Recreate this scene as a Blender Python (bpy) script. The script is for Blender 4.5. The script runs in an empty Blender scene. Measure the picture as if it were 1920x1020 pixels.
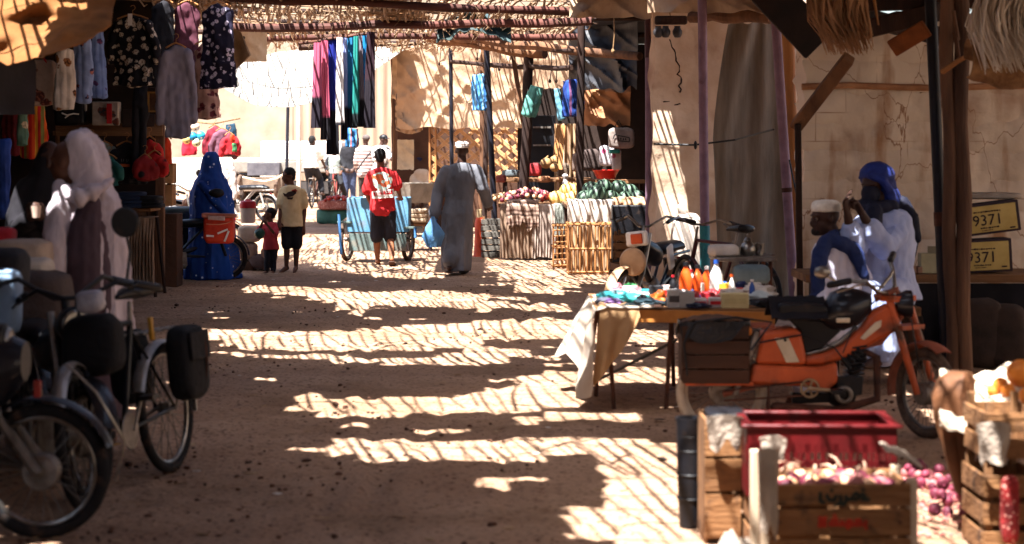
import bpy, math, random
import numpy as np
from mathutils import Vector, Matrix, Quaternion, noise
R = math.radians
rnd = random.Random(7)
scene = bpy.context.scene
col = scene.collection

# ---------------------------------------------------------------- camera
CH, FP = 1.58, 3733.0            # eye height; focal length in pixels of a 1920 wide picture
cam_d = bpy.data.cameras.new('camera')
cam = bpy.data.objects.new('camera', cam_d)
col.objects.link(cam)
cam.location = (0, 0, CH)
cam.rotation_euler = (R(90), 0, 0)
cam_d.lens = 70.0; cam_d.sensor_width = 36.0
cam_d.shift_y = -230 / 1920
cam_d.clip_start = 0.1; cam_d.clip_end = 2000
cam_d.dof.use_dof = True
cam_d.dof.focus_distance = 23.5
cam_d.dof.aperture_fstop = 3.0
scene.camera = cam

# ---------------------------------------------------------------- light
SUN_EL = R(67)
SUN_H = Vector((0.55, 0.835)).normalized()          # where the light travels, seen from above
SUN_T = Vector((SUN_H.x * math.cos(SUN_EL), SUN_H.y * math.cos(SUN_EL), -math.sin(SUN_EL)))
sl = bpy.data.lights.new('sun', 'SUN'); sl.energy = 5.0; sl.angle = R(0.5); sl.color = (1, .975, .945)
so = bpy.data.objects.new('sun', sl); col.objects.link(so)
so.rotation_mode = 'QUATERNION'; so.rotation_quaternion = SUN_T.to_track_quat('-Z', 'Y'); so.location = (-8, -6, 20)
w = bpy.data.worlds.new('World'); scene.world = w; w.use_nodes = True
nt = w.node_tree; bg = nt.nodes['Background']
sk = nt.nodes.new('ShaderNodeTexSky'); sk.sky_type = 'NISHITA'; sk.sun_disc = False
sk.sun_elevation = SUN_EL; sk.sun_rotation = math.atan2(-SUN_H.x, -SUN_H.y); sk.dust_density = 3.0; sk.air_density = 1.0
nt.links.new(sk.outputs[0], bg.inputs[0]); bg.inputs[1].default_value = 0.07
scene.view_settings.view_transform = 'Standard'; scene.view_settings.look = 'None'
scene.view_settings.exposure = 2.6; scene.view_settings.gamma = 1
scene.cycles.max_bounces = 8; scene.cycles.diffuse_bounces = 5; scene.cycles.transparent_max_bounces = 8
scene.cycles.use_denoising = True

# ---------------------------------------------------------------- maths
def V(*a): return Vector(a)
def W(px, py, d): return Vector(((px - 960) * d / FP, d, CH - (py - 280) * d / FP))
def X(px, d): return (px - 960) * d / FP
def Z(py, d): return CH - (py - 280) * d / FP
def gz(x, y):
    z = max(0.0, y - 34) * .015
    if y > 75: z = 41 * .015
    return z
def lerp(a, b, t): return a + (b - a) * t
def N3(p, s=1.0, o=0.0): return noise.noise(Vector((p[0] * s + o, p[1] * s + o * 1.7, p[2] * s - o)))
def inpoly(x, y, P):
    c = False; j = len(P) - 1
    for i in range(len(P)):
        if (P[i][1] > y) != (P[j][1] > y) and x < (P[j][0] - P[i][0]) * (y - P[i][1]) / (P[j][1] - P[i][1]) + P[i][0]: c = not c
        j = i
    return c

# ---------------------------------------------------------------- mesh collector
class MB:
    def __init__(s): s.v = []; s.f = []
    def add(s, vs, fs, M=None):
        o = len(s.v)
        s.v += [M @ Vector(p) if M else Vector(p) for p in vs]
        s.f += [tuple(i + o for i in f) for f in fs]
        return s
    def box(s, c, d, rz=0, rx=0, ry=0, j=0):
        x, y, z = d[0] / 2, d[1] / 2, d[2] / 2
        vs = [(sx * x, sy * y, sz * z) for sz in (-1, 1) for sy in (-1, 1) for sx in (-1, 1)]
        if j: vs = [(a + rnd.uniform(-j, j), b + rnd.uniform(-j, j), c_ + rnd.uniform(-j, j)) for a, b, c_ in vs]
        fs = [(0, 2, 3, 1), (4, 5, 7, 6), (0, 1, 5, 4), (2, 6, 7, 3), (0, 4, 6, 2), (1, 3, 7, 5)]
        M = Matrix.Translation(c) @ Matrix.Rotation(rz, 4, 'Z') @ Matrix.Rotation(ry, 4, 'Y') @ Matrix.Rotation(rx, 4, 'X')
        return s.add(vs, fs, M)
    def bar(s, a, b, wd, th, up=(0, 0, 1)):
        a = Vector(a); b = Vector(b); t = (b - a); L = t.length; t.normalize(); u = Vector(up)
        sd = t.cross(u)
        if sd.length < 1e-4: sd = t.cross(Vector((1, 0, 0)))
        sd.normalize(); u = sd.cross(t)
        vs = []
        for p in (a, b):
            for p1, q1 in ((-1, -1), (1, -1), (1, 1), (-1, 1)): vs.append(p + sd * p1 * wd / 2 + u * q1 * th / 2)
        return s.add(vs, [(0, 1, 2, 3), (7, 6, 5, 4), (0, 4, 5, 1), (1, 5, 6, 2), (2, 6, 7, 3), (3, 7, 4, 0)])
    def tube(s, pts, r, n=8, round_=False):
        pts = [Vector(p) for p in pts]; m = len(pts)
        rs = [r] * m if isinstance(r, (int, float)) else list(r)
        if round_:
            t0 = (pts[0] - pts[1]).normalized(); t1 = (pts[-1] - pts[-2]).normalized()
            pts = [pts[0] + t0 * rs[0] * .96, pts[0] + t0 * rs[0] * .66] + pts + [pts[-1] + t1 * rs[-1] * .66, pts[-1] + t1 * rs[-1] * .96]
            rs = [rs[0] * .26, rs[0] * .75] + rs + [rs[-1] * .75, rs[-1] * .26]; m = len(pts)
        vs = []; u = None
        for i in range(m):
            t = (pts[min(i + 1, m - 1)] - pts[max(i - 1, 0)])
            if t.length < 1e-9: t = Vector((0, 0, 1))
            t.normalize()
            if u is None: u = t.orthogonal().normalized()
            else:
                u = u - t * u.dot(t)
                u = u.normalized() if u.length > 1e-6 else t.orthogonal().normalized()
            w_ = t.cross(u)
            for k in range(n):
                a = 2 * math.pi * k / n
                vs.append(pts[i] + (u * math.cos(a) + w_ * math.sin(a)) * rs[i])
        fs = [(i * n + k, i * n + (k + 1) % n, (i + 1) * n + (k + 1) % n, (i + 1) * n + k) for i in range(m - 1) for k in range(n)]
        fs += [tuple(range(n))[::-1], tuple((m - 1) * n + k for k in range(n))]
        return s.add(vs, fs)
    def ell(s, c, r, rot=None, nu=14, nv=9, bump=0, bs=4, seed=0):
        if isinstance(r, (int, float)): r = (r, r, r)
        vs = [Vector((0, 0, -1))]
        for i in range(1, nv):
            a = -math.pi / 2 + math.pi * i / nv
            for k in range(nu):
                b = 2 * math.pi * k / nu
                vs.append(Vector((math.cos(a) * math.cos(b), math.cos(a) * math.sin(b), math.sin(a))))
        vs.append(Vector((0, 0, 1)))
        if bump: vs = [p * (1 + bump * N3(p, bs * .5, seed)) for p in vs]
        vs = [Vector((p.x * r[0], p.y * r[1], p.z * r[2])) for p in vs]
        fs = [(0, 1 + (k + 1) % nu, 1 + k) for k in range(nu)]
        for i in range(nv - 2):
            for k in range(nu):
                a = 1 + i * nu + k; b = 1 + i * nu + (k + 1) % nu
                fs.append((a, b, b + nu, a + nu))
        L = len(vs) - 1
        fs += [(L, 1 + (nv - 2) * nu + k, 1 + (nv - 2) * nu + (k + 1) % nu) for k in range(nu)]
        M = Matrix.Translation(c)
        if rot is not None: M = M @ rot.to_4x4()
        return s.add(vs, fs, M)
    def loft(s, secs, n=20, fold=None):
        """secs: (centre, side vec, front vec, rs, rf)"""
        vs = []
        for i, (c, a, b, ra, rb) in enumerate(secs):
            c = Vector(c); a = Vector(a).normalized(); b = Vector(b).normalized()
            for k in range(n):
                th = 2 * math.pi * k / n
                m = 1 + (fold(i / (len(secs) - 1), th) if fold else 0)
                vs.append(c + a * math.cos(th) * ra * m + b * math.sin(th) * rb * m)
        m = len(secs)
        fs = [(i * n + k, i * n + (k + 1) % n, (i + 1) * n + (k + 1) % n, (i + 1) * n + k) for i in range(m - 1) for k in range(n)]
        fs += [tuple(range(n))[::-1], tuple((m - 1) * n + k for k in range(n))]
        return s.add(vs, fs)
    def lathe(s, c, prof, n=20, M=None):
        """prof: (r,z) list; closed solid round z"""
        vs = []; m = len(prof)
        for r, z in prof:
            for k in range(n):
                a = 2 * math.pi * k / n
                vs.append(Vector((max(r, 1e-4) * math.cos(a), max(r, 1e-4) * math.sin(a), z)))
        fs = [(i * n + k, i * n + (k + 1) % n, (i + 1) * n + (k + 1) % n, (i + 1) * n + k) for i in range(m - 1) for k in range(n)]
        fs += [tuple(range(n))[::-1], tuple((m - 1) * n + k for k in range(n))]
        return s.add(vs, fs, Matrix.Translation(c) @ (M if M else Matrix()))
    def torus(s, c, Rr, r, axis='Y', n=40, m=8, a0=0, a1=2 * math.pi, M=None):
        full = abs(a1 - a0 - 2 * math.pi) < 1e-6
        vs = []; nn = n if full else n + 1
        for i in range(nn):
            a = a0 + (a1 - a0) * i / n
            for k in range(m):
                b = 2 * math.pi * k / m
                q = Rr + r * math.cos(b); h = r * math.sin(b)
                vs.append(Vector((q * math.cos(a), h, q * math.sin(a))))
        fs = []
        for i in range(n):
            i2 = (i + 1) % nn
            for k in range(m): fs.append((i * m + k, i2 * m + k, i2 * m + (k + 1) % m, i * m + (k + 1) % m))
        if not full: fs += [tuple(range(m)), tuple((nn - 1) * m + k for k in range(m))[::-1]]
        return s.add(vs, fs, Matrix.Translation(c) @ (M if M else Matrix()))
    def prism(s, poly, y0, y1, M=None):
        """poly in x,z extruded along y"""
        n = len(poly)
        vs = [(x, y0, z) for x, z in poly] + [(x, y1, z) for x, z in poly]
        fs = [tuple(range(n)), tuple(range(n, 2 * n))[::-1]] + [(k, k + n, (k + 1) % n + n, (k + 1) % n) for k in range(n)]
        return s.add(vs, fs, M)
    def sheet(s, f, nu, nv, th=.004):
        P = [[Vector(f(i / nu, j / nv)) for j in range(nv + 1)] for i in range(nu + 1)]
        vs = []; q = []
        for i in range(nu + 1):
            for j in range(nv + 1):
                du = P[min(i + 1, nu)][j] - P[max(i - 1, 0)][j]; dv = P[i][min(j + 1, nv)] - P[i][max(j - 1, 0)]
                nn = du.cross(dv)
                nn = nn.normalized() if nn.length > 1e-12 else Vector((0, 0, 1))
                vs.append(P[i][j] + nn * th / 2); q.append(P[i][j] - nn * th / 2)
        m = nv + 1; o = len(vs); vs += q; fs = []
        for i in range(nu):
            for j in range(nv):
                a, b, c, d = i * m + j, (i + 1) * m + j, (i + 1) * m + j + 1, i * m + j + 1
                fs += [(a, b, c, d), (o + d, o + c, o + b, o + a)]
        for i in range(nu): fs += [(i * m, o + i * m, o + (i + 1) * m, (i + 1) * m), (i * m + nv, (i + 1) * m + nv, o + (i + 1) * m + nv, o + i * m + nv)]
        for j in range(nv): fs += [(j, j + 1, o + j + 1, o + j), (nu * m + j, o + nu * m + j, o + nu * m + j + 1, nu * m + j + 1)]
        return s.add(vs, fs)
    def text(s, t, size, M, ext=.001):
        cu = bpy.data.curves.new('t', 'FONT'); cu.body = t; cu.size = size; cu.extrude = ext; cu.align_x = 'CENTER'; cu.align_y = 'CENTER'; cu.resolution_u = 2
        me = evaluated(cu)
        s.add([v.co.copy() for v in me.vertices], [tuple(p.vertices) for p in me.polygons], M)
        bpy.data.meshes.remove(me); bpy.data.curves.remove(cu)
        return s
    def mesh(s, name, smooth=True):
        me = bpy.data.meshes.new(name)
        me.from_pydata([tuple(p) for p in s.v], [], s.f); me.update()
        if smooth: me.polygons.foreach_set('use_smooth', [True] * len(me.polygons))
        return me

tmp = bpy.data.scenes.new('workbench')
def evaluated(data, mods=()):
    o = bpy.data.objects.new('w', data); tmp.collection.objects.link(o)
    for typ, kw in mods:
        m = o.modifiers.new(typ, typ)
        for k, v in kw.items(): setattr(m, k, v)
    with bpy.context.temp_override(scene=tmp, view_layer=tmp.view_layers[0]):
        dg = bpy.context.evaluated_depsgraph_get(); dg.update()
    me = bpy.data.meshes.new_from_object(o.evaluated_get(dg), depsgraph=dg)
    bpy.data.objects.remove(o)
    return me

def dashes(mb, x0, x1, y, z, h, seed=0):
    '''a line of print too small to read: short broken marks'''
    r_ = random.Random(seed); x = x0
    while x < x1:
        l = r_.uniform(.5, 1.6) * h; mb.box((min(x + l / 2, x1), y, z + r_.uniform(-.08, .08) * h), (l, .002, h * r_.uniform(.6, 1))); x += l + h * r_.uniform(.2, .7)
    return mb
MW = {}
def setp(o, **kw):
    for k, v in kw.items():
        if v: o[k] = v
    return o
def thing(name, label, cat, loc=(0, 0, 0), rz=0, group=None, kind=None, rx=0, ry=0):
    o = bpy.data.objects.new(name, None); col.objects.link(o)
    o.empty_display_size = .1
    o.location = loc; o.rotation_euler = (rx, ry, rz)
    MW[o.name] = Matrix.Translation(loc) @ o.rotation_euler.to_matrix().to_4x4()
    return setp(o, label=label, category=cat, group=group, kind=kind)
def link(me, name, m, parent=None, label=None, flat=False):
    o = bpy.data.objects.new(name, me); col.objects.link(o)
    me.materials.clear(); me.materials.append(m)
    if parent: o.parent = parent; MW[o.name] = MW[parent.name]
    if label: o['label'] = label
    if not flat: edge_split(me)
    return o
def edge_split(me, ang=40):
    try: me.set_sharp_from_angle(angle=R(ang))
    except Exception: pass
def part(mb, name, m, parent, label=None, world=False, bevel=0):
    if world:
        I = MW[parent.name].inverted(); mb.v = [I @ p for p in mb.v]
    o = link(mb.mesh(name), name, m, parent, label)
    if bevel:
        b = o.modifiers.new('bevel', 'BEVEL'); b.width = bevel; b.segments = 2; b.limit_method = 'ANGLE'; b.angle_limit = R(40)
    return o
def single(mb, name, m, label, cat, group=None, kind=None, bevel=0):
    """a thing that is one mesh, given in world coordinates; origin put at its base"""
    if mb.v:
        xs = [p.x for p in mb.v]; ys = [p.y for p in mb.v]; zs = [p.z for p in mb.v]
        c = Vector(((min(xs) + max(xs)) / 2, (min(ys) + max(ys)) / 2, min(zs)))
    mb.v = [p - c for p in mb.v]
    o = link(mb.mesh(name), name, m); o.location = c
    MW[o.name] = Matrix.Translation(c)
    if bevel:
        b = o.modifiers.new('bevel', 'BEVEL'); b.width = bevel; b.segments = 2; b.limit_method = 'ANGLE'; b.angle_limit = R(40)
    return setp(o, label=label, category=cat, group=group, kind=kind)
def struct(mb, name, m): 
    o = link(mb.mesh(name), name, m); o['kind'] = 'structure'; MW[o.name] = Matrix(); return o
def solid(mb, name, m, parent, voxel=.014, fold=None, it=3, label=None, dec=0):
    """one continuous skin over overlapping volumes"""
    me0 = mb.mesh(name)
    mods = [('REMESH', dict(mode='VOXEL', voxel_size=voxel, use_smooth_shade=True)), ('SMOOTH', dict(factor=.5, iterations=it))]
    me = evaluated(me0, mods); bpy.data.meshes.remove(me0)
    if fold:
        n = len(me.vertices)
        nr = np.empty(n * 3, 'f'); me.vertices.foreach_get('normal', nr); nr = nr.reshape(-1, 3)
        co = np.empty(n * 3, 'f'); me.vertices.foreach_get('co', co); co = co.reshape(-1, 3)
        a = np.array([fold(p) for p in co], 'f')
        co += nr * a[:, None]; me.vertices.foreach_set('co', co.ravel()); me.update()
    me.polygons.foreach_set('use_smooth', [True] * len(me.polygons))
    me.name = name
    return link(me, name, m, parent, label, flat=True)
def dup(root, loc, rz=0, label=None, group=None, scale=None, rot=None):
    r = root.copy(); col.objects.link(r); r.location = loc; r.rotation_euler = rot if rot else (0, 0, rz)
    if scale: r.scale = (scale,) * 3 if isinstance(scale, (int, float)) else scale
    if label: r['label'] = label
    if group: r['group'] = group
    for ch in list(root.children):
        c = ch.copy(); col.objects.link(c); c.parent = r
        for g in ch.children:
            d = g.copy(); col.objects.link(d); d.parent = c
    return r

# ---------------------------------------------------------------- materials
def hx(h): 
    c = [int(h[i:i + 2], 16) / 255 for i in (0, 2, 4)]
    return tuple(x / 12.92 if x <= .04045 else ((x + .055) / 1.055) ** 2.4 for x in c)
MATS = {}
def mat(name, c1, c2=None, scale=6, rough=.85, bump=.25, bscale=None, metal=0, st=(1, 1, 1), trans=0, pat=None, rand=0, contrast=.5, spec=.3, dirt=None, coat=0):
    """c1/c2 mottled by noise; st stretches it; pat(nt, uv, colour) may add a printed pattern"""
    if name in MATS: return MATS[name]
    if isinstance(c1, str): c1 = hx(c1)
    if isinstance(c2, str): c2 = hx(c2)
    c2 = c2 or tuple(x * .72 for x in c1)
    m = bpy.data.materials.new(name); m.use_nodes = True; nt = m.node_tree; N = nt.nodes; L = nt.links
    bs = N['Principled BSDF']
    tc = N.new('ShaderNodeTexCoord'); mp = N.new('ShaderNodeMapping'); mp.inputs['Scale'].default_value = st
    L.new(tc.outputs['Object'], mp.inputs[0])
    no = N.new('ShaderNodeTexNoise'); no.inputs['Scale'].default_value = scale; no.inputs['Detail'].default_value = 6; no.inputs['Roughness'].default_value = .6
    L.new(mp.outputs[0], no.inputs['Vector'])
    cr = N.new('ShaderNodeMapRange'); cr.inputs[1].default_value = .5 - contrast * .3; cr.inputs[2].default_value = .5 + contrast * .3
    L.new(no.outputs[0], cr.inputs[0])
    mx = N.new('ShaderNodeMix'); mx.data_type = 'RGBA'
    L.new(cr.outputs[0], mx.inputs[0]); mx.inputs[6].default_value = (*c2, 1); mx.inputs[7].default_value = (*c1, 1)
    out = mx.outputs[2]
    if pat: out = pat(nt, tc.outputs['Object'], out)
    if dirt:
        n2 = N.new('ShaderNodeTexNoise'); n2.inputs['Scale'].default_value = dirt[1]; n2.inputs['Detail'].default_value = 8; L.new(tc.outputs['Object'], n2.inputs['Vector'])
        r2 = N.new('ShaderNodeMapRange'); r2.inputs[1].default_value = dirt[2]; r2.inputs[2].default_value = dirt[2] + .18; L.new(n2.outputs[0], r2.inputs[0])
        m2 = N.new('ShaderNodeMix'); m2.data_type = 'RGBA'; L.new(r2.outputs[0], m2.inputs[0]); L.new(out, m2.inputs[6]); m2.inputs[7].default_value = (*(hx(dirt[0]) if isinstance(dirt[0], str) else dirt[0]), 1)
        out = m2.outputs[2]
    if rand:
        oi = N.new('ShaderNodeObjectInfo'); hs = N.new('ShaderNodeHueSaturation')
        mr = N.new('ShaderNodeMapRange'); mr.inputs[3].default_value = 1 - rand; mr.inputs[4].default_value = 1 + rand; L.new(oi.outputs['Random'], mr.inputs[0])
        L.new(mr.outputs[0], hs.inputs['Value']); L.new(out, hs.inputs['Color']); out = hs.outputs[0]
    L.new(out, bs.inputs['Base Color'])
    bs.inputs['Roughness'].default_value = rough; bs.inputs['Metallic'].default_value = metal
    bs.inputs['Specular IOR Level'].default_value = spec
    if coat: bs.inputs['Coat Weight'].default_value = coat
    if bump:
        nb = N.new('ShaderNodeTexNoise'); nb.inputs['Scale'].default_value = bscale or scale * 5; nb.inputs['Detail'].default_value = 5
        L.new(mp.outputs[0], nb.inputs['Vector'])
        bp = N.new('ShaderNodeBump'); bp.inputs['Strength'].default_value = bump; bp.inputs['Distance'].default_value = .02
        L.new(nb.outputs[0], bp.inputs['Height']); L.new(bp.outputs[0], bs.inputs['Normal'])
    if trans:
        tr = N.new('ShaderNodeBsdfTranslucent'); L.new(out, tr.inputs[0]); ms = N.new('ShaderNodeMixShader'); ms.inputs[0].default_value = trans
        L.new(bs.outputs[0], ms.inputs[1]); L.new(tr.outputs[0], ms.inputs[2]); L.new(ms.outputs[0], N['Material Output'].inputs[0])
    MATS[name] = m
    return m
def mixc(nt, fac, a, b):
    m = nt.nodes.new('ShaderNodeMix'); m.data_type = 'RGBA'; nt.links.new(fac, m.inputs[0])
    for k, q in ((6, a), (7, b)):
        if isinstance(q, (tuple, list)): m.inputs[k].default_value = (*q[:3], 1)
        else: nt.links.new(q, m.inputs[k])
    return m.outputs[2]
def step(nt, s, a, b):
    r = nt.nodes.new('ShaderNodeMapRange'); r.inputs[1].default_value = a; r.inputs[2].default_value = b; nt.links.new(s, r.inputs[0]); return r.outputs[0]
def flowers(sc, cc, sz=.38, c2=None):
    """printed blossoms: warped voronoi cells"""
    cc = hx(cc); c2 = hx(c2) if c2 else tuple(x * .5 for x in cc)
    def f(nt, uv, base):
        N = nt.nodes; L = nt.links
        n = N.new('ShaderNodeTexNoise'); n.inputs['Scale'].default_value = sc * 2.2; L.new(uv, n.inputs['Vector'])
        a = N.new('ShaderNodeVectorMath'); a.operation = 'MULTIPLY_ADD'; L.new(n.outputs[1], a.inputs[0]); a.inputs[1].default_value = (.6 / sc,) * 3; L.new(uv, a.inputs[2])
        v = N.new('ShaderNodeTexVoronoi'); v.inputs['Scale'].default_value = sc; L.new(a.outputs[0], v.inputs['Vector'])
        o = mixc(nt, step(nt, v.outputs['Distance'], sz, sz * .8), base, cc)
        k = N.new('ShaderNodeTexNoise'); k.inputs['Scale'].default_value = sc * 5; L.new(uv, k.inputs['Vector'])
        g = N.new('ShaderNodeMath'); g.operation = 'MULTIPLY'; L.new(step(nt, k.outputs[0], .52, .6), g.inputs[0]); L.new(step(nt, v.outputs['Distance'], sz, sz * .8), g.inputs[1])
        return mixc(nt, g.outputs[0], o, c2)
    return f
def stripes(axis, cols, period, wob=0):
    """even stripes through a list of colours along an object axis"""
    cols = [hx(c) for c in cols]
    def f(nt, uv, base):
        N = nt.nodes; L = nt.links
        s = N.new('ShaderNodeSeparateXYZ'); L.new(uv, s.inputs[0])
        q = N.new('ShaderNodeMath'); q.operation = 'MULTIPLY_ADD'; q.inputs[1].default_value = 1 / period; q.inputs[2].default_value = 100; L.new(s.outputs[axis], q.inputs[0])
        src = q.outputs[0]
        if wob:
            n = N.new('ShaderNodeTexNoise'); n.inputs['Scale'].default_value = 3; L.new(uv, n.inputs['Vector'])
            k = N.new('ShaderNodeMath'); k.operation = 'MULTIPLY_ADD'; k.inputs[1].default_value = wob; L.new(n.outputs[0], k.inputs[0]); L.new(src, k.inputs[2]); src = k.outputs[0]
        fr = N.new('ShaderNodeMath'); fr.operation = 'FRACT'; L.new(src, fr.inputs[0])
        r = N.new('ShaderNodeValToRGB'); r.color_ramp.interpolation = 'CONSTANT'
        e = r.color_ramp.elements
        while len(e) < len(cols): e.new(.5)
        for i, c in enumerate(cols): e[i].position = i / len(cols); e[i].color = (*c, 1)
        L.new(fr.outputs[0], r.inputs[0])
        m = N.new('ShaderNodeMix'); m.data_type = 'RGBA'; m.blend_type = 'MIX'; m.inputs[0].default_value = .88
        L.new(base, m.inputs[6]); L.new(r.outputs[0], m.inputs[7])
        return m.outputs[2]
    return f
def split(axis, at, c, soft=.01):
    """lower part of a two-coloured cloth"""
    c = hx(c)
    def f(nt, uv, base):
        s = nt.nodes.new('ShaderNodeSeparateXYZ'); nt.links.new(uv, s.inputs[0])
        return mixc(nt, step(nt, s.outputs[axis], at + soft, at - soft), base, c)
    return f
def dots(sc, cc, sz=.12):
    cc = hx(cc)
    def f(nt, uv, base):
        v = nt.nodes.new('ShaderNodeTexVoronoi'); v.inputs['Scale'].default_value = sc; nt.links.new(uv, v.inputs['Vector'])
        return mixc(nt, step(nt, v.outputs['Distance'], sz, sz * .7), base, cc)
    return f

m_wood = mat('weathered wood', '7a553a', '4a3122', 5, .85, .5, st=(1, 1, .12), bscale=60)
m_woodx = mat('weathered plank', '85603f', '503523', 5, .85, .5, st=(.12, 1, 1), bscale=60)
m_dwood = mat('dark wood', '3a241a', '1d1210', 5, .85, .5, st=(1, 1, .12), bscale=60)
m_bamboo = mat('pale pole wood', 'b07c48', '8a5a32', 4, .7, .3, st=(1, 1, .15))
m_crate = mat('crate wood', '8c623c', '5e3e25', 6, .85, .6, st=(.15, 1, 1), bscale=50, dirt=('33221a', 12, .55), contrast=.9)
m_cratev = mat('crate wood upright', '8a6340', '5e3e25', 6, .85, .6, st=(1, 1, .15), bscale=50, dirt=('33221a', 12, .55), contrast=.9)
m_dark = mat('black steel', '14151b', '0b0b0f', 8, .5, .1)
m_blackp = mat('black plastic', '15151a', '0a0a0e', 8, .45, .1, dirt=('3a2c24', 12, .6))
m_rubber = mat('tyre rubber', '17161a', '0e0d10', 20, .85, .4, dirt=('4a3629', 14, .55))
m_rubberd = mat('dusty tyre rubber', '6a5444', '3c3029', 14, .9, .4)
m_chrome = mat('worn chrome', 'a09c96', '6f6a64', 12, .3, .05, metal=.9)
m_steel = mat('dull steel', '8d8680', '5f5850', 12, .5, .15, metal=.6, dirt=('5d402b', 10, .56))
m_rust = mat('rusty iron', '5a3424', '331e18', 9, .8, .4)
m_skin = mat('brown skin', '5c3a2a', '4c2e21', 8, .6, .1, bscale=200)
m_skind = mat('dark brown skin', '3f271d', '331e17', 8, .6, .1, bscale=200)
m_hair = mat('black hair', '100d0d', '0a0808', 30, .8, .5, bscale=150)
m_rope = mat('rope', '9a7a56', '6b4f35', 30, .9, .4)
# ================================================================ SETTING
def damp(nt, uv, base):
    n = nt.nodes.new('ShaderNodeTexNoise'); n.inputs['Scale'].default_value = .55; n.inputs['Detail'].default_value = 9; n.inputs['Roughness'].default_value = .7; nt.links.new(uv, n.inputs[0])
    k = nt.nodes.new('ShaderNodeTexNoise'); k.inputs['Scale'].default_value = 34; k.inputs['Detail'].default_value = 3; nt.links.new(uv, k.inputs[0])
    a = mixc(nt, step(nt, n.outputs[0], .50, .60), base, hx('866a54'))
    a = mixc(nt, step(nt, k.outputs[0], .56, .66), a, hx('5c4434'))
    e = nt.nodes.new('ShaderNodeTexNoise'); e.inputs['Scale'].default_value = 5; e.inputs['Detail'].default_value = 8; e.inputs['Roughness'].default_value = .75; nt.links.new(uv, e.inputs[0])
    return mixc(nt, step(nt, e.outputs[0], .56, .72), a, hx('684c3a'))
m_ground = mat('trodden earth', 'ac8e76', '80614c', .9, .95, .8, bscale=26, contrast=1.1, spec=.1, pat=lambda nt, uv, base: damp(nt, uv, base), dirt=('5a4031', 7, .63))
def axis(a, b, fine, far):
    v = list(np.arange(a, b, fine)); L = []; s = fine; x = a
    while x > -far: s *= 1.35; x -= s; L.append(x)
    Rr = []; s = fine; x = v[-1]
    while x < far: s *= 1.35; x += s; Rr.append(x)
    return L[::-1] + v + Rr
gx = axis(-4, 4, .055, 500); gy = axis(6.8, 26, .055, 500)
feet = [(rnd.uniform(-3, 2.2), 7.5 + 15 * rnd.random(), rnd.uniform(-.4, .4)) for _ in range(150)]
cellf = {}
for fx, fy, fa in feet:
    for i in (-1, 0, 1):
        for j in (-1, 0, 1): cellf.setdefault((int(fx * 2) + i, int(fy * 2) + j), []).append((fx, fy, fa))
def dents(x, y):
    z = 0
    for k, (x0, am, fr, ph) in enumerate([(-1.1, .35, .25, 0), (-.85, .35, .25, .1), (.2, .3, .21, 2), (-.3, .5, .17, 4), (-1.9, .25, .3, 1)]):
        q = x - x0 - am * math.sin(y * fr + ph); 
        if abs(q) < .16: z -= .013 * math.exp(-(q / .045) ** 2) - .006 * math.exp(-((abs(q) - .08) / .03) ** 2)
    for fx, fy, fa in cellf.get((int(x * 2), int(y * 2)), ()):
        u = (x - fx) * math.cos(fa) + (y - fy) * math.sin(fa); v = -(x - fx) * math.sin(fa) + (y - fy) * math.cos(fa); r = (u / .055) ** 2 + (v / .13) ** 2
        if r < 4: z += -.018 * math.exp(-r * 1.5) + .007 * math.exp(-(r - 2) ** 2)
    return z
g = MB(); 
for y in gy:
    for x in gx:
        z = gz(x, y)
        if -9 < x < 9 and 4 < y < 60:
            z += .018 * N3((x, y, 0), 1.1) + .012 * N3((x, y, 3), 5) + .010 * abs(N3((x, y, 5), 9))
            if abs(x) < 4 and y < 26: z += dents(x, y)
            z += .012 * max(0, N3((x, y, 9), 9)) * (1 if (y < 13 and x < 1) else .35)
        g.v.append(Vector((x, y, z)))
nx = len(gx)
g.f = [(j * nx + i, j * nx + i + 1, (j + 1) * nx + i + 1, (j + 1) * nx + i) for j in range(len(gy) - 1) for i in range(nx - 1)]
struct(g, 'ground', m_ground)

# loose litter and clods: nobody could count them
lt = MB()
for i in range(5200):
    y = 7.2 + 16 * rnd.random() ** 1.6; x = rnd.uniform(-3.4, 3.0) 
    if N3((x, y, 4), .9) < (.08 + .25 * (x > .3) if y > 12 else -.12 + .5 * (x > .2)) and rnd.random() < .965: continue
    r = .003 + .010 * rnd.random() ** 2 * (2 if rnd.random() < .05 else 1)
    lt.ell((x, y, gz(x, y) + r * .3), (r * rnd.uniform(.8, 1.8), r, r * .7), Matrix.Rotation(rnd.uniform(0, 3), 3, 'Z'), 5, 4, .5, 3, i)
single(lt, 'dirt_clods', mat('dark clods', '5a3a2a', '35221a', 9, .95, .4, rand=0), 'dark clods and droppings strewn over the brown earth lane', 'clods', kind='stuff')
lt = MB()
for i in range(330):
    y = 8 + 18 * rnd.random() ** 1.3; x = rnd.uniform(-3.4, 2.6); a = rnd.uniform(0, 3.1); l = rnd.uniform(.02, .07)
    lt.box((x, y, gz(x, y) + .008), (l, l * rnd.uniform(.1, .5), .003), rz=a, rx=rnd.uniform(-.3, .3))
single(lt, 'straw_litter', mat('straw bits', 'b59a78', '7c5d44', 9, .9, .3), 'dry straw bits and paper scraps scattered on the lane', 'litter', kind='stuff')

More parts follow.
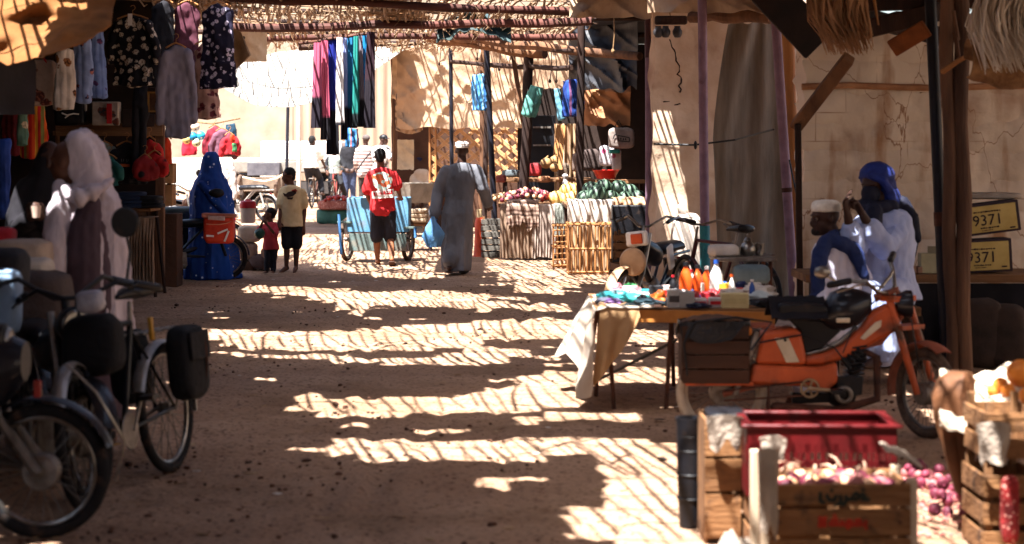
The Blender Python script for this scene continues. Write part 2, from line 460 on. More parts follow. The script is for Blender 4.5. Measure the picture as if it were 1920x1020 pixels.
for nm, c_, lab, n_ in (('paper_scraps', 'c8c0b4', 'pale torn paper and plastic scraps lying on the lane', 70), ('dark_scraps', '3a302c', 'dark rags and leaf scraps trodden into the lane', 90)):
    lt = MB()
    for i in range(n_):
        e = rnd.random() < .6; y = 9 + 18 * rnd.random(); x = (rnd.choice([-3.2, .9]) + rnd.gauss(0, .3)) if e else rnd.uniform(-3, 1.6); l = rnd.uniform(.015, .06); a = rnd.uniform(0, 3.1)
        A = V(math.cos(a), math.sin(a), 0) * l; B = V(-math.sin(a), math.cos(a), 0) * l * rnd.uniform(.3, .8); c = V(x, y, gz(x, y) + .014)
        lt.sheet(lambda u, v: c + A * (u - .5) + B * (v - .5) + V(0, 0, .25 * l * N3((u * 3 + i, v * 3, 0), 1)), 3, 3, .002)
    single(lt, nm, mat(nm, c_, None, 9), lab, 'litter', kind='stuff')

# ---------------------------------------------------------------- woven reed roof
RZ = 3.32
OX = (RZ) / math.tan(SUN_EL) * SUN_H.x; OY = RZ / math.tan(SUN_EL) * SUN_H.y
LIT = [
 [(540,492),(640,512),(760,524),(815,522),(812,470),(540,470)], [(905,512),(960,545),(1065,560),(1075,532),(1240,532),(1240,470),(905,470)], [(1268,548),(1345,548),(1345,580),(1268,580)],
 [(400,531),(560,538),(690,548),(830,543),(910,552),(945,572),(890,590),(850,577),(700,578),(690,602),(640,590),(610,570),(530,556),(400,540)],
 [(900,570),(1080,570),(1080,586),(950,584)],
 [(375,616),(470,619),(620,622),(730,610),(850,607),(900,598),(1090,598),(1260,625),(1260,640),(920,640),(900,655),(640,664),(370,654)],
 [(380,661),(560,667),(640,668),(760,672),(940,650),(975,655),(990,684),(800,688),(560,678),(380,668)],
 [(538,736),(590,744),(800,742),(900,738),(930,714),(1010,698),(1130,696),(1290,690),(1440,700),(1440,745),(1280,762),(1170,762),(1120,772),(900,778),(640,786),(535,778)],
 [(920,800),(1000,783),(1180,776),(1290,786),(1000,802)],
 [(490,846),(590,850),(620,828),(650,815),(830,820),(1260,822),(1280,868),(1250,875),(1100,860),(1000,862),(930,872),(740,872),(600,862),(560,850),(500,856)],
 [(365,838),(445,841),(445,849),(370,847)],
 [(740,805),(900,800),(920,812),(760,814)],
 [(1080,872),(1320,866),(1400,905),(1950,880),(1950,1085),(1436,1085),(1430,1200),(1120,1100),(1080,1020),(1010,988),(1005,962),(1090,950)],
 [(880,900),(950,900),(950,915),(880,915)], [(975,893),(1020,893),(1020,906),(975,906)],
 [(1690,772),(1960,765),(1960,790),(1700,790)],
]
SPARSE = [[(1436,1085),(1950,1085),(1950,1150),(1436,1150)], [(950,640),(1260,640),(1260,692),(990,692)], [(940,545),(1075,540),(1075,570),(930,575)], [(1480,690),(1760,690),(1760,745),(1480,745)]]
def litness(x, y):
    """how open the roof is above/left of where its shadow falls"""
    gx_, gy_ = x + OX, y + OY
    gx_ += .12 * N3((gx_, gy_, 2), 1.6); gy_ += .16 * N3((gx_, gy_, 7), 1.6)
    if gy_ > 29.5: return 1.0 if gx_ < 2.2 else 0
    if gy_ < 4: return 0
    px = 960 + gx_ * FP / gy_; py = 280 + 5898 / gy_
    for P in LIT:
        if inpoly(px, py, P): return 1.0
    for P in SPARSE:
        if inpoly(px, py, P): return .35 if px < 1400 else .22
    return 0
def roof_z(x, y): return RZ + .10 * N3((x, y, 0), .45) + .04 * N3((x, y, 4), 1.7)
m_reed = mat('dry reed', 'a88a6c', '5e4630', 7, .75, .2, st=(1, .3, 1), trans=.08, contrast=1)
m_palm = mat('palm matting', 'a07a52', '6b4a30', 8, .9, .5, st=(1, .3, 1))
Y0, Y1 = 2.5, 33.5
bays = [(2.5, 9), (9, 14), (14, 19), (19, 22.6), (22.6, 26.2), (26.2, 30), (30, 33.6)]
bl = ['foreground', 'moped with the rear box', 'goods table', 'hanging garments', 'hanging scarves', 'blue cart', 'far end with the white canopy']
def xr(y): return (-4.1, 6.2) if y < 16 else ((-4.1, 2.9) if y < 22.6 else (-4.3, 1.05))
for bi, (ya, yb) in enumerate(bays):
    t = thing('reed_roof', 'golden reed roof bay over the ' + bl[bi], 'roof', (0, ya, RZ - .1), group='reed roof bays over the lane')
    vis = ya > 19
    rd = MB()
    xa, xb = xr(ya + .5)
    rows = int((yb - ya) / 1.1)
    for j in range(rows + 1):
        y = ya + j * (yb - ya) / max(rows, 1)
        x = xa
        while x < xb:
            x += rnd.uniform(.045, .09) if vis else rnd.uniform(.08, .13) * (1.15 if ya < 8 else 1)
            L = rnd.uniform(.9, 1.7); sl_ = (-.08 if vis else -.17) + rnd.gauss(0, .035) + .16 * N3((x, y, 1), .8); sag = rnd.uniform(-.03, .08)
            pts = []; jy = rnd.uniform(-.55, .55) if vis else 0
            for k in range(5):
                q = k / 4 - .5; yy = y + jy + q * L; xx = x + sl_ * q * L + .03 * q * q
                pts.append((xx, yy, roof_z(xx, yy) - sag * (1 - 4 * q * q) + rnd.uniform(0, .05)))
            r = rnd.uniform(.010, .019) if vis else rnd.uniform(.008, .0165)
            rd.tube(pts, [r, r, r * .95, r * .8, r * .5], 5)
    for k in range(int((yb - ya) * (9 if vis else 7))):                      # cross ties and stray leaves
        x = rnd.uniform(xa, xb); y = rnd.uniform(ya, yb); a = rnd.uniform(-.5, .5) + (0 if rnd.random() < .6 else 1.0); L = rnd.uniform(.3, 1.2)
        z = roof_z(x, y) + .03
        rd.tube([(x - L / 2 * math.cos(a), y - L / 2 * math.sin(a), z), (x, y, z - .02), (x + L / 2 * math.cos(a), y + L / 2 * math.sin(a), z + rnd.uniform(-.05, .03))], rnd.uniform(.008, .017), 5)
    yy = ya
    while not vis and yy < yb:                                 # thin ties holding the reeds
        yy += rnd.uniform(.26, .46); rd.tube([(lerp(xa, xb, k / 14), yy + .10 * N3((k * .5, yy, 0), 1), roof_z(lerp(xa, xb, k / 14), yy) + .02) for k in range(15)], .009, 5)
    part(rd, 'reeds', m_reed, t, world=True)
    if vis:
        fr = MB()
        for k in range(int((yb - ya) * 26)):                  # frayed ends hanging down
            x = rnd.uniform(xa, min(xb, .9)); y = rnd.uniform(ya, yb); z = roof_z(x, y)
            fr.tube([(x, y, z), (x + rnd.uniform(-.06, .06), y, z - .06), (x + rnd.uniform(-.15, .15), y, z - rnd.uniform(.08, .22))], [.006, .005, .002], 4)
        part(fr, 'frayed_stems', m_reed, t, world=True)
    pm = MB(); c = .2  # mats shaped to shade the lane, left open for the wanted sun patches
    for i in range(int((xb - xa) / c) + 1):
        for j in range(int((yb - ya) / c) + 1):
            x = xa + i * c; y = ya + j * c
            if y >= yb: continue
            l = litness(x, y)
            if l >= 1 or (x < -3.0 and 10.9 < y < 12.4): continue
            if l > 0 and rnd.random() < l: continue
            if rnd.random() < .012 and x < 1.2: continue
            s_ = rnd.uniform(.23, .29)
            pm.box((x, y, roof_z(x, y) + .10 + rnd.uniform(-.01, .03)), (s_, s_ * 1.1, .008), rz=rnd.uniform(-.25, .25), rx=rnd.uniform(-.05, .05), ry=rnd.uniform(-.05, .05))
    if pm.v: part(pm, 'shade_mat', m_palm, t, world=True)

# unseen roof bay added behind the viewer to cut the sky fill
t = thing('reed_roof', 'added unseen matted roof bay behind the viewer that blocks sky light', 'roof', (0, -3, RZ), group='reed roof bays over the lane')
part(MB().sheet(lambda u, v: (lerp(-4.6, 6.2, u), lerp(-9, 2.6, v), RZ + .12 + .06 * N3((u * 9, v * 9, 0), 1)), 30, 30, .03), 'shade_mat', m_palm, t, world=True)
for y in (-8, -4, 0, 2.4): part(MB().tube([(-4.7, y, RZ), (6.3, y, RZ)], .05, 8), 'rafter', m_dwood, t, world=True)
m_beam = mat('dark red beam', '5a3026', '35201b', 5, .8, .4, st=(.15, 1, 1))
beams = [((430, -2, 22.3), (1120, 22, 23.2), .05, m_beam, 'dark red roof beam at the top edge of the picture'),
         ((420, 52, 26.4), (1110, 40, 25.6), .055, m_beam, 'dark red roof beam across the middle of the reeds'),
         ((480, 72, 29.8), (1090, 68, 29.2), .05, m_beam, 'dark beam under the reeds above the scarves'),
         ((690, 63, 25), (560, 82, 25.2), .02, m_rust, 'thin iron rod carrying the hanging scarves'),
         ((560, 88, 33), (1000, 72, 33), .05, m_dwood, 'dark beam at the far end of the reed roof'),
         ((800, 66, 31), (1200, 108, 27), .06, m_wood, 'long crooked pole slanting over the hanging bags'),
         ((800, 72, 30.8), (1022, 102, 29.4), .075, m_wood, 'short squared timber lashed to the slanting pole'),
         ((845, 116, 34), (1000, 128, 32), .035, m_dwood, 'thin dark crossbar behind the leaning posts, left piece'),
         ((905, 122, 31.5), (1072, 128, 28), .035, m_dwood, 'thin dark crossbar above the hanging bags, right piece'),
         ((995, 90, 29), (1075, 96, 28), .03, m_dwood, 'short dark crossbar below the slanting pole'),
         ((1295, 30, 20), (1448, 34, 19.2), .065, m_wood, 'thick brown beam over the grey curtain')]
for a, b, r, m, l in beams:
    A = W(*a); B = W(*b); n = 7
    pts = [A.lerp(B, i / n) + V(0, rnd.uniform(-.3, .3) * r, rnd.uniform(-.35, .35) * r) for i in range(n + 1)]
    single(MB().tube(pts, [r * rnd.uniform(.85, 1.1) for _ in pts], 9), 'roof_beam', m, l, 'beam', 'beams and poles of the roofs')

m_purp = mat('chipped mauve paint', '8a6f80', '6d5465', 5, .6, .2, dirt=('4a2c26', 7, .62))
m_purpd = mat('dark mauve paint', '55363f', '3d262c', 5, .6, .2, dirt=('35201c', 7, .6))
m_navy = mat('dark painted steel', '1b1c28', '12121a', 5, .5, .1, dirt=('4a3428', 8, .64))
m_teal = mat('teal paint', '2e7f86', '256068', 5, .6, .1)
def post(a, b, d, r, m, label, zt=3.34, crook=.15, extra=None, n=10, d2=None):
    """a, b: pixel columns where the post meets the roof and the ground"""
    t = thing('post', label, 'post', (X(b, d), d, gz(0, d)), group='posts holding the roofs')
    P0 = V(X(b, d), d, gz(0, d) - .03); P1 = V(X(a, d), d2 or d, zt)
    pts = [P0.lerp(P1, i / 8) + V(rnd.uniform(-1, 1), rnd.uniform(-1, 1), 0) * r * crook for i in range(9)]
    part(MB().tube(pts, [r * rnd.uniform(1 - crook * .5, 1 + crook * .5) for _ in pts], n), 'shaft', m, t, world=True)
    if extra:
        z0, z1, m2, nm = extra
        A = P0.lerp(P1, z0 / zt); B = P0.lerp(P1, z1 / zt)
        part(MB().tube([A, B], r * 1.12, n), nm, m2, t, world=True)
    return t
post(845, 848, 34, .035, m_navy, 'thin dark post left of the man in the grey robe', crook=.05)
post(908, 900, 33.4, .05, m_wood, 'crooked brown wooden post behind the hanging blue bag')
post(914, 908, 32.6, .04, m_dwood, 'dark wooden post close behind the leaning blue-black post')
post(911, 930, 31, .048, m_navy, 'leaning blue-black steel post beside the hanging blue bag', crook=.03)
post(992, 979, 29.6, .075, m_dwood, 'thickest dark wooden post at the onion stall corner', crook=.2)
post(1090, 1086, 26.9, .052, m_dwood, 'dark post rising out of the melon stall', crook=.06)
post(1216, 1217, 22, .04, m_purp, 'mauve pipe post at the left edge of the mud wall', crook=.02, extra=(2.6, 3.1, m_purpd, 'upper_coat'))
post(1316, 1323, 19.6, .047, m_purp, 'mauve pipe post with a teal painted foot before the mud wall', crook=.02, extra=(.3, .85, m_teal, 'painted_foot'))
post(1447, 1492, 18.6, .047, m_purp, 'light mauve pipe post leaning in front of the grey curtain', crook=.02, extra=(1.2, 1.24, m_rust, 'collar'))
post(1470, 1502, 18.9, .06, m_bamboo, 'ochre wooden pole beside the leaning mauve pipe', crook=.12)
post(1737, 1776, 14.3, .043, m_navy, 'leaning blue-black steel post behind the orange moped', crook=.02, zt=3.3, extra=(1.05, 1.15, m_rust, 'clamp'))
post(738, 742, 38, .05, m_wood, 'weathered wooden post at the left end of the tan tarpaulin', crook=.25)
post(541, 536, 43, .035, m_navy, 'slim dark post under the white canopy', zt=3.2, crook=.03)
post(560, 560, 46, .05, mat('whitewashed wood', 'cbbfae', 'a89a88', 4), 'whitewashed post beside the pale block', zt=3.2)
t = post(300, 301, 22, .065, m_wood, 'square brown timber post at the corner of the garment shop', n=4, crook=.05, zt=3.3)
# split tree trunk post on the right
t = thing('trunk_post', 'thick split tree trunk post right of the blue-black post', 'post', (X(1800, 14.1), 14.1, 0), group='posts holding the roofs')
for k, (dx, dy, r) in enumerate([(-.042, 0, .050), (.040, -.015, .054)]):
    pts = [(X(1797, 14.1) + dx - (.035 * (z / 3.2)) * (1 if k else 1.4) + .012 * math.sin(z * 5 + k * 2), 14.1 + dy, z) for z in np.linspace(-.03, 3.3, 14)]
    part(MB().tube(pts, [r * (1 + .18 * N3((z, k, 1), 2.2)) for z in np.linspace(0, 3.3, 14)], 10), 'stem', mat('reddish trunk', '74543f', '3e2a20', 6, .85, .6, st=(1, 1, .1), bscale=50), t, world=True)
for k, (a, b) in enumerate([((1790, 60), (1800, 118)), ((1795, 75), (1788, 20))]):
    part(MB().tube([W(a[0], a[1], 14), W(b[0], b[1], 13.95)], [.02, .012], 6), 'branch_stub', m_wood, t, world=True)
single(MB().tube([W(1768, 134, 13.9), W(1800, 112, 13.7), W(1842, 92, 13.4)], [.022, .018, .012], 7), 'stick', m_bamboo, 'pale bent stick poking out beside the trunk post', 'stick')

# ---------------------------------------------------------------- walls
m_cream = mat('cream lime wall', '8e8474', '7c705f', 1.2, .9, .2)
def walls(name, x0, x1, y0, y1, z0, z1, m, label, cat='wall', rough=.012, step_=.12):
    """a plastered wall with a slightly uneven face"""
    mb = MB()
    mb.sheet(lambda u, v: (lerp(x0, x1, u) + 0, lerp(y0, y1, u) + rough * 2.2 * N3((lerp(x0, x1, u), lerp(y0, y1, u), lerp(z0, z1, v)), 1.6) + rough * .6 * N3((lerp(x0, x1, u), 2, lerp(z0, z1, v)), 7), lerp(z0, z1, v)),
             max(2, int(math.hypot(x1 - x0, y1 - y0) / step_)), max(2, int((z1 - z0) / step_)), .22)
    return single(mb, name, m, label, cat)
walls('courtyard_wall', -16, 3, 62, 62, 0, 6.5, m_cream, 'tall sunlit cream wall across the far courtyard')
t = thing('low_ledge', 'pale low ledge along the foot of the far cream wall', 'ledge', (X(450, 60), 60, .4))
part(MB().box((X(455, 60), 60.4, .85), (4.2, .9, .95)), 'ledge_block', mat('grey lime', 'c9c2b4', 'aaa294', 3), t, world=True, bevel=.03)
# big pale block (a covered truck bed) and its bed
t = thing('pale_truck', 'pale grey boxy truck parked in the far courtyard', 'truck', (X(575, 51), 51, .25))
s57 = 51 / FP
part(MB().box((X(572, 51), 51, Z(283, 51)), (150 * s57, 1.9, 36 * s57)), 'cargo_box', mat('pale van paint', 'cfc9c2', 'b5aea6', 3), t, world=True, bevel=.04)
part(MB().box((X(540, 51), 51, Z(312, 51)), (230 * s57, 2.1, 22 * s57)), 'flat_bed', mat('dull grey paint', '8b857c', '6f685f', 3), t, world=True, bevel=.03)
for px in (470, 625): part(MB().torus((X(px, 51), 50.3, .66), .3, .11, n=24), 'wheel', m_rubber, t, world=True)
part(MB().box((X(540, 51), 50.8, .62), (200 * s57, 1.6, .3)), 'chassis', mat('dark dusty paint', '46413e', '302c2a', 3), t, world=True)

# pleated pale curtain wall behind the scarves
cw = MB(); a, b = X(548, 53.5), X(735, 53.5)
cw.sheet(lambda u, v: (lerp(a, b, u), 53.5 + .03 * math.sin(u * 60 + .6 * math.sin(v * 3)) + .05 * N3((u * 9, v, 0), 1), lerp(.3, 4.4, v)), 160, 12, .02)
single(cw, 'pleated_curtain', mat('pale tan curtain', '9a8470', '86705e', 2, st=(3, 1, .3)), 'pale pleated tan curtain hanging behind the far bystanders', 'curtain')

# tan tarpaulin wall over a cane lattice
m_tarp = mat('tan tarpaulin', 'b39a80', '967a60', 1.6, .8, .5, bscale=18, trans=.15, dirt=('7a5a42', 3.2, .60))
def tarp(px0, px1, py0, py1, d0, d1, amp, label, m=m_tarp, seed=0, name='tarpaulin', cat='tarpaulin', nu=70, nv=50, edge=6, group=None):
    """a hanging creased sheet between pixel columns/rows at real depths d0..d1"""
    def f(u, v):
        px = lerp(px0, px1, u); py = lerp(py0, py1, v); d = lerp(d0, d1, u)
        py += edge * N3((u * 6, seed, 0), 1) * v + (edge * .6 * N3((u * 5, seed, 9), 1) * (1 - v))
        p = W(px, py, d)
        q = (p.x * 1.3, p.z * 1.3, seed)
        c = (1 - abs(N3(q, 1.1)) * 2.2) ** 3 * 1.2 + (1 - abs(N3((q[0] + q[1], q[1] * .4, 0), 1.9, 5)) * 2) ** 3 * .8 + .35 * N3(q, 6)
        p.y -= amp * (c - .5)
        return p
    return single(MB().sheet(f, nu, nv, .006), name, m, label, cat, group)
tarp(745, 990, 66, 240, 36.5, 33.5, .09, 'large creased tan tarpaulin hanging above the cane lattice', seed=1)
tarp(735, 765, 82, 185, 37.2, 37, .12, 'narrow paler strip of tarpaulin beside the wooden post', m=mat('pale tarpaulin', 'd8c0a0', 'bfa283', 2, trans=.2), seed=2, nu=14, nv=30)
tarp(955, 1072, 45, 165, 33.2, 30.5, .08, 'tan tarpaulin patch behind the hanging cords', seed=3, nu=40, nv=40)
tarp(1068, 1222, -20, 34, 22.5, 21.2, .1, 'tan awning flap drooping over the melon stall', seed=4, nu=50, nv=16, edge=4)
tarp(1215, 1460, -30, 24, 20.6, 18.8, .1, 'tan awning flap drooping over the mud wall', seed=6, nu=60, nv=16, edge=7)
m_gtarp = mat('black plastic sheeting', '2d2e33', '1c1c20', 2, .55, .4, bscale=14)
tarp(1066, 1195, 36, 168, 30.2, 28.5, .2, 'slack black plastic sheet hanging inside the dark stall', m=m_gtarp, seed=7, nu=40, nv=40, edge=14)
tarp(1092, 1182, 160, 236, 31.2, 30.6, .15, 'tan cloth hung at the back of the dark stall', m=mat('brown cloth', 'a87a56', '8a5f42', 2, trans=.1), seed=8, nu=30, nv=24)
# bunched dark green sheet under the roof
def bunch(u, v):
    p = W(lerp(818, 958, u), 34 + 36 * v - 14 * math.sin(u * math.pi) + 22 * abs(u - .5) , 27.5)
    p.y += .35 * math.sin(v * 3.1) + .12 * N3((u * 7, v * 5, 0), 1); p.z += .1 * N3((u * 8, v * 6, 5), 1); return p
single(MB().sheet(bunch, 40, 16, .01), 'bunched_sheet', mat('dark green sheeting', '3a4a4a', '24302f', 3, .7, .3), 'bunched dark green plastic sheet slung under the reeds', 'plastic sheet')

m_mudb = mat('brown mud wall', '55392a', '3a261b', 1.5, .95, .5, bscale=20)
walls('rear_mud_wall', X(735, 38.5), X(1000, 38.5), 38.5, 38.5, 0, 3.6, m_mudb, 'brown mud wall glimpsed through the cane lattice')
la = thing('cane_lattice', 'diagonal split cane lattice screen under the tan tarpaulin', 'lattice', (X(890, 36), 36, .03))
lm = MB(); lx0, lx1, lz0, lz1 = X(806, 36), X(978, 36), 1.0, Z(236, 36)
def clipline(x, z, dx, dz):
    ts = []
    for (p, q, a_, b_) in ((x, dx, lx0, lx1), (z, dz, lz0, lz1)):
        ts.append(sorted(((a_ - p) / q, (b_ - p) / q)))
    a_ = max(ts[0][0], ts[1][0]); b_ = min(ts[0][1], ts[1][1])
    return (a_, b_) if b_ > a_ + .05 else None
for sgn in (1, -1):
    for k in range(-6, 14):
        for o in (-.035, 0, .035):
            x = lx0 + k * .27 + o; r_ = clipline(x, lz0, sgn, .86)
            if r_:
                j = rnd.uniform(-.012, .012)
                lm.tube([(x + r_[0] * sgn + j, 36 + .012 * sgn, lz0 + .86 * r_[0]), (x + r_[1] * sgn, 36 + .012 * sgn, lz0 + .86 * r_[1])], .011, 5)
part(lm, 'cane_strips', mat('split cane', 'd8ac7c', 'b88a5c', 4), la, world=True)
fm = MB()
for x in (lx0, lx1, X(817, 36)): fm.tube([(x, 35.95, .03), (x, 35.95, lz1)], .02, 6)
for z in (1.0, lz1): fm.tube([(lx0, 35.94, z), (lx1, 35.94, z)], .016, 6)
part(fm, 'frame', m_bamboo, la, world=True)

# dark covered stall on the right: back wall, side wall, roof
m_inner = mat('dark brown wall', '33251f', '1d1614', 2, .95, .3)  # very dark brown, mottled at random
walls('stall_back_wall', .1, 4.2, 34.6, 34.6, 0, 3.4, m_inner, 'dark back wall of the covered vegetable stall', rough=.01, step_=.3)
walls('stall_side_wall', 3.4, 3.4, 21.9, 34.4, 0, 3.4, m_inner, 'dark side wall of the covered vegetable stall', rough=.01, step_=.4)
t = thing('stall_roof', 'dark sheet roof over the covered vegetable stall', 'roof', (2.4, 28.2, 3.25))
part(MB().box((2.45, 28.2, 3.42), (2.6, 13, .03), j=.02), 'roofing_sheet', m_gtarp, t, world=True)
for y in (23.5, 27, 31): part(MB().tube([(1.1, y, 3.36), (3.6, y, 3.36)], .04, 7), 'rafter', m_dwood, t, world=True)
single(MB().sheet(lambda u, v: (X(lerp(1040, 1082, u), 33), 33 + .05 * math.sin(u * 26), lerp(.9, Z(232, 33), v)), 50, 6, .012), 'striped_curtain', mat('striped tan cloth', 'b59878', '8c6c50', 2, pat=stripes(0, ['b59878', '8a6a50', 'c9b290', '75543c'], .12)), 'tan striped curtain at the back of the vegetable stall', 'curtain')

# mud wall with cracks, grey curtain
m_mud = mat('pale mud plaster', 'd0b8a0', 'b4957a', 1.6, .95, .4, bscale=16, dirt=('94705a', 1.8, .58))
mw = thing('mud_wall', 'pale cracked mud wall behind the mauve pipes', 'wall', (X(1350, 21.5), 21.5, 0))
xa, xb = X(1223, 21.5), X(1500, 21.5) + .1
mb = MB(); mb.sheet(lambda u, v: (lerp(xa, xb, u) + .04 * N3((0, v * 5, 3), 1) * (1 - u), 21.5 + .07 * N3((u * 3, v * 4, 0), 1) + .015 * N3((u * 14, v * 16, 0), 1), lerp(-.02, 3.2, v)), 50, 80, .3)
part(mb, 'plaster', m_mud, mw, world=True)
def crackline(pts, w_):
    P = [W(a_, b_, 21.5) for a_, b_ in pts]; Q = []
    for i in range(len(P) - 1):
        for k in range(5): Q.append(P[i].lerp(P[i + 1], k / 5) + V(rnd.gauss(0, .012), 0, 0))
    mb = MB(); Q = [V(q.x, 21.5 + .07 * N3(((q.x - xa) / (xb - xa) * 3, (q.z + .02) / 3.22 * 4, 0), 1) + .015 * N3(((q.x - xa) / (xb - xa) * 14, (q.z + .02) / 3.22 * 16, 0), 1) - .15, q.z) for q in Q]
    return mb.tube(Q, [w_ * rnd.uniform(.3, 1) for _ in Q], 5)
for pts, w_ in (([(1254, 75), (1264, 100), (1270, 125), (1276, 150), (1273, 180)], .012), ([(1309, 120), (1311, 150), (1312, 205)], .007), ([(1240, 192), (1256, 190)], .009), ([(1262, 198), (1276, 194)], .009)):
    part(crackline(pts, w_), 'crack', m_dwood, mw, world=True)
m_curt = mat('grey brown curtain', '857a6c', '655c50', 3, .9, .3, st=(3, 1, .4))
def curt(u, v):
    top = lerp(1366, 1478, u); bot = lerp(1345, 1492, u)
    lft = 20 * math.sin(min(v * 2.2, 1) * math.pi * .5) * (1 - u)
    mid = 1 - .0 * v
    px = lerp(top, bot, v) - lft + 26 * (1 - u) * max(0, v - .42) * 1.7
    p = W(px, lerp(42, 560, v), 20.4)
    p.y += .022 * math.sin(u * 17 + 2.2 * v + 3 * N3((u * 2, v * 2, 4), 1)) * (.5 + .5 * v) + .07 * N3((u * 4 + v * 2, v * 3, 0), 1) 
    p.z += -.02 * math.cos(u * 20)
    return p
single(MB().sheet(curt, 80, 60, .012), 'grey_curtain', m_curt, 'long grey-brown curtain draped over the mud wall', 'curtain')

# block wall behind the seated men
def blocks(nt, uv, base):
    N = nt.nodes; L = nt.links
    mp = N.new('ShaderNodeMapping'); mp.inputs['Rotation'].default_value = (R(90), 0, 0); L.new(uv, mp.inputs[0])
    b = N.new('ShaderNodeTexBrick'); L.new(mp.outputs[0], b.inputs['Vector']); b.inputs['Scale'].default_value = 1
    b.inputs['Brick Width'].default_value = .5; b.inputs['Row Height'].default_value = .235; b.inputs['Mortar Size'].default_value = .008; b.inputs['Mortar Smooth'].default_value = .8; b.offset = .5
    n = N.new('ShaderNodeTexNoise'); n.inputs['Scale'].default_value = 2.2; L.new(uv, n.inputs['Vector'])
    q = N.new('ShaderNodeMath'); q.operation = 'MULTIPLY'; L.new(b.outputs['Fac'], q.inputs[0]); L.new(step(nt, n.outputs[0], .52, .72), q.inputs[1])
    base = mixc(nt, q.outputs[0], base, hx('9c7c64'))
    m2 = N.new('ShaderNodeMapping'); m2.inputs['Scale'].default_value = (4, 4, .7); L.new(uv, m2.inputs[0])
    d = N.new('ShaderNodeTexNoise'); d.inputs['Scale'].default_value = 1.1; d.inputs['Detail'].default_value = 7; L.new(m2.outputs[0], d.inputs[0])
    base = mixc(nt, step(nt, d.outputs[0], .54, .66), base, hx('a07a5c'))
    f2 = N.new('ShaderNodeTexVoronoi'); f2.feature = 'DISTANCE_TO_EDGE'; f2.inputs['Scale'].default_value = 1.1; w2 = N.new('ShaderNodeVectorMath'); w2.operation = 'MULTIPLY_ADD'; L.new(d.outputs[1], w2.inputs[0]); w2.inputs[1].default_value = (.5,) * 3; L.new(uv, w2.inputs[2]); L.new(w2.outputs[0], f2.inputs[0])
    return mixc(nt, step(nt, f2.outputs[0], .006, .001), base, hx('8c684e'))
m_block = mat('stained block wall', 'dcccba', 'bea994', 1.1, .95, .6, bscale=9, pat=blocks, dirt=('8c6850', 1.3, .555), contrast=1.0)
bw = thing('block_wall', 'stained tan block wall behind the two seated men', 'wall', (X(1700, 16.3), 16.3, 0))
xa, xb = X(1502, 16.3), 7.0
part(MB().sheet(lambda u, v: (lerp(xa, xb, u), 16.4 + .05 * N3((u * 10, v * 6, 0), 1) + .02 * N3((u * 40, v * 22, 0), 1) + .014 * abs(math.sin(v * 2.55 / .235 * math.pi)) ** 6, lerp(-.02, 2.62, v)), 90, 90, .25), 'blockwork', m_block, bw, world=True)
part(MB().tube([(lerp(xa, xb, k / 12), 16.26, 2.09 + .012 * math.sin(k * 1.7)) for k in range(13)], .028, 7), 'ledge', mat('ledge plaster', 'b0805c', '7d5439', 3), bw, world=True)
part(MB().sheet(lambda u, v: (lerp(xa, xb, u), lerp(16.25, 16.6, v), 2.66 + .06 * N3((u * 20, v * 3, 0), 1)), 60, 3, .05), 'coping', m_dwood, bw, world=True)
walls('blocker_wall', 7.3, 7.3, -9, 16.3, 0, 3.4, m_block, 'added unseen block wall right of the viewer that blocks side light', step_=.5)  # unseen wall added to shut out fill light from the right
walls('rear_blocker_wall', -8, 7.2, -9.3, -9.3, 0, 3.4, m_mudb, 'added unseen mud wall behind the viewer that blocks sky light', step_=.5)  # unseen, added to close off the low sky behind the viewer
walls('left_side_wall', -8.2, -8.2, -9, 2.8, 0, 3.4, m_inner, 'added unseen dark wall left of the viewer that blocks side light', step_=.5)  # unseen, added to darken the left foreground
# dark timber brace and planks at the top right
def timber(a, b, w_, th, m, name, label, cat='timber'):
    single(MB().bar(W(*a), W(*b), w_, th, (0, 1, 0)), name, m, label, cat, bevel=.01)
timber((1492, 238, 16), (1592, 108, 15.6), .1, .13, m_wood, 'timber_brace', 'slanting brown timber brace in the wall corner')
timber((1496, 232, 15.9), (1500, 560, 16.1), .05, .05, m_dwood, 'timber_stud', 'thin dark upright against the block wall corner')
timber((1415, -45, 14.6), (1535, 85, 14.8), .28, .05, mat('near black plank', '2a1b16', '17100e', 4), 'slanting_board', 'wide blackened board slanting down at the top right')
timber((1672, 92, 14.4), (1738, 52, 14.2), .13, .03, mat('orange brown plank', '9a5a2c', '6d3c1c', 4), 'short_board', 'short orange-brown board under the dark roof')
for k, (a, b) in enumerate([((1595, 62, 15.3), (1760, 22, 14.6)), ((1610, 30, 15.2), (1770, 70, 15.6)), ((1540, 6, 14.9), (1960, -6, 14.6))]):
    timber(a, b, .14, .1, m_dwood, 'rafter', ['lower dark rafter above the block wall', 'dark rafter crossing behind the blue-black post', 'dark rafter along the top right edge'][k])
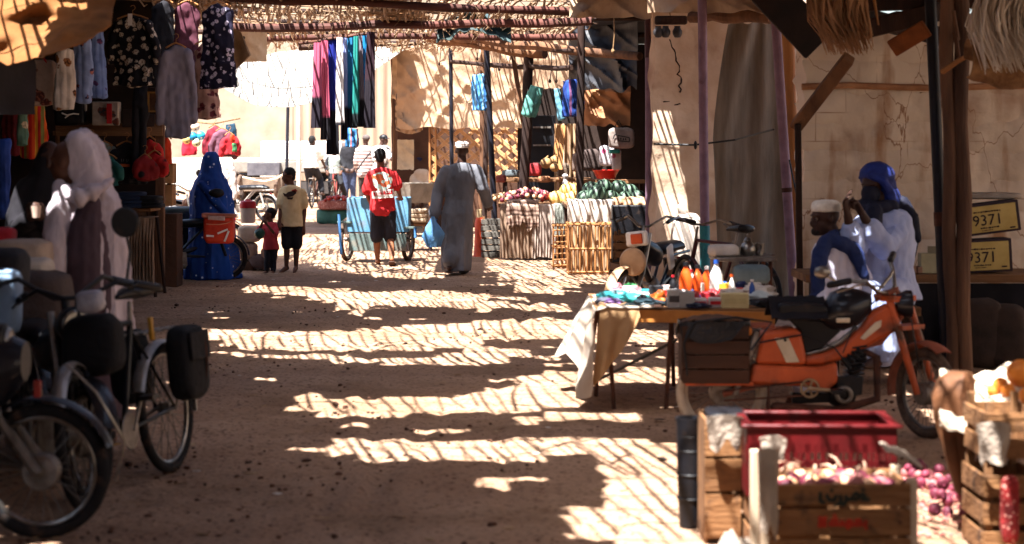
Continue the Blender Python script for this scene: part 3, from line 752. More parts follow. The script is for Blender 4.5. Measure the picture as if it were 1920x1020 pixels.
# hanging bundles of dry palm leaves
def fronds(px0, px1, py0, py1, d, n, seed, spread, name, label, m):
    r_ = random.Random(seed); t = thing(name, label, 'palm leaves', tuple(W((px0 + px1) / 2, py0, d)), group='dry palm leaf bundles hanging at the top right')
    mb = MB()
    for i in range(n):
        u = r_.random(); a = W(lerp(px0, px1, u), py0 - r_.uniform(0, 30), d + r_.uniform(-.2, .2)); b = W(lerp(px0, px1, u) + spread * (u - .35) + r_.uniform(-14, 14) + 20, py1 + r_.uniform(-35, 12), d + r_.uniform(-.25, .25))
        mid = a.lerp(b, .55) + V(r_.uniform(-.05, .05) - .06, r_.uniform(-.05, .05), 0)
        w0 = r_.uniform(.005, .013); pts = [a, a.lerp(mid, .5) + V(-.02, 0, 0), mid, b]
        sd = V(r_.uniform(-1, 1), r_.uniform(-1, 1), 0).normalized()
        mb.loft([(p, sd, (b - a).cross(sd), w0 * q, .003) for p, q in zip(pts, (.6, 1, .9, .25))], 5)
    part(mb, 'leaflets', m, t, world=True)
    mb = MB()
    for i in range(4):
        u = i / 3; mb.tube([W(lerp(px0, px1, u), py0 - 20, d), W(lerp(px0, px1, u) + 15, lerp(py0, py1, .6), d)], [.016, .006], 6)
    part(mb, 'midrib', m_bamboo, t, world=True)
m_frond = mat('dry palm leaf', 'b88a60', '7d5638', 5, .8, .2, st=(1, 1, .2), trans=.1)
fronds(1520, 1632, -20, 92, 14.0, 330, 3, -40, 'palm_bundle', 'arched golden palm leaf bundle hanging above the timber brace', m_frond)
m_frondp = mat('sunlit-toned palm leaf', 'd9cdbd', 'a3927e', 5, .8, .2, st=(1, 1, .2))  # paler copy of the dry leaf; sunlight put into its colour
fronds(1835, 1960, 0, 128, 12.6, 300, 4, 30, 'palm_bundle', 'sunlit-toned palm leaf bundle hanging at the top right corner', m_frondp)
def rolled(u, v):
    a = u * math.pi * 1.6
    p = W(lerp(1815, 1990, v), 108 + 20 * math.sin(v * 3), 12.9); r = .13 + .02 * N3((u * 5, v * 7, 0), 1)
    return p + V(0, math.cos(a) * r, math.sin(a) * r)
single(MB().sheet(rolled, 20, 40, .008), 'rolled_matting', m_palm, 'dark rolled matting tied under the sunlit-toned palm leaves', 'matting')

# ---------------------------------------------------------------- left shop shell
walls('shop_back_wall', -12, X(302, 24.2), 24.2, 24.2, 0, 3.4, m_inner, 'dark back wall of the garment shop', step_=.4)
walls('left_side_wall', -8.2, -8.2, 3, 24, 0, 3.4, m_inner, 'dark long side wall of the garment shop', step_=.5)
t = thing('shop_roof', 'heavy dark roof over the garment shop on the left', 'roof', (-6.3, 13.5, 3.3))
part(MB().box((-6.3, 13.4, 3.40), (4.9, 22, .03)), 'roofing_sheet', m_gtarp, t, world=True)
for y in (6, 10, 14, 18, 22): part(MB().tube([(-8.4, y, 3.34), (-3.9, y, 3.34)], .04, 7), 'rafter', m_dwood, t, world=True)
part(MB().tube([(-3.95, 3, 3.28), (-3.98, 13, 3.26), (-3.95, 24, 3.3)], .05, 8), 'eave_pole', m_wood, t, world=True)
for y in (5.5, 16.5):
    post(960 + (-5.0) * FP / y, 960 + (-5.0) * FP / y, y, .06, m_wood, 'brown pole deep inside the garment shop' if y > 10 else 'brown pole at the near end of the garment shop', zt=3.3)

# near awning, top left
m_awn = mat('amber canvas', 'a06c3e', '7c4f28', 2.2, .85, .35, bscale=14, trans=.4, dirt=('3a2218', 1.9, .57))
Pn = [[(-60, -60), (70, -70), (150, -75), (235, -60)], [(-60, 10), (60, 5), (140, -2), (212, 14)], [(-60, 60), (40, 52), (130, 40), (208, 48)], [(-60, 100), (20, 122), (85, 105), (160, 80)]]
def awn(u, v):
    def cr(P, t):
        t *= 3; i = min(int(t), 2); f = t - i; f = f * f * (3 - 2 * f) * .5 + f * .5
        return (lerp(P[i][0], P[i + 1][0], f), lerp(P[i][1], P[i + 1][1], f))
    rows = [cr(r_, u) for r_ in Pn]; t = v * 3; i = min(int(t), 2); f = t - i
    px = lerp(rows[i][0], rows[i + 1][0], f); py = lerp(rows[i][1], rows[i + 1][1], f)
    d = 12.6 - 1.1 * v + .25 * N3((u * 4, v * 4, 0), 1) + .12 * math.sin(u * 9 + v * 5)
    return W(px, py, d) + V(0, 0, .02 * N3((u * 12, v * 9, 3), 1))
single(MB().sheet(awn, 60, 40, .006), 'canvas_awning', m_awn, 'stained amber canvas awning drooping at the top left', 'awning')
tarp(-30, 62, 30, 215, 12.4, 12.8, .12, 'dark cloth hanging under the amber awning at the left edge', m=mat('dark cloth', '241c20', '15110f', 3), seed=12, nu=24, nv=30, name='dark_cloth', cat='cloth')

# white canopy strung across the far lane
m_white = mat('white canopy cloth', '9c968c', '8a8276', 2, .9, .2, bscale=12, trans=.12)
def canopy(u, v):
    tx = lerp(430, 770, u); ty = lerp(112, 78, u) - 6 * math.sin(u * math.pi)
    bx = lerp(408, 768, u); by = 152 - 66 * u + 74 * math.sin(math.pi * u ** .8)
    d = lerp(39.5, 35.5, v)
    p = W(lerp(tx, bx, v), lerp(ty, by, v), d)
    p.z -= .18 * math.sin(v * math.pi) * math.sin(u * math.pi)
    p.z += .04 * N3((u * 8, v * 4, 0), 1)
    return p
single(MB().sheet(canopy, 60, 24, .006), 'white_canopy', m_white, 'slack white cloth canopy strung across the far end of the lane', 'canopy')
tarp(444, 500, 44, 116, 27, 27.6, .05, 'pale printed plastic sheet hanging at the roof corner', m=mat('printed sheet', 'd2b48e', 'b89468', 3, pat=flowers(2.6, '3a2a22', .22, 'd9c8a8')), seed=20, nu=16, nv=16, edge=2, name='printed_sheet', cat='sheet')
# hidden sparse far roof bay, added to throw streaks over the canopy and the tarpaulin
t = thing('reed_roof', 'added hidden reed roof bay that throws streaks on the white canopy', 'roof', (-2, 34, 3.9), group='reed roof bays over the lane')
rd = MB(); x = -7.6
while x < 1.5:
    x += rnd.uniform(.09, .17); y = 33.8
    while y < 40.5:
        L = rnd.uniform(.9, 1.6); s1 = rnd.gauss(-.1, .07); r = rnd.uniform(.010, .018); z = 4.0 + .05 * N3((x, y, 0), .6)
        rd.tube([(x, y, z), (x + s1 * L, y + L, z + .02)], [r, r * .7], 5); y += L * rnd.uniform(.8, 1.0)
for k in range(3): rd.tube([(-7.6, 35 + k * .7, 4.02), (1.5, 34 + k * .7 + rnd.uniform(-.2, .2), 4.03)], .014, 5)
part(rd, 'reeds', m_reed, t, world=True)
for y in (34.2, 37, 40.2): part(MB().tube([(-7.8, y, 3.95), (1.6, y, 3.95)], .05, 8), 'rafter', m_dwood, t, world=True)
def khaki(u, v):
    return W(lerp(lerp(424, 452, u), lerp(428, 470, u), v), lerp(lerp(46, 60, u), lerp(140, 104, u), v), 24.5) + V(0, .08 * math.sin(u * 4) * v, 0)
single(MB().sheet(khaki, 14, 14, .03), 'khaki_canvas', mat('khaki canvas', '9c8468', '7a6248', 4), 'folded khaki canvas flap at the right end of the hanging garments', 'canvas')
# ================================================================ FIGURES
m_eye = mat('eye', '5a4c44', '4a3c34', 5, .3, 0); m_iris = mat('iris', '1a0f0a', None, 5, .2, 0)
def hand(mb, w_, el, k=1, curl=.5, thumb=1, pal=None, ln=1.06):
    """palm, four unequal bent fingers and a thumb from the side of the palm"""
    t = (w_ - el).normalized(); n = Vector(pal) if pal else V(0, 1, 0); n = (n - t * n.dot(t))
    n = n.normalized() if n.length > .01 else t.orthogonal().normalized()
    s = t.cross(n) * thumb; k = k * ln
    mb.loft([(w_ - t * .02 * k, s, n, .026 * k, .020 * k), (w_ + t * .03 * k, s, n, .034 * k, .018 * k), (w_ + t * .08 * k, s, n, .042 * k, .015 * k), (w_ + t * .1 * k, s, n, .038 * k, .011 * k)], 12)
    for i, L in enumerate((.072, .080, .074, .058)):
        b = w_ + t * .09 * k + s * (.030 - .020 * i) * k; c = curl * (1 + .12 * i); p = [b]; a = .15
        for q in (.42, .33, .25):
            a += c * .95; dd = t * math.cos(a) + n * math.sin(a); p.append(p[-1] + dd * L * q * k)
        mb.tube(p, [.0095 * k, .009 * k, .008 * k, .007 * k], 7, True)
    b = w_ + t * .03 * k + s * .028 * k; d1 = (t * .6 + s * .75 + n * .3).normalized(); d2 = (t * .9 + s * .25 + n * .5).normalized()
    mb.tube([b, b + d1 * .035 * k, b + d1 * .035 * k + d2 * .032 * k], [.013 * k, .011 * k, .009 * k], 7, True)
def clothfold(a=.012, f=9, sz=.35, seed=0):
    def fn(p): return a * (N3((p[0] * 1, p[1], p[2] * sz), f, seed) + .5 * N3((p[0], p[1], p[2] * .8), f * 2.3, seed + 4))
    return fn
class Fig:
    def __init__(s, label, d, J, fwd, k=1.0, skin=None, look=None, group=None, vox=.012, up=(0, 0, 1), base=None):
        s.d = d; s.k = k; s.vox = vox; s.skin = skin or m_skin
        s.J = {n: W(p[0], p[1], d + (p[2] if len(p) > 2 else 0)) for n, p in J.items()}
        s.f = Vector(fwd).normalized(); s.lk = Vector(look or fwd).normalized(); s.up = Vector(up)
        s.side = (s.J['sr'] - s.J['sl']).normalized()
        pv = s.J['pv']; b = base if base is not None else gz(pv.x, pv.y)
        s.root = thing('person', label, 'person', (pv.x, pv.y, b), group=group)
    def spine(s, g=0, lo=-.1, hi=1.0, fat=1):
        J = s.J; k = s.k; a = J['pv']; c = J['nk']; up = (c - a); sd = s.side
        hipsd = (J['hr'] - J['hl']).normalized() if 'hr' in J else sd
        T = [(-.16, .12, .10), (-.02, .162, .118), (.25, .142, .108), (.5, .150, .118), (.72, .168, .118), (.86, .165, .098), (.95, .12, .078), (1.0, .065, .062)]
        secs = []
        for t, rx, ry in T:
            if t < lo - .001 or t > hi: continue
            q = max(0, min(1, t)); v = hipsd.lerp(sd, q).normalized(); fr = up.cross(v).normalized()
            secs.append((a + up * t + s.f * .015 * math.sin(q * 3) * k, v, fr, (rx * k * fat + g), (ry * k * fat + g)))
        return secs
    def headshape(s, mb, ears=True):
        c = s.J['hd']; k = s.k ** .45; f = s.lk; u = (s.up - f * s.up.dot(f)).normalized(); r = f.cross(u)
        M = Matrix((r, f, u)).transposed()
        mb.ell(c + u * .025 * k - f * .012 * k, (.073 * k, .092 * k, .092 * k), M, 18, 12)
        mb.ell(c - u * .035 * k + f * .022 * k, (.056 * k, .062 * k, .078 * k), M, 14, 10)
        mb.ell(c - u * .092 * k + f * .055 * k, (.024 * k, .024 * k, .020 * k), M, 8, 6)
        mb.tube([c + u * .012 * k + f * .078 * k, c - u * .022 * k + f * .098 * k, c - u * .036 * k + f * .094 * k], [.009 * k, .014 * k, .012 * k], 7, True)
        mb.tube([c - u * .036 * k + f * .088 * k + r * .012 * k, c - u * .036 * k + f * .088 * k - r * .012 * k], [.009 * k, .009 * k], 6, True)
        mb.tube([c + u * .026 * k + f * .070 * k + r * .045 * k, c + u * .03 * k + f * .080 * k, c + u * .026 * k + f * .070 * k - r * .045 * k], .011 * k, 7, True)
        for o in (-.058, -.070): mb.tube([c + u * o * k + f * .079 * k + r * .02 * k, c + u * (o + .002) * k + f * .086 * k, c + u * o * k + f * .079 * k - r * .02 * k], .0075 * k, 6, True)
        if ears:
            for q in (-1, 1): mb.ell(c + r * .076 * q * k - u * .005 * k - f * .008 * k, (.010 * k, .018 * k, .030 * k), M, 8, 7)
        return c, f, u, r, k, M
    def body(s, curl=.5, hk=None, legs=True, curls=None, pals=(None, None), sh=None):
        J = s.J; k = s.k; mb = MB()
        mb.loft(s.spine(-.012), 18)
        mb.tube([J['nk'] - V(0, 0, .06 * k), J['nk'].lerp(J['hd'], .55)], [.062 * k ** .7, .052 * k ** .6], 12, True)
        c, f, u, r, kk, M = s.headshape(mb)
        for q in 'lr':
            if 'e' + q in J:
                mb.tube([J['s' + q], J['s' + q].lerp(J['e' + q], .35), J['e' + q], J['e' + q].lerp(J['w' + q], .35), J['w' + q]], [.050 * k, .047 * k, .037 * k, .037 * k, .025 * k], 12, True)
                cu = curls[0 if q == 'l' else 1] if curls else curl
                hand(mb, J['w' + q], J['e' + q], k ** .8, cu, 1 if q == 'l' else -1, pals[0 if q == 'l' else 1])
            if legs and 'k' + q in J:
                a = J['a' + q]
                mb.tube([J['h' + q], J['h' + q].lerp(J['k' + q], .5), J['k' + q], J['k' + q].lerp(a, .3), a], [.085 * k, .070 * k, .052 * k, .053 * k, .034 * k], 12, True)
                tf = s.f if 't' + q not in J else (J['t' + q] - a).normalized()
                kf = k ** .8
                heel = a - V(0, 0, .035 * kf) - tf * .03 * kf
                mb.tube([heel, a - V(0, 0, .03 * kf) + tf * .05 * kf, a - V(0, 0, .052 * kf) + tf * .14 * kf, a - V(0, 0, .058 * kf) + tf * .19 * kf], [.034 * kf, .038 * kf, .032 * kf, .018 * kf], 10, True)
        solid(mb, 'body', s.skin, s.root, s.vox * .8, it=2) if False else s._w(mb, 'body', s.skin, s.vox * .85, None, 2)
    def _w(s, mb, name, m, vox=None, fold=None, it=3, label=None):
        I = MW[s.root.name].inverted(); mb.v = [I @ p for p in mb.v]
        return solid(mb, name, m, s.root, vox or s.vox, fold, it, label)
    def shirt(s, m, sleeve=.55, hem=-.1, g=.02, name='shirt', fold=.010, slv=.022, flare=0, label=None, seed=0, collar=True):
        J = s.J; k = s.k; mb = MB(); secs = s.spine(g, -.02 if hem > -.15 else -.16)
        if hem < 0:
            c, sd, fr, rx, ry = secs[0]; up = J['nk'] - J['pv']
            secs = [(J['pv'] + up * hem, sd, fr, rx + flare, ry + flare)] + secs
        secs = secs[:-1] + [(secs[-1][0], secs[-1][1], secs[-1][2], .07 * k, .068 * k)]
        mb.loft(secs, 22)
        for q in 'lr':
            if 'e' + q not in J: continue
            a, b, c_ = J['s' + q], J['e' + q], J['w' + q]
            if sleeve <= 1: mb.tube([a, a.lerp(b, sleeve * .5), a.lerp(b, sleeve)], [(.052 + slv * .6) * k + .003, (.05 + slv) * k, (.05 + slv * 1.3) * k], 12, True)
            else: mb.tube([a, a.lerp(b, .5), b, b.lerp(c_, (sleeve - 1) * .6), b.lerp(c_, sleeve - 1)], [(.052 + slv * .6) * k, (.048 + slv) * k, (.042 + slv) * k, (.036 + slv) * k, (.032 + slv * 1.2) * k], 12, True)
        return s._w(mb, name, m, None, clothfold(fold, 9 / max(k, .6), .5, seed), 2, label)
    def trousers(s, m, to=1.92, g=.018, name='trousers', fold=.008, seed=3, top=.12):
        J = s.J; k = s.k; mb = MB(); sp = s.spine(g * .8, -.16, top + .14)
        mb.loft(sp[:3], 20)
        for q in 'lr':
            a, b, c = J['h' + q], J['k' + q], J['a' + q]
            if to <= 1: mb.tube([a, a.lerp(b, to * .5), a.lerp(b, to)], [(.088 + g) * k, (.078 + g) * k, (.072 + g * 1.4) * k], 14, True)
            else: mb.tube([a, a.lerp(b, .5), b, b.lerp(c, (to - 1) * .5), b.lerp(c, to - 1)], [(.088 + g) * k, (.074 + g) * k, (.058 + g) * k, (.054 + g) * k, (.044 + g * 1.3) * k], 14, True)
        return s._w(mb, name, m, None, clothfold(fold, 10 / max(k, .6), .6, seed), 2)
    def robe(s, m, prof, g=.03, sleeve=1.9, slv=.03, nf=7, amp=.07, name='robe', fold=.012, legs=0, seed=1, label=None):
        """prof: (px, py, half width in px, front-back radius in m) rows from the hips down to the hem"""
        J = s.J; k = s.k; mb = MB(); S = s.spine(g, .2)
        rows = []
        for px, py, hw, rf in reversed(prof):
            rows.append((W(px, py, s.d), V(1, 0, 0), V(0, 1, 0), hw * s.d / FP, rf))
        n = len(rows)
        S = [(c, a, b, ra, rb) for c, a, b, ra, rb in S]
        fl = lambda t, th: amp * max(0, 1 - t * 1.6) * math.cos(nf * th + 1.3 + 2 * t) + .5 * amp * max(0, 1 - t * 1.4) * math.sin((nf * 2 - 3) * th + t * 3)
        s0 = S[0][1]
        # keep the section vectors turning the same way
        fixed = []
        for c, a, b, ra, rb in S:
            if a.x < 0: a = -a
            if b.y < 0: b = -b
            fixed.append((c, a, b, ra, rb))
        mb.loft(rows + fixed, 36, fl)
        for q in 'lr':
            if 'e' + q not in J: continue
            a, b, c_ = J['s' + q], J['e' + q], J['w' + q]; z = min(sleeve - 1, 1)
            mb.tube([a, a.lerp(b, .5), b, b.lerp(c_, z * .6), b.lerp(c_, z)], [(.055 + slv * .5) * k, (.05 + slv) * k, (.044 + slv) * k, (.042 + slv * 1.1) * k, (.040 + slv * 1.3) * k], 12, True)
        if legs:
            for q in 'lr': mb.tube([J['h' + q], J['k' + q], J['k' + q].lerp(J['a' + q], .8)], [.11 * k, .1 * k, .10 * k], 12, True)
        return s._w(mb, name, m, None, clothfold(fold, 8, .25, seed), 2, label)
    def hair(s, m=None, back=.0, name='hair', g=1.0, lab=None):
        c = s.J['hd']; k = s.k ** .45; f = s.lk; u = (s.up - f * s.up.dot(f)).normalized(); r = f.cross(u); M = Matrix((r, f, u)).transposed(); mb = MB()
        mb.ell(c + u * .034 * k - f * .020 * k, (.080 * k * g, .093 * k * g, .091 * k * g), M, 18, 12)
        mb.ell(c - u * .01 * k - f * .045 * k, (.070 * k, .058 * k, .07 * k), M, 14, 10)
        s._w(mb, name, m or m_hair, None, clothfold(.006, 40, 1), 1, lab)
    def cap(s, m, hgt=.06, kind='kufi', name='cap', lab=None):
        c = s.J['hd']; k = s.k ** .45; f = s.lk; u = (s.up - f * s.up.dot(f)).normalized(); u = (u - f * .12).normalized(); r = f.cross(u).normalized(); f2 = u.cross(r); M = Matrix((r, f2, u)).transposed(); mb = MB()
        o = c + u * .045 * k - f * .012 * k
        if kind == 'kufi':
            mb.lathe(o, [(.0, -.005), (.079 * k, -.005), (.084 * k, .0), (.086 * k, .03 * k), (.082 * k, .05 * k), (.068 * k, .066 * k), (.03 * k, .074 * k), (0, .076 * k)], 28, (M.to_4x4() @ Matrix.Diagonal((1, 1.2, 1, 1))))
        else:
            mb.ell(o, (.084 * k, .098 * k, .075 * k), M, 18, 10)
            mb.ell(o + f * .085 * k - u * .01, (.066 * k, .075 * k, .010 * k), M, 16, 6)
        return s._w(mb, name, m, .008, clothfold(.003, 30, 1), 1, lab)
    def turban(s, m, name='turban', lab=None, face=True, g=1.0):
        c = s.J['hd']; k = s.k ** .45; f = s.lk; u = (s.up - f * s.up.dot(f)).normalized(); r = f.cross(u); M = Matrix((r, f, u)).transposed(); mb = MB()
        o = c + u * .05 * k - f * .02 * k
        mb.ell(o, (.092 * k * g, .108 * k * g, .080 * k * g), M, 18, 12)
        for i in range(4):
            a = (-.5 + i * .33); q = [o + (r * math.cos(t) * .088 + f * math.sin(t) * .104 + u * (.018 * i - .03 + .03 * math.sin(t * 1 + a * 3))) * k * g for t in np.linspace(0, 6.28, 20)]
            mb.tube(q, .022 * k, 7)
        mb.ell(c - f * .05 * k - u * .02 * k, (.085 * k, .07 * k, .11 * k), M, 14, 10)
        return s._w(mb, name, m, .009, clothfold(.006, 22, .7), 1, lab)
    def eyes(s):
        c = s.J['hd']; k = s.k ** .45; f = s.lk; u = (s.up - f * s.up.dot(f)).normalized(); r = f.cross(u)
        for q in (-1, 1):
            e = MB().ell(c + r * q * .031 * k + u * .004 * k + f * .070 * k, .0105 * k, None, 10, 8)
            o = part(e, 'eye', m_eye, s.root, world=True)
            part(MB().ell(c + r * q * .031 * k + u * .003 * k + f * .078 * k, .0052 * k, None, 8, 6), 'iris', m_iris, o, world=True)
    def sandals(s, m):
        for q in 'lr':
            a = s.J['a' + q]; k = s.k ** .8; tf = s.f if 't' + q not in s.J else (s.J['t' + q] - a).normalized()
            mb = MB(); mb.bar(a - V(0, 0, .082 * k) - tf * .07 * k, a - V(0, 0, .095 * k) + tf * .2 * k, .085 * k, .018)
            mb.torus(a - V(0, 0, .05 * k) + tf * .1 * k, .042 * k, .01, n=12, m=5, a0=0, a1=math.pi, M=Matrix.Rotation(math.atan2(-tf.x, tf.y), 4, 'Z'))
            part(mb, 'sandal', m, s.root, world=True, bevel=.006)

PEOPLE = []
# --- man in the grey robe, walking away with a blue bag
F = Fig('man in a long grey robe and knitted cap walking away with a blue bag', 25,
        dict(hd=(866, 283), nk=(866, 305), pv=(860, 398), sl=(836, 320), sr=(894, 318), el=(822, 362, .03), wl=(813, 402, -.08), er=(905, 352, .0), wr=(915, 380, .12),
             hl=(850, 405), hr=(872, 405), kl=(850, 452, -.05), kr=(872, 455, .05), al=(842, 497, -.25), ar=(868, 508, .15)), (-.1, 1, 0), 1.06, m_skind, vox=.013)
m_grobe = mat('grey robe cloth', '6e6f76', '505157', 3, .9, .25, bscale=60, st=(1, 1, .4))
F.body(curls=(1.0, .45)); F.robe(m_grobe, [(858, 400, 29, .18), (857, 440, 29, .19), (856, 475, 29, .22), (856, 500, 28, .25), (856, 507, 27, .26)], g=.024, amp=.09, fold=.014, legs=1, slv=.028, sleeve=1.95)
F.cap(mat('knitted cap', 'd8cfc6', '8a7a72', 20, .9, .3, pat=stripes(2, ['ded6cc', 'ded6cc', '4a2c2a', 'd8cfc6', 'a3968c', '5a3a34'], .05)), name='knitted_cap')
F.sandals(mat('brown leather', '4a3024', '33211a', 9))
# --- blue plastic bag he carries
def bagmesh(c, w_, h, dp, seed=0):
    mb = MB(); secs = []
    for i, t in enumerate(np.linspace(0, 1, 10)):
        r = (.55 + 1.0 * t) if t < .4 else max(.12, .95 - 1.45 * (t - .4))
        secs.append((c + V(0, 0, -h + h * t), V(1, 0, 0), V(0, 1, 0), max(.02, w_ / 2 * r), max(.015, dp / 2 * r)))
    mb.loft(secs, 30, lambda t, th: .22 * N3((math.cos(th) * 2.4, math.sin(th) * 2.4, t * 3 + seed), 1.4) + .10 * math.cos(th * 7 + t * 3))
    return mb
t = thing('plastic_bag', 'bulging blue plastic bag in the grey robed man\'s hand', 'bag', tuple(W(812, 462, 24.9)))
part(bagmesh(W(812, 406, 24.8), .29, .38, .2), 'bag_body', mat('blue film', '6f9ec4', '4878a8', 8, .35, .5, bscale=30, trans=.25, st=(1, 1, .3)), t, world=True)
part(MB().tube([W(808, 412, 24.9), W(811, 402, 24.88), W(815, 402, 24.92), W(819, 413, 24.9)], .012, 7), 'handle', MATS['blue film'], t, world=True)

# --- boy in the red shirt pushing nothing, behind the blue cart
def logo(nt, uv, base):
    return base
F = Fig('boy in a red printed shirt and dark shorts walking away beside the blue cart', 27.2,
        dict(hd=(713, 294), nk=(714, 314), pv=(717, 392), sl=(695, 330), sr=(737, 328), el=(688, 362, .05), wl=(696, 385, .26), er=(746, 352, .03), wr=(750, 368, .2),
             hl=(707, 398), hr=(729, 398), kl=(706, 445, .02), kr=(732, 445, .04), al=(708, 486, .08), ar=(735, 484, -.28), tr=(737, 494, -.16)), (0, 1, 0), .95, mat('warm brown skin', '8a5638', '70452d', 8, .6, .1), vox=.013)
F.body(curls=(.7, .7))
m_red = mat('red shirt cloth', 'c92a2c', 'a81f24', 4, .85, .25, bscale=40)
F.shirt(m_red, .8, -.16, .028, slv=.028, flare=.012, fold=.012)
F.trousers(mat('dark navy shorts', '20202a', '15151c', 5), .98, name='shorts')
F.hair(); F.sandals(MATS['brown leather'])
yb = 27.2 - .165
def flatpic(px0, px1, py0, py1, d, name, m, parent, bow=.012):
    mb = MB(); mb.sheet(lambda u, v: W(lerp(px0, px1, u), lerp(py0, py1, v), d) + V(0, bow * (4 * (u - .5) ** 2), 0), 10, 8, .003)
    return part(mb, name, m, parent, world=True)
def pica(nt, uv, base):
    n = nt.nodes.new('ShaderNodeTexNoise'); n.inputs['Scale'].default_value = 13; n.inputs['Detail'].default_value = 1; nt.links.new(uv, n.inputs[0])
    a = mixc(nt, step(nt, n.outputs[0], .52, .54), hx('bfe0d8'), hx('c8603a')); return mixc(nt, step(nt, n.outputs[0], .40, .42), hx('e8ddc6'), a)
def outline(poly, d, name, m, parent, th=.004, dy=0, bow=None):
    """a flat printed patch with its own outline, given by picture points at depth d"""
    P = [W(x, y, d) for x, y in poly]; n = len(P); c = sum(P, V(0, 0, 0)) / n
    vs = P + [p + V(0, th, 0) for p in P]; mb = MB(); mb.add(vs, [tuple(range(n)), tuple(range(n, 2 * n))[::-1]] + [(k, k + n, (k + 1) % n + n, (k + 1) % n) for k in range(n)])
    return part(mb, name, m, parent, world=True)
pr = outline([(696, 330), (707, 324), (718, 322), (730, 326), (736, 336), (733, 350), (722, 356), (708, 356), (701, 348)], yb - .006, 'shirt_print', mat('shirt print', 'e8ddc6', None, 5, pat=pica), F.root)
sg = outline([(697, 359), (738, 354), (739, 370), (698, 373)], yb - .010, 'lettering_panel', mat('white print', 'e6e0d8', 'd0c8c0', 5), F.root)
outline([(699.5, 361), (736, 356.5), (736.6, 363.5), (700, 367.5)], yb - .014, 'lettering_field', m_red, sg)
Mx = lambda p, ry=0, s_=1: Matrix.Translation(p) @ Matrix.Rotation(R(90), 4, 'X') @ Matrix.Rotation(ry, 4, 'Z')
part(MB().text('WIN 501', .058, Mx(W(718, 360.6, yb - .018), R(7))), 'lettering', MATS['white print'], sg, world=True)
q_ = W(718, 365.4, yb - .018); part(dashes(MB(), q_.x - .11, q_.x + .12, q_.y, q_.z, .011, 3), 'small_print', MATS['white print'], sg, world=True)

# --- boy in beige T-shirt
F = Fig('boy in a beige printed T-shirt and black shorts standing beside the toddler', 25.6,
        dict(hd=(541, 330), nk=(546, 347), pv=(547, 415), sl=(530, 360), sr=(566, 361), el=(526, 392, -.02), wl=(524, 415, -.1), er=(571, 392, .0), wr=(569, 425, -.02),
             hl=(538, 420), hr=(557, 420), kl=(538, 460, -.02), kr=(556, 460, 0), al=(537, 499, -.02), ar=(555, 499, 0), tl=(529, 503, -.1), tr=(551, 503, -.14)), (-.35, -1, 0), .80, MATS['brown skin'], look=(-.85, -.45, -.12), vox=.011)
F.body(); F.shirt(mat('beige tee', 'd6c096', 'bda67c', 4, .9, .25), .72, -.14, .024, slv=.03, flare=.01)
F.trousers(mat('black shorts', '17171c', '101014', 5), .95, name='shorts'); F.hair()
yb = 25.6 - .15
for i, poly in enumerate([[(530, 361), (536, 364), (540, 360), (553, 357), (556, 362), (549, 368), (540, 370), (533, 368)], [(546, 357), (554, 354), (558, 358), (552, 362)], [(537, 370), (550, 370), (548, 374), (540, 374)]]):
    outline(poly, yb, 'shirt_print', mat('dark print' if i != 1 else 'red print', '3a2a26' if i != 1 else 'b84a38', None, 9), F.root)
# --- toddler
F = Fig('toddler in a pink-red T-shirt holding both hands to the mouth', 25.5,
        dict(hd=(506, 402), nk=(507, 416), pv=(508, 462), sl=(493, 425), sr=(518, 425), el=(486, 432, -.1), wl=(494, 412, -.14), er=(516, 440, -.12), wr=(500, 420, -.17),
             hl=(502, 466), hr=(514, 466), kl=(501, 488, -.02), kr=(513, 488), al=(500, 507), ar=(513, 507), tl=(494, 510, -.08), tr=(508, 510, -.1)), (-.5, -.8, 0), .52, MATS['brown skin'], look=(-.9, -.1, .05), vox=.010)
F.body(); F.shirt(mat('pink red tee', 'b8404a', '99303a', 4, .9, .2), .8, -.12, .02, slv=.03); F.trousers(MATS['dark navy shorts'], 1.9); F.hair(g=.98)

# --- woman in the blue dotted veil
m_bveil = mat('royal blue dotted cloth', '1c4fa8', '12347c', 3, .85, .25, pat=dots(11, 'c8d8f0', .16), st=(1, 1, .4))
F = Fig('woman wrapped in a bright blue dotted veil seen from behind', 24.3,
        dict(hd=(396, 305), nk=(396, 325), pv=(398, 420), sl=(374, 340), sr=(420, 340), hl=(388, 425), hr=(408, 425), kl=(388, 470), kr=(410, 470), al=(385, 512, -.1), ar=(448, 514, .1)), (.05, 1, 0), 1.0, m_skind, vox=.014)
F.body()
mb = MB(); d = 24.3; q = d / FP
rows = [(398, 522, 52, .33), (396, 490, 50, .32), (398, 450, 44, .28), (398, 400, 41, .26), (397, 360, 38, .25), (396, 338, 30, .21), (396, 322, 20, .15), (396, 308, 18.5, .13), (396, 294, 16, .115), (395, 285, 9, .07)]
mb.loft([(W(px, py, d), V(1, 0, 0), V(0, 1, 0), hw * q, rf) for px, py, hw, rf in rows], 44, lambda t, th: (.07 * math.cos(9 * th + 3 * t) + .04 * math.cos(17 * th)) * max(0, 1 - t * 1.25))
mb.tube([W(378, 345, d - .2), W(400, 372, d - .28), W(425, 400, d - .22)], [.04, .05, .04], 8, True)
F._w(mb, 'veil', m_bveil, .013, clothfold(.02, 6, .4), 2)
single(MB().ell(W(407, 362, 23.98), (.095, .04, .055), None, 16, 10, .15, 3), 'shoulder_bag', m_dark, 'small round dark bag on the blue veiled woman\'s back', 'bag')

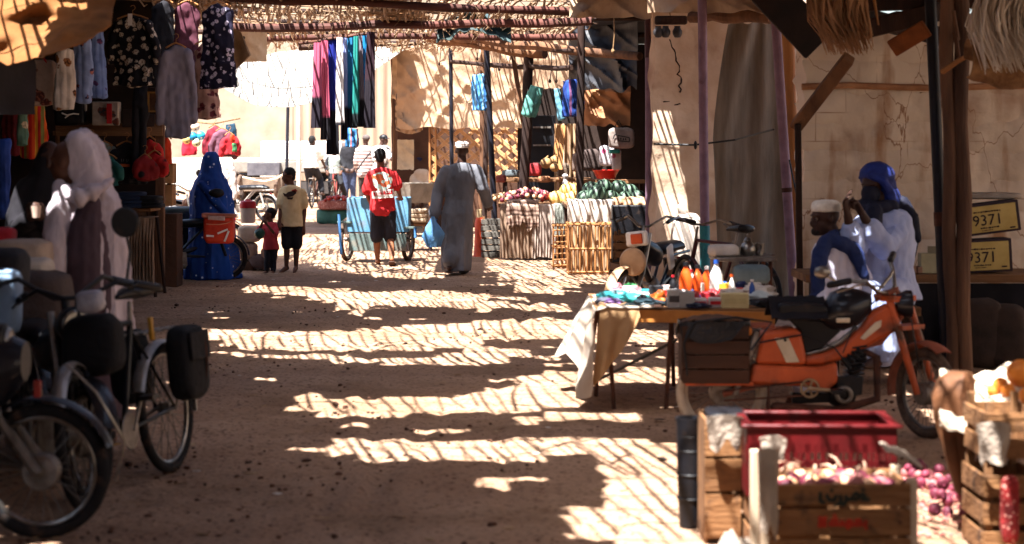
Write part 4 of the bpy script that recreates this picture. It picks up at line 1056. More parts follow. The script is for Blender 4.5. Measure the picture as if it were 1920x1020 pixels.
# --- woman in the white veil, near left
m_mauve = mat('mauve grey gown', '54424a', '3c2e36', 3, .9, .25, st=(1, 1, .3)); m_wveil = mat('white gauze veil', 'd2c6cc', 'a89aa2', 3, .85, .25, bscale=40, st=(2, 2, .4), trans=.12)
d = 10.7; q = d / FP
F = Fig('woman in a long white veil standing among the bicycles at left', d,
        dict(hd=(126, 304), nk=(152, 350), pv=(170, 520), sl=(120, 385, -.05), sr=(205, 390, .05), el=(112, 470, -.12), wl=(105, 540, -.18), hl=(150, 530), hr=(185, 530), kl=(155, 680), kr=(190, 680), al=(160, 800, -.05), ar=(205, 812, -.1), tl=(130, 820, -.1), tr=(180, 835, -.3)), (-.85, .35, 0), 1.0, m_skin, look=(-.95, .25, -.1), vox=.012)
F.body()
mb = MB()
mb.loft([(W(px, py, d), V(1, 0, 0), V(0, 1, 0), hw * q, rf) for px, py, hw, rf in [(165, 800, 66, .2), (163, 700, 66, .2), (162, 600, 64, .19), (164, 500, 58, .17), (166, 420, 50, .15), (165, 385, 40, .12), (160, 360, 18, .07)]], 40, lambda t, th: .05 * math.cos(11 * th + t * 4) * (1 - t))
F._w(mb, 'gown', m_mauve, .012, clothfold(.010, 9, .2), 2)
mb = MB()
# one long gauze veil: hood open towards the face on the left, then falling to the shins
VR = [(640, 66, 246, .20), (600, 70, 243, .20), (560, 76, 241, .195), (500, 90, 238, .185), (450, 99, 234, .175), (410, 106, 229, .165), (378, 112, 221, .15), (358, 124, 210, .125), (344, 136, 204, .105), (328, 134, 204, .105), (305, 128, 200, .108), (282, 124, 193, .108), (264, 127, 182, .095), (252, 135, 170, .07), (246, 146, 160, .03)]
mb.loft([(W((a + b) / 2, y, d + .03), V(1, 0, 0), V(0, 1, 0), (b - a) / 2 * q, rf) for y, a, b, rf in VR], 48, lambda t, th: (.035 * math.cos(11 * th + 5 * t) + .025 * math.cos(19 * th - 3 * t)) * max(0, 1 - t * 1.3))
mb.tube([W(118, 352, d - .07), W(126, 366, d - .13), W(150, 372, d - .17), W(182, 356, d - .15), W(204, 340, d - .08)], [.018, .028, .032, .028, .02], 9, True)
mb.tube([W(112, 350, d - .05), W(112, 385, d - .12), W(104, 440, d - .17), W(98, 520, d - .19), W(92, 630, d - .19)], [.025, .045, .06, .065, .07], 10, True)
def vf(p):
    x, y, z = p
    return .020 * (1 - 2.4 * abs(N3((x + z * .10, y, z * .10), 9, 2))) + .012 * N3((x + z * .2, y, z * .2), 24) + .006 * N3((x - z * .5, y, z * .5), 40)
F._w(mb, 'veil', m_wveil, .0085, vf, 1)
mb = MB()
mb.loft([(W(x, y, d + dz), V(1, 0, 0), V(0, 1, 0), hw * q, .06) for x, y, hw, dz in [(150, 645, 40, -.17), (152, 560, 36, -.165), (154, 480, 32, -.155), (160, 420, 27, -.135), (168, 385, 20, -.115), (174, 368, 10, -.10)]], 30, lambda t, th: .05 * math.cos(9 * th))
F._w(mb, 'gown_front', m_mauve, .009, clothfold(.010, 12, .2), 1)
F.sandals(mat('ochre sandal leather', 'c08a3c', '8a5f28', 5))

# --- dark veiled person behind, holding a glass
d = 12.2; q = d / FP
m_bk = mat('black veil cloth', '17141b', '0e0c12', 3, .9, .25)
F = Fig('person in a black veil standing in the shade with a small glass', d,
        dict(hd=(92, 300), nk=(88, 335), pv=(70, 500), sl=(52, 355), sr=(118, 355), el=(40, 430, -.1), wl=(56, 408, -.28), er=(110, 430, -.1), wr=(78, 408, -.28), hl=(55, 510), hr=(85, 510), kl=(55, 620), kr=(85, 620), al=(55, 735), ar=(85, 735)), (.2, -1, 0), 1.0, m_skind, vox=.014)
F.body(curl=.9)
mb = MB(); mb.loft([(W(px, py, d + .02), V(1, 0, 0), V(0, 1, 0), hw * q, rf) for px, py, hw, rf in [(66, 730, 62, .2), (66, 600, 62, .2), (68, 480, 60, .18), (72, 400, 56, .17), (80, 355, 50, .15), (88, 330, 36, .12), (92, 300, 28, .115), (94, 278, 20, .09), (95, 268, 10, .05)]], 36, lambda t, th: .05 * math.cos(9 * th + t * 3) * (1 - t))
for a_, b_, c_ in (((52, 355), (40, 430), (52, 412)), ((118, 355), (110, 430), (84, 412))):
    mb.tube([W(*a_, d), W(*b_, d - .1), W(*c_, d - .24)], [.08, .075, .055], 10, True)
F._w(mb, 'veil', m_bk, .014, clothfold(.012, 7, .3), 2)
single(MB().lathe(W(67, 408, d - .36), [(0, 0), (.026, 0), (.034, .07), (.031, .07), (.024, .006), (0, .006)], 18), 'tea_glass', mat('cup glass', 'd8c0b0', 'b89a88', 4, .15, 0), 'small pale glass held by the black veiled person', 'glass')

# --- man in a shiny cap and white jacket behind the blue woman
F = Fig('man in a dark shiny cap and white jacket behind the blue veiled woman', 31,
        dict(hd=(401, 276), nk=(408, 293), pv=(420, 370), sl=(390, 305), sr=(430, 305), el=(384, 335, -.1), wl=(378, 352, -.2), er=(436, 338), wr=(438, 368), hl=(412, 375), hr=(430, 375), kl=(412, 420), kr=(430, 420), al=(412, 460), ar=(430, 460)), (-.4, -1, 0), .98, m_skind, vox=.014, look=(-.6, -.8, -.1))
F.body(); F.shirt(mat('white jacket', 'd6cfca', 'b8b0aa', 4), 1.9, -.5, .03, name='jacket', slv=.03, flare=.03); F.trousers(MATS['dark navy shorts'])
F.cap(mat('dark shiny cap', '2a2426', '141214', 6, .25, .05, coat=.5), kind='peak', name='peaked_cap')

# --- far group
def far(label, d, J, fwd, k=1.0, **kw): return Fig(label, d, J, fwd, k, vox=.018, **kw)
F = far('youth in a white T-shirt leaning forward on a bicycle seen from behind', 47,
        dict(hd=(586, 264), nk=(584, 273), pv=(583, 313), sl=(575, 281), sr=(597, 280), el=(572, 300, .05), wl=(582, 314, .4), er=(603, 298, .1), wr=(609, 312, .45), hl=(578, 316), hr=(589, 316), kl=(580, 340, .1), kr=(600, 335, .25), al=(582, 370, .1), ar=(604, 360, .1)), (.2, 1, 0), 1.02, skin=m_skind, look=(.6, .8, -.1))
F.body(); F.shirt(mat('white tee', 'e0d9d0', 'c8c0b6', 4), .7, -.05, .03, slv=.03); F.trousers(MATS['black shorts'], 1.9); F.hair()
F = far('boy in a black and grey shirt sitting on a bicycle facing the camera', 48.5,
        dict(hd=(627, 283), nk=(627, 292), pv=(628, 325), sl=(617, 298), sr=(638, 298), el=(611, 311, -.05), wl=(613, 322, -.3), er=(646, 312, -.1), wr=(640, 322, -.3), hl=(623, 327), hr=(633, 327), kl=(619, 342, -.3), kr=(640, 344, -.2), al=(620, 362, -.1), ar=(648, 366, .1)), (0, -1, 0), .85, skin=m_skin)
F.body(); F.shirt(mat('grey front tee', '9ba39a', '7d857c', 4, pat=dots(2, '9ba39a', .05)), .05, -.05, .03); F.trousers(mat('black track pants', '1b1b20', '111115', 4), 1.9); F.hair()
mb = MB()
for s_ in 'lr': mb.tube([F.J['s' + s_], F.J['e' + s_], F.J['e' + s_].lerp(F.J['w' + s_], .7)], [.075, .06, .05], 9, True)
F._w(mb, 'sleeves', MATS['black track pants'], .018)
F.cap(mat('crumpled white paper', 'd6d0c8', 'a8a098', 8), name='paper_crown')
F = far('man in a black shirt and blue jeans standing behind the hanging striped bag', 50,
        dict(hd=(655, 262), nk=(655, 272), pv=(655, 318), sl=(643, 280), sr=(668, 280), el=(640, 300), wl=(648, 316, -.2), er=(672, 300), wr=(663, 316, -.2), hl=(649, 320), hr=(662, 320), kl=(649, 345), kr=(662, 345), al=(648, 372), ar=(662, 372)), (.2, 1, 0), 1.0, skin=m_skind)
F.body(); F.shirt(mat('black shirt', '1c1c22', '121216', 4), 1.5, -.1, .035); F.trousers(mat('blue jeans', '3c4660', '2b3348', 6)); F.hair()
F = far('man in a brown and white striped jumper with a bag strap across the back', 45,
        dict(hd=(686, 262), nk=(686, 273), pv=(686, 325), sl=(672, 281), sr=(701, 282), el=(668, 305, -.02), wl=(672, 322, .1), er=(704, 305, 0), wr=(702, 325, .1), hl=(680, 328), hr=(692, 328), kl=(679, 352), kr=(693, 352), al=(678, 385), ar=(693, 385)), (-.3, 1, 0), 1.0, skin=m_skind, look=(-.6, .8, 0))
F.body(); F.shirt(mat('striped jumper', '8a7570', '6a5550', 4, pat=stripes(2, ['7d6662', '7d6662', 'cfc6be', '6d5854', '8a7570', 'c8beb6'], .16, .12)), 1.9, -.14, .04, slv=.03); F.trousers(mat('dark brown trousers', '3a302e', '2a2220', 5)); F.cap(mat('grey cap', '5a504c', '443c3a', 6), kind='peak')
part(MB().tube([F.J['sr'] + V(.02, -.18, .06), F.J['pv'] + V(-.02, -.25, .3), F.J['pv'] + V(-.2, -.2, .05)], .018, 6), 'strap', m_dark, F.root, world=True)
F = far('man in a black cap and black and white checked scarf bending to the right', 44,
        dict(hd=(720, 262), nk=(714, 272), pv=(712, 325), sl=(702, 280), sr=(726, 279), el=(704, 300, -.1), wl=(716, 305, -.3), er=(732, 298, -.1), wr=(738, 300, -.3), hl=(706, 328), hr=(718, 328), kl=(706, 355), kr=(718, 355), al=(705, 385), ar=(718, 385)), (.7, -.6, 0), 1.0, skin=m_skind, look=(.95, -.3, -.1))
F.body(); F.shirt(mat('black and white check', 'd0ccc6', 'b0aca6', 4, pat=flowers(9, '17171b', .42, '8a8480')), .9, -.1, .05); F.trousers(MATS['black track pants']); F.cap(m_blackp, kind='peak')
F = far('seated man in a navy turban and cream shirt beside the lattice', 38.5,
        dict(hd=(788, 302), nk=(790, 315), pv=(797, 352), sl=(778, 322), sr=(806, 320), el=(774, 340, -.1), wl=(786, 349, -.2), er=(808, 340), wr=(800, 352, -.2), hl=(790, 355), hr=(803, 355), kl=(783, 356, -.4), kr=(800, 358, -.4), al=(783, 385, -.4), ar=(800, 385, -.4)), (-.3, -.9, 0), 1.0, skin=m_skind, look=(-.3, -.9, -.3))
F.body(); F.shirt(mat('cream shirt', 'd0bda6', 'b5a08a', 4), 1.9, -.1, .035, slv=.03); F.trousers(mat('tan trousers', '8a705a', '6d5644', 5)); F.turban(mat('navy turban', '1c2140', '12152c', 6))

# --- two seated men, right
d = 13.0; q = d / FP
F = Fig('older man in a white skullcap and navy scarf looking left', d,
        dict(hd=(1546, 409), nk=(1566, 446), pv=(1590, 610), sl=(1546, 490, -.16), sr=(1600, 486, .14), el=(1550, 560, -.25), wl=(1520, 600, -.45), er=(1622, 560, .1), wr=(1600, 612, -.1), hl=(1575, 620, -.08), hr=(1600, 622, .1), kl=(1520, 625, -.3), kr=(1540, 632, -.1), al=(1518, 740, -.3), ar=(1540, 740, -.1)), (-.9, -.4, 0), 1.0, m_skind, look=(-1, -.28, -.12), vox=.008)
F.body(curl=.5); m_wrobe = mat('pale lavender white cotton', 'c6c2d0', 'a8a4b4', 3, .9, .25, bscale=50, st=(1, 1, .4))
F.shirt(m_wrobe, 1.9, -.08, .04, slv=.032, fold=.022, name='robe')
F.trousers(MATS['pale lavender white cotton'], 1.9, name='robe_skirt', g=.05)
F.cap(mat('white knit skullcap', 'e4ddd0', 'cfc6b8', 25, .95, .4), name='skullcap'); F.eyes()
mb = MB(); J = F.J
mb.tube([W(1566, 440, d - .10), W(1548, 452, d - .16), W(1540, 475, d - .2), W(1534, 505, d - .24), W(1534, 545, d - .26), W(1526, 590, d - .28)], [.035, .05, .06, .055, .05, .04], 10, True)
mb.tube([W(1552, 452, d + .08), W(1578, 442, d + .05), W(1594, 455, d - .06), W(1606, 480, d - .14), W(1622, 520, d - .15)], [.035, .05, .055, .05, .03], 10, True)
mb.tube([W(1560, 452, d - .16), W(1580, 458, d - .15), W(1600, 470, d - .12)], [.045, .055, .05], 10, True)
F._w(mb, 'scarf', mat('navy scarf', '1c2c5c', '121c40', 4, .85, .3), .009, clothfold(.010, 16, .6), 1)
# beard
mb = MB(); mb.ell(W(1530, 434, d - .01), (.035, .035, .03), None, 10, 8)
F._w(mb, 'beard', mat('short black beard', '17110f', '2c2522', 20), .007, None, 1)

d = 13.35; q = d / FP
F = Fig('man in a light blue robe and dark blue turban with hands raised', d,
        dict(hd=(1638, 347), nk=(1660, 390), pv=(1662, 540), sl=(1622, 420, -.10), sr=(1700, 415, .10), el=(1632, 470, -.34), wl=(1590, 408, -.42), er=(1668, 474, -.28), wr=(1612, 398, -.38), hl=(1645, 548), hr=(1680, 548), kl=(1620, 560, -.4), kr=(1660, 565, -.4), al=(1615, 660, -.4), ar=(1655, 665, -.4)), (-.7, -.7, 0), 1.05, m_skind, look=(-.55, -.8, -.28), vox=.008, base=0)
F.J['wl'] = W(1589, 402, d - .46); F.J['wr'] = W(1615, 399, d - .42); F.J['el'] = W(1600, 470, d - .36); F.J['er'] = W(1656, 466, d - .30)
F.body(curls=(.28, .75), pals=((.9, -.5, 0), (-.9, -.5, 0)))
m_lblue = mat('light blue cotton', 'b4bedc', '8f9bc4', 3, .9, .25, bscale=50, st=(1, 1, .4))
F.shirt(m_lblue, 1.55, -.14, .045, slv=.034, fold=.022, name='robe', flare=.02)
F.trousers(m_lblue, 1.9, name='robe_skirt', g=.05)
m_turb = mat('deep blue turban cloth', '1d2f7c', '131a40', 4, .75, .3)
c = F.J['hd']; mb = MB()
M = Matrix.Rotation(R(35), 3, 'Z')
mb.ell(c + V(.03, .04, .06), (.118, .124, .100), M, 20, 14)
mb.ell(c + V(.06, .06, -.03), (.110, .10, .15), M, 18, 12)
mb.ell(c + V(.10, .04, -.12), (.10, .10, .13), None, 18, 12)
mb.tube([c + V(-.085, .02, .05), c + V(-.04, -.075, .065), c + V(.05, -.085, .03), c + V(.10, -.05, -.05), c + V(.12, -.04, -.16)], [.018, .024, .028, .035, .04], 8, True)
F._w(mb, 'turban', m_turb, .008, clothfold(.006, 20, .5), 1)
mb = MB()       # veil over nose and mouth, and the wrap round the neck
mb.ell(c + V(-.028, -.042, -.055), (.070, .066, .062), M, 16, 12)
mb.tube([c + V(-.09, -.02, -.14), c + V(-.02, -.11, -.165), c + V(.10, -.06, -.15), c + V(.15, .06, -.14)], [.05, .06, .06, .05], 10, True)
mb.tube([c + V(.10, .1, -.10), c + V(.19, .02, -.13), c + V(.26, -.02, -.22), c + V(.285, -.03, -.36)], [.06, .06, .045, .03], 10, True)
mb.tube([c + V(-.02, -.13, -.17), c + V(-.03, -.15, -.25), c + V(-.05, -.17, -.34)], [.06, .06, .03], 10, True)
F._w(mb, 'face_veil', mat('dark blue face veil', '12152c', '0c0e1e', 4, .8, .3), .008, clothfold(.008, 18, .6), 1)
mb = MB(); mb.tube([W(1712, 420, d + .1), W(1716, 450, d + .1), W(1712, 480, d + .08)], [.03, .03, .02], 8, True)
F._w(mb, 'turban_tail', MATS['dark blue face veil'], .008)
# ================================================================ TWO-WHEELERS
m_spoke = mat('spoke wire', '6c6660', '4a4540', 10, .4, 0, metal=.7)
def wheel(root, M, r=.3, tw=.035, tm=None, rm=None, n=22, hub=.03, drum=0, name='wheel'):
    """M places the hub; the wheel lies in local x-z"""
    o = part(MB().torus((0, 0, 0), r - tw, tw, n=44, m=10, M=Matrix()), name, tm or m_rubber, root)
    o.data.transform(M)
    a = part(MB().torus((0, 0, 0), r - tw * 2.1, tw * .42, n=44, m=8), 'rim', rm or m_chrome, o); a.data.transform(M)
    mb = MB()
    for k in range(n):
        t = 2 * math.pi * k / n; s_ = .022 * (1 if k % 2 else -1); t2 = t + .5 * (1 if k % 4 < 2 else -1)
        mb.tube([(hub * .8 * math.cos(t2), s_, hub * .8 * math.sin(t2)), ((r - tw * 2) * math.cos(t), 0, (r - tw * 2) * math.sin(t))], .0022, 4)
    b = part(mb, 'spokes', m_spoke, o); b.data.transform(M)
    mb = MB(); RX = Matrix.Rotation(R(90), 4, 'X')
    if drum: mb.lathe((0, 0, 0), [(0, -.045), (drum, -.045), (drum * 1.06, -.03), (drum * 1.06, .03), (drum, .045), (0, .045)], 28, RX)
    mb.lathe((0, 0, 0), [(0, -.06), (hub * .4, -.06), (hub * .4, -.03), (hub, -.028), (hub, .028), (hub * .4, .03), (hub * .4, .06), (0, .06)], 18, RX)
    c = part(mb, 'hub', m_steel, o); c.data.transform(M)
    return o
def TM(x, y, z, yaw=0): return Matrix.Translation((x, y, z)) @ Matrix.Rotation(yaw, 4, 'Z')
def fender(M, r, wd, a0, a1, m, root, name='fender', th=.004):
    mb = MB()
    def f(u, v):
        a = lerp(a0, a1, u); q = (v - .5) * 2; rr = r - .014 * q * q
        return V(rr * math.cos(a), q * wd / 2, rr * math.sin(a))
    mb.sheet(f, 26, 6, th)
    o = part(mb, name, m, root); o.data.transform(M); return o
def bicycle(label, loc, yaw, m, steer=0, lean=0, fend=None, rack=True, group=None, r=.325, bars=.28, barm=None):
    t = thing('bicycle', label, 'bicycle', loc, yaw, group, rx=lean)
    bb = V(-.02, 0, .27); hd0 = V(.34, 0, .78); hd1 = V(.38, 0, .62); st = V(-.2, 0, .76); ra = V(-.52, 0, r); fa = V(.55, 0, r)
    mb = MB()
    for a, b, q in ((bb, hd1, .017), (st, hd0, .015), (bb, st, .016), (hd0, hd1, .02)): mb.tube([a, b], q, 8)
    for s_ in (-1, 1):
        y = V(0, .05 * s_, 0); mb.tube([bb + y * .3, ra + y], .010, 6); mb.tube([st + V(0, 0, -.03), ra + y], .008, 6)
    part(mb, 'frame', m, t)
    SM = Matrix.Translation(hd1) @ Matrix.Rotation(steer, 4, 'Z') @ Matrix.Translation(-hd1)
    mb = MB(); 
    for s_ in (-1, 1): mb.tube([hd1 + V(0, .02 * s_, -.02), hd1 + V(.05, .05 * s_, -.1), fa + V(0, .05 * s_, 0)], [.014, .013, .009], 7)
    o = part(mb, 'fork', m, t); o.data.transform(SM)
    mb = MB(); tp = hd0 + V(-.04, 0, .12); mb.tube([hd0, tp], .012, 7)
    mb.tube([tp + V(-.14, -bars, .03), tp + V(-.02, -bars * .6, .07), tp + V(.03, -.05, .02), tp + V(.03, .05, .02), tp + V(-.02, bars * .6, .07), tp + V(-.14, bars, .03)], .011, 8)
    for s_ in (-1, 1): mb.tube([tp + V(-.02, bars * s_ * .9, .05), tp + V(.05, bars * s_ * .8, .04), tp + V(.0, bars * s_ * 1.0, -.0)], .005, 5)
    h = part(mb, 'handlebar', barm or m_chrome, t); h.data.transform(SM)
    for s_ in (-1, 1):
        g_ = part(MB().tube([tp + V(-.19, bars * 1.1 * s_, .02), tp + V(-.08, bars * .85 * s_, .05)], .018, 8, True), 'grip', m_blackp, h); g_.data.transform(SM)
    mb = MB(); mb.tube([st, st + V(-.02, 0, .1)], .012, 7); part(mb, 'seat_post', m_steel, t)
    mb = MB(); c = st + V(-.03, 0, .13)
    mb.loft([(c + V(.15, 0, -.0), V(0, 1, 0), V(0, 0, 1), .012, .012), (c + V(.08, 0, .01), V(0, 1, 0), V(0, 0, 1), .03, .024), (c + V(-.04, 0, .012), V(0, 1, 0), V(0, 0, 1), .085, .034), (c + V(-.11, 0, .016), V(0, 1, 0), V(0, 0, 1), .095, .036), (c + V(-.135, 0, .02), V(0, 1, 0), V(0, 0, 1), .05, .02)], 16)
    part(mb, 'saddle', m_blackp, t)
    wheel(t, Matrix.Translation(ra), r, .024); wheel(t, SM @ Matrix.Translation(fa), r, .024)
    mb = MB().lathe(bb, [(0, -.035), (.085, -.035), (.09, -.03), (.085, -.025), (0, -.025)], 24, Matrix.Rotation(R(90), 4, 'X'))
    c = part(mb, 'chainring', m_steel, t)
    for s_, a in ((-1, 1), (1, -1)):
        cr = part(MB().tube([bb + V(0, .05 * s_, 0), bb + V(.09 * a, .06 * s_, -.14 * a)], .009, 6), 'crank', m_steel, t)
        part(MB().box(bb + V(.09 * a, .10 * s_, -.14 * a), (.08, .07, .02)), 'pedal', m_blackp, cr)
    if fend:
        fender(Matrix.Translation(ra), r + .02, .065, R(20), R(190), fend, t); o = fender(SM @ Matrix.Translation(fa), r + .02, .065, R(20), R(150), fend, t)
    if rack:
        mb = MB()
        for s_ in (-1, 0, 1): mb.tube([(-.22, .05 * s_, .70), (-.68, .05 * s_, .70)], .006, 6)
        for x in (-.3, -.45, -.66): mb.tube([(x, -.06, .70), (x, .06, .70)], .006, 6)
        for s_ in (-1, 1): mb.tube([(-.52, .06 * s_, r), (-.62, .06 * s_, .70)], .006, 6)
        part(mb, 'rack', m_steel, t)
    return t
def moped(label, loc, yaw, body, steer=0, lean=0, mirror=True, group=None, seat=None, r=.27, lampm=None, fend=None, wb=1.15, name='moped', cat='moped', drum=.055, tankm=None, barm=None):
    t = thing(name, label, cat, loc, yaw, group, rx=lean)
    h = wb / 2; hd = V(h - .27, 0, .82); hl = V(h - .22, 0, .62); ra = V(-h, 0, r); fa = V(h, 0, r)
    mb = MB()
    mb.tube([hd, hl, V(.12, 0, .40), V(-.05, 0, .33), V(-.35, 0, .42)], [.03, .032, .034, .034, .026], 9)
    for s_ in (-1, 1):
        mb.tube([V(-.05, .04 * s_, .30), ra + V(0, .07 * s_, 0)], .018, 8); mb.tube([V(-.3, .06 * s_, .62), V(-.72, .07 * s_, .64)], .013, 8); mb.tube([V(-.05, .04 * s_, .36), V(-.3, .06 * s_, .62)], .015, 7)
        mb.tube([ra + V(0, .08 * s_, .02), V(-h + .1, .08 * s_, .58)], .020, 8)
    part(mb, 'frame', body, t)
    mb = MB(); mb.loft([(V(-.62, 0, .68), V(0, 1, 0), V(0, 0, 1), .07, .03), (V(-.5, 0, .70), V(0, 1, 0), V(0, 0, 1), .11, .05), (V(-.2, 0, .69), V(0, 1, 0), V(0, 0, 1), .12, .055), (V(.0, 0, .68), V(0, 1, 0), V(0, 0, 1), .10, .05), (V(.06, 0, .66), V(0, 1, 0), V(0, 0, 1), .05, .03)], 14)
    part(mb, 'seat', seat or m_blackp, t)
    mb = MB(); mb.loft([(V(.0, 0, .60), V(0, 1, 0), V(0, 0, 1), .07, .07), (V(.08, 0, .64), V(0, 1, 0), V(0, 0, 1), .11, .10), (V(.2, 0, .68), V(0, 1, 0), V(0, 0, 1), .115, .10), (V(.3, 0, .73), V(0, 1, 0), V(0, 0, 1), .07, .07)], 16)
    part(mb, 'fuel_tank', tankm or body, t)
    mb = MB(); mb.box((.02, 0, .26), (.26, .2, .17), j=.01); mb.lathe((.1, 0, .38), [(0, -.06), (.06, -.06), (.075, -.03), (.06, -.02), (.075, 0), (.06, .01), (.075, .03), (.05, .06), (0, .06)], 14, Matrix.Rotation(R(60), 4, 'Y')); mb.ell((.02, -.11, .25), (.09, .03, .09))
    part(mb, 'engine', m_steel, t, bevel=.01)
    part(MB().tube([(.12, -.1, .3), (.05, -.13, .14), (-.3, -.14, .18), (-.65, -.14, .24)], [.018, .022, .035, .035], 10, True), 'exhaust', m_chrome, t)
    part(MB().box((-.68, 0, .56), (.03, .07, .05)), 'tail_lamp', mat('red lens', 'a01818', '701010', 5, .2, 0), t, bevel=.008)
    SM = Matrix.Translation(hd) @ Matrix.Rotation(steer, 4, 'Z') @ Matrix.Translation(-hd)
    mb = MB()
    for s_ in (-1, 1): mb.tube([hd + V(-.01, .07 * s_, .02), hl + V(.06, .07 * s_, -.12), fa + V(0, .07 * s_, 0)], [.019, .021, .026], 9)
    o = part(mb, 'fork', m_chrome, t); o.data.transform(SM)
    mb = MB(); tp = hd + V(-.02, 0, .08)
    mb.tube([tp + V(-.16, -.34, .05), tp + V(-.05, -.2, .09), tp + V(0, -.05, 0), tp + V(0, .05, 0), tp + V(-.05, .2, .09), tp + V(-.16, .34, .05)], .012, 8); mb.tube([hd, tp], .02, 8)
    hb = part(mb, 'handlebar', barm or m_chrome, t); hb.data.transform(SM)
    for s_ in (-1, 1):
        g_ = part(MB().tube([tp + V(-.19, .40 * s_, .04), tp + V(-.11, .27 * s_, .07)], .02, 8, True).tube([tp + V(-.05, .38 * s_, .05), tp + V(-.02, .25 * s_, .08)], .006, 5), 'grip', m_blackp, hb); g_.data.transform(SM)
    if mirror:
        for s_ in ((-1, 1) if mirror is True else (mirror,)):
            mb = MB().tube([tp + V(-.07, .24 * s_, .08), tp + V(-.09, .27 * s_, .18), tp + V(-.10, .26 * s_, .24)], .006, 6); mb.lathe(tp + V(-.10, .26 * s_, .29), [(0, -.012), (.05, -.012), (.058, 0), (.05, .010), (0, .010)], 20, Matrix.Rotation(R(90), 4, 'Y'))
            q = part(mb, 'mirror', m_blackp, t); q.data.transform(SM)
    mb = MB().lathe(hd + V(.10, 0, -.03), [(0, -.07), (.05, -.06), (.082, -.01), (.085, .02), (.06, .035), (0, .04)], 22, Matrix.Rotation(R(90), 4, 'Y'))
    q = part(mb, 'headlamp', lampm or m_blackp, t); q.data.transform(SM)
    q2 = part(MB().lathe(hd + V(.135, 0, -.03), [(0, 0), (.07, 0), (.06, .012), (0, .018)], 20, Matrix.Rotation(R(90), 4, 'Y')), 'lens', m_chrome, q); q2.data.transform(SM)
    wheel(t, Matrix.Translation(ra), r, .030, drum=drum, n=28); wheel(t, SM @ Matrix.Translation(fa), r, .027, drum=drum, n=28)
    fm = fend or body
    fender(Matrix.Translation(ra), r + .03, .11, R(30), R(175), fm, t); fender(SM @ Matrix.Translation(fa), r + .03, .10, R(20), R(150), fm, t)
    return t

# ---- left foreground: motorcycle seen from the side (only its front in the picture)
s462 = 8.08 / FP
m_bikeb = mat('blackened motorcycle paint', '15161f', '0d0d14', 5, .4, .1, dirt=('3a2a22', 6, .62), coat=.3)
A = moped('black motorcycle parked at the left edge with its spoked front wheel in view', (X(79, 8.08) - .625, 8.08, 0), 0, m_bikeb, r=.275, wb=1.25, name='motorcycle', cat='motorcycle', mirror=-1, drum=.07, tankm=m_bikeb, barm=m_dark)
mb = MB(); mb.loft([(V(.1, 0, .5), V(0, 1, 0), V(0, 0, 1), .12, .18), (V(.28, 0, .58), V(0, 1, 0), V(0, 0, 1), .15, .22), (V(.45, 0, .68), V(0, 1, 0), V(0, 0, 1), .14, .17), (V(.56, 0, .72), V(0, 1, 0), V(0, 0, 1), .09, .08)], 16)
part(mb, 'fairing', m_bikeb, A)
part(MB().box((.63, -.10, .62), (.03, .02, .07)), 'reflector', mat('red lens', 'a01818', '701010', 5, .2, 0), A, bevel=.005)
part(MB().tube([(.74, -.08, .72), (.86, -.07, .6), (.97, -.04, .40), (.93, -.03, .24)], .006, 6), 'fender_stay', m_chrome, A)
# ---- bicycle with black panniers, nose towards the camera
m_bkfr = mat('black enamel', '14141a', '0c0c10', 5, .35, .05, dirt=('4a3528', 8, .62))
m_cfend = mat('silvery fender', 'a8a29e', '77706a', 6, .35, .1, metal=.6)
bxy = V(X(322, 9.75), 9.75, 0); yw = math.atan2(-.97, -.22)
B = bicycle('black bicycle with bulging black saddlebags and a pale rear fender', (bxy.x + .52 * math.cos(yw), bxy.y + .52 * math.sin(yw), 0), yw, m_bkfr, steer=.2, lean=R(6), fend=m_cfend, r=.315, bars=.30, barm=m_dark)
m_pan = mat('black canvas', '121217', '0a0a0e', 6, .9, .4)
def softbox(c, d_, seed=0, p=.3, n=12):
    mb = MB(); mb.ell((0, 0, 0), (1, 1, 1), None, 24, 16); 
    vs = []
    for v in mb.v:
        q = Vector([math.copysign(abs(x) ** p, x) for x in v]); q = Vector((q.x * d_[0] / 2, q.y * d_[1] / 2, q.z * d_[2] / 2)); q *= 1 + .07 * N3((v.x * 2, v.y * 2, v.z * 2), 1, seed); vs.append(q + Vector(c))
    mb.v = vs; return mb
for s_ in (-1, 1):
    o = part(softbox((-.50, .15 * s_, .53), (.30, .13, .36), s_, .5), 'saddlebag', m_pan, B)
    part(MB().box((-.5, .218 * s_, .61), (.24, .014, .14)), 'flap', m_pan, o, bevel=.01)
    part(MB().tube([(-.56, .21 * s_, .68), (-.56, .226 * s_, .6), (-.56, .222 * s_, .5), (-.56, .20 * s_, .40)], .006, 5), 'strap', m_rust, o)
part(softbox((.30, .04, .70), (.20, .26, .28), 5, .55), 'front_bag', m_pan, B)
part(softbox((.42, .1, .90), (.10, .12, .10), 9, .6), 'bundle', mat('pale plastic bag', 'a8a6b0', '7c7a86', 6, .4, .4), B)
part(MB().box((-.28, .07, .72), (.03, .02, .11)), 'yellow_tag', mat('yellow plastic', 'c8962c', '9a7020', 6, .5, .1), B, bevel=.004)
mb = MB().tube([(.28, .22, .98), (.26, .24, 1.1), (.26, .23, 1.17)], .007, 6).lathe((.26, .23, 1.235), [(0, -.014), (.062, -.014), (.070, 0), (.062, .012), (0, .012)], 24, Matrix.Rotation(R(90), 4, 'Y'))
part(mb, 'round_mirror', m_blackp, B)
# second handlebar machine between them
moped('dark moped behind the side-on motorcycle with its handlebar toward the woman in white', (X(118, 9.1) - .1, 9.35, 0), math.atan2(-.8, .35), m_bikeb, steer=.15, mirror=False, lampm=m_bkfr, tankm=m_bikeb, barm=m_dark)

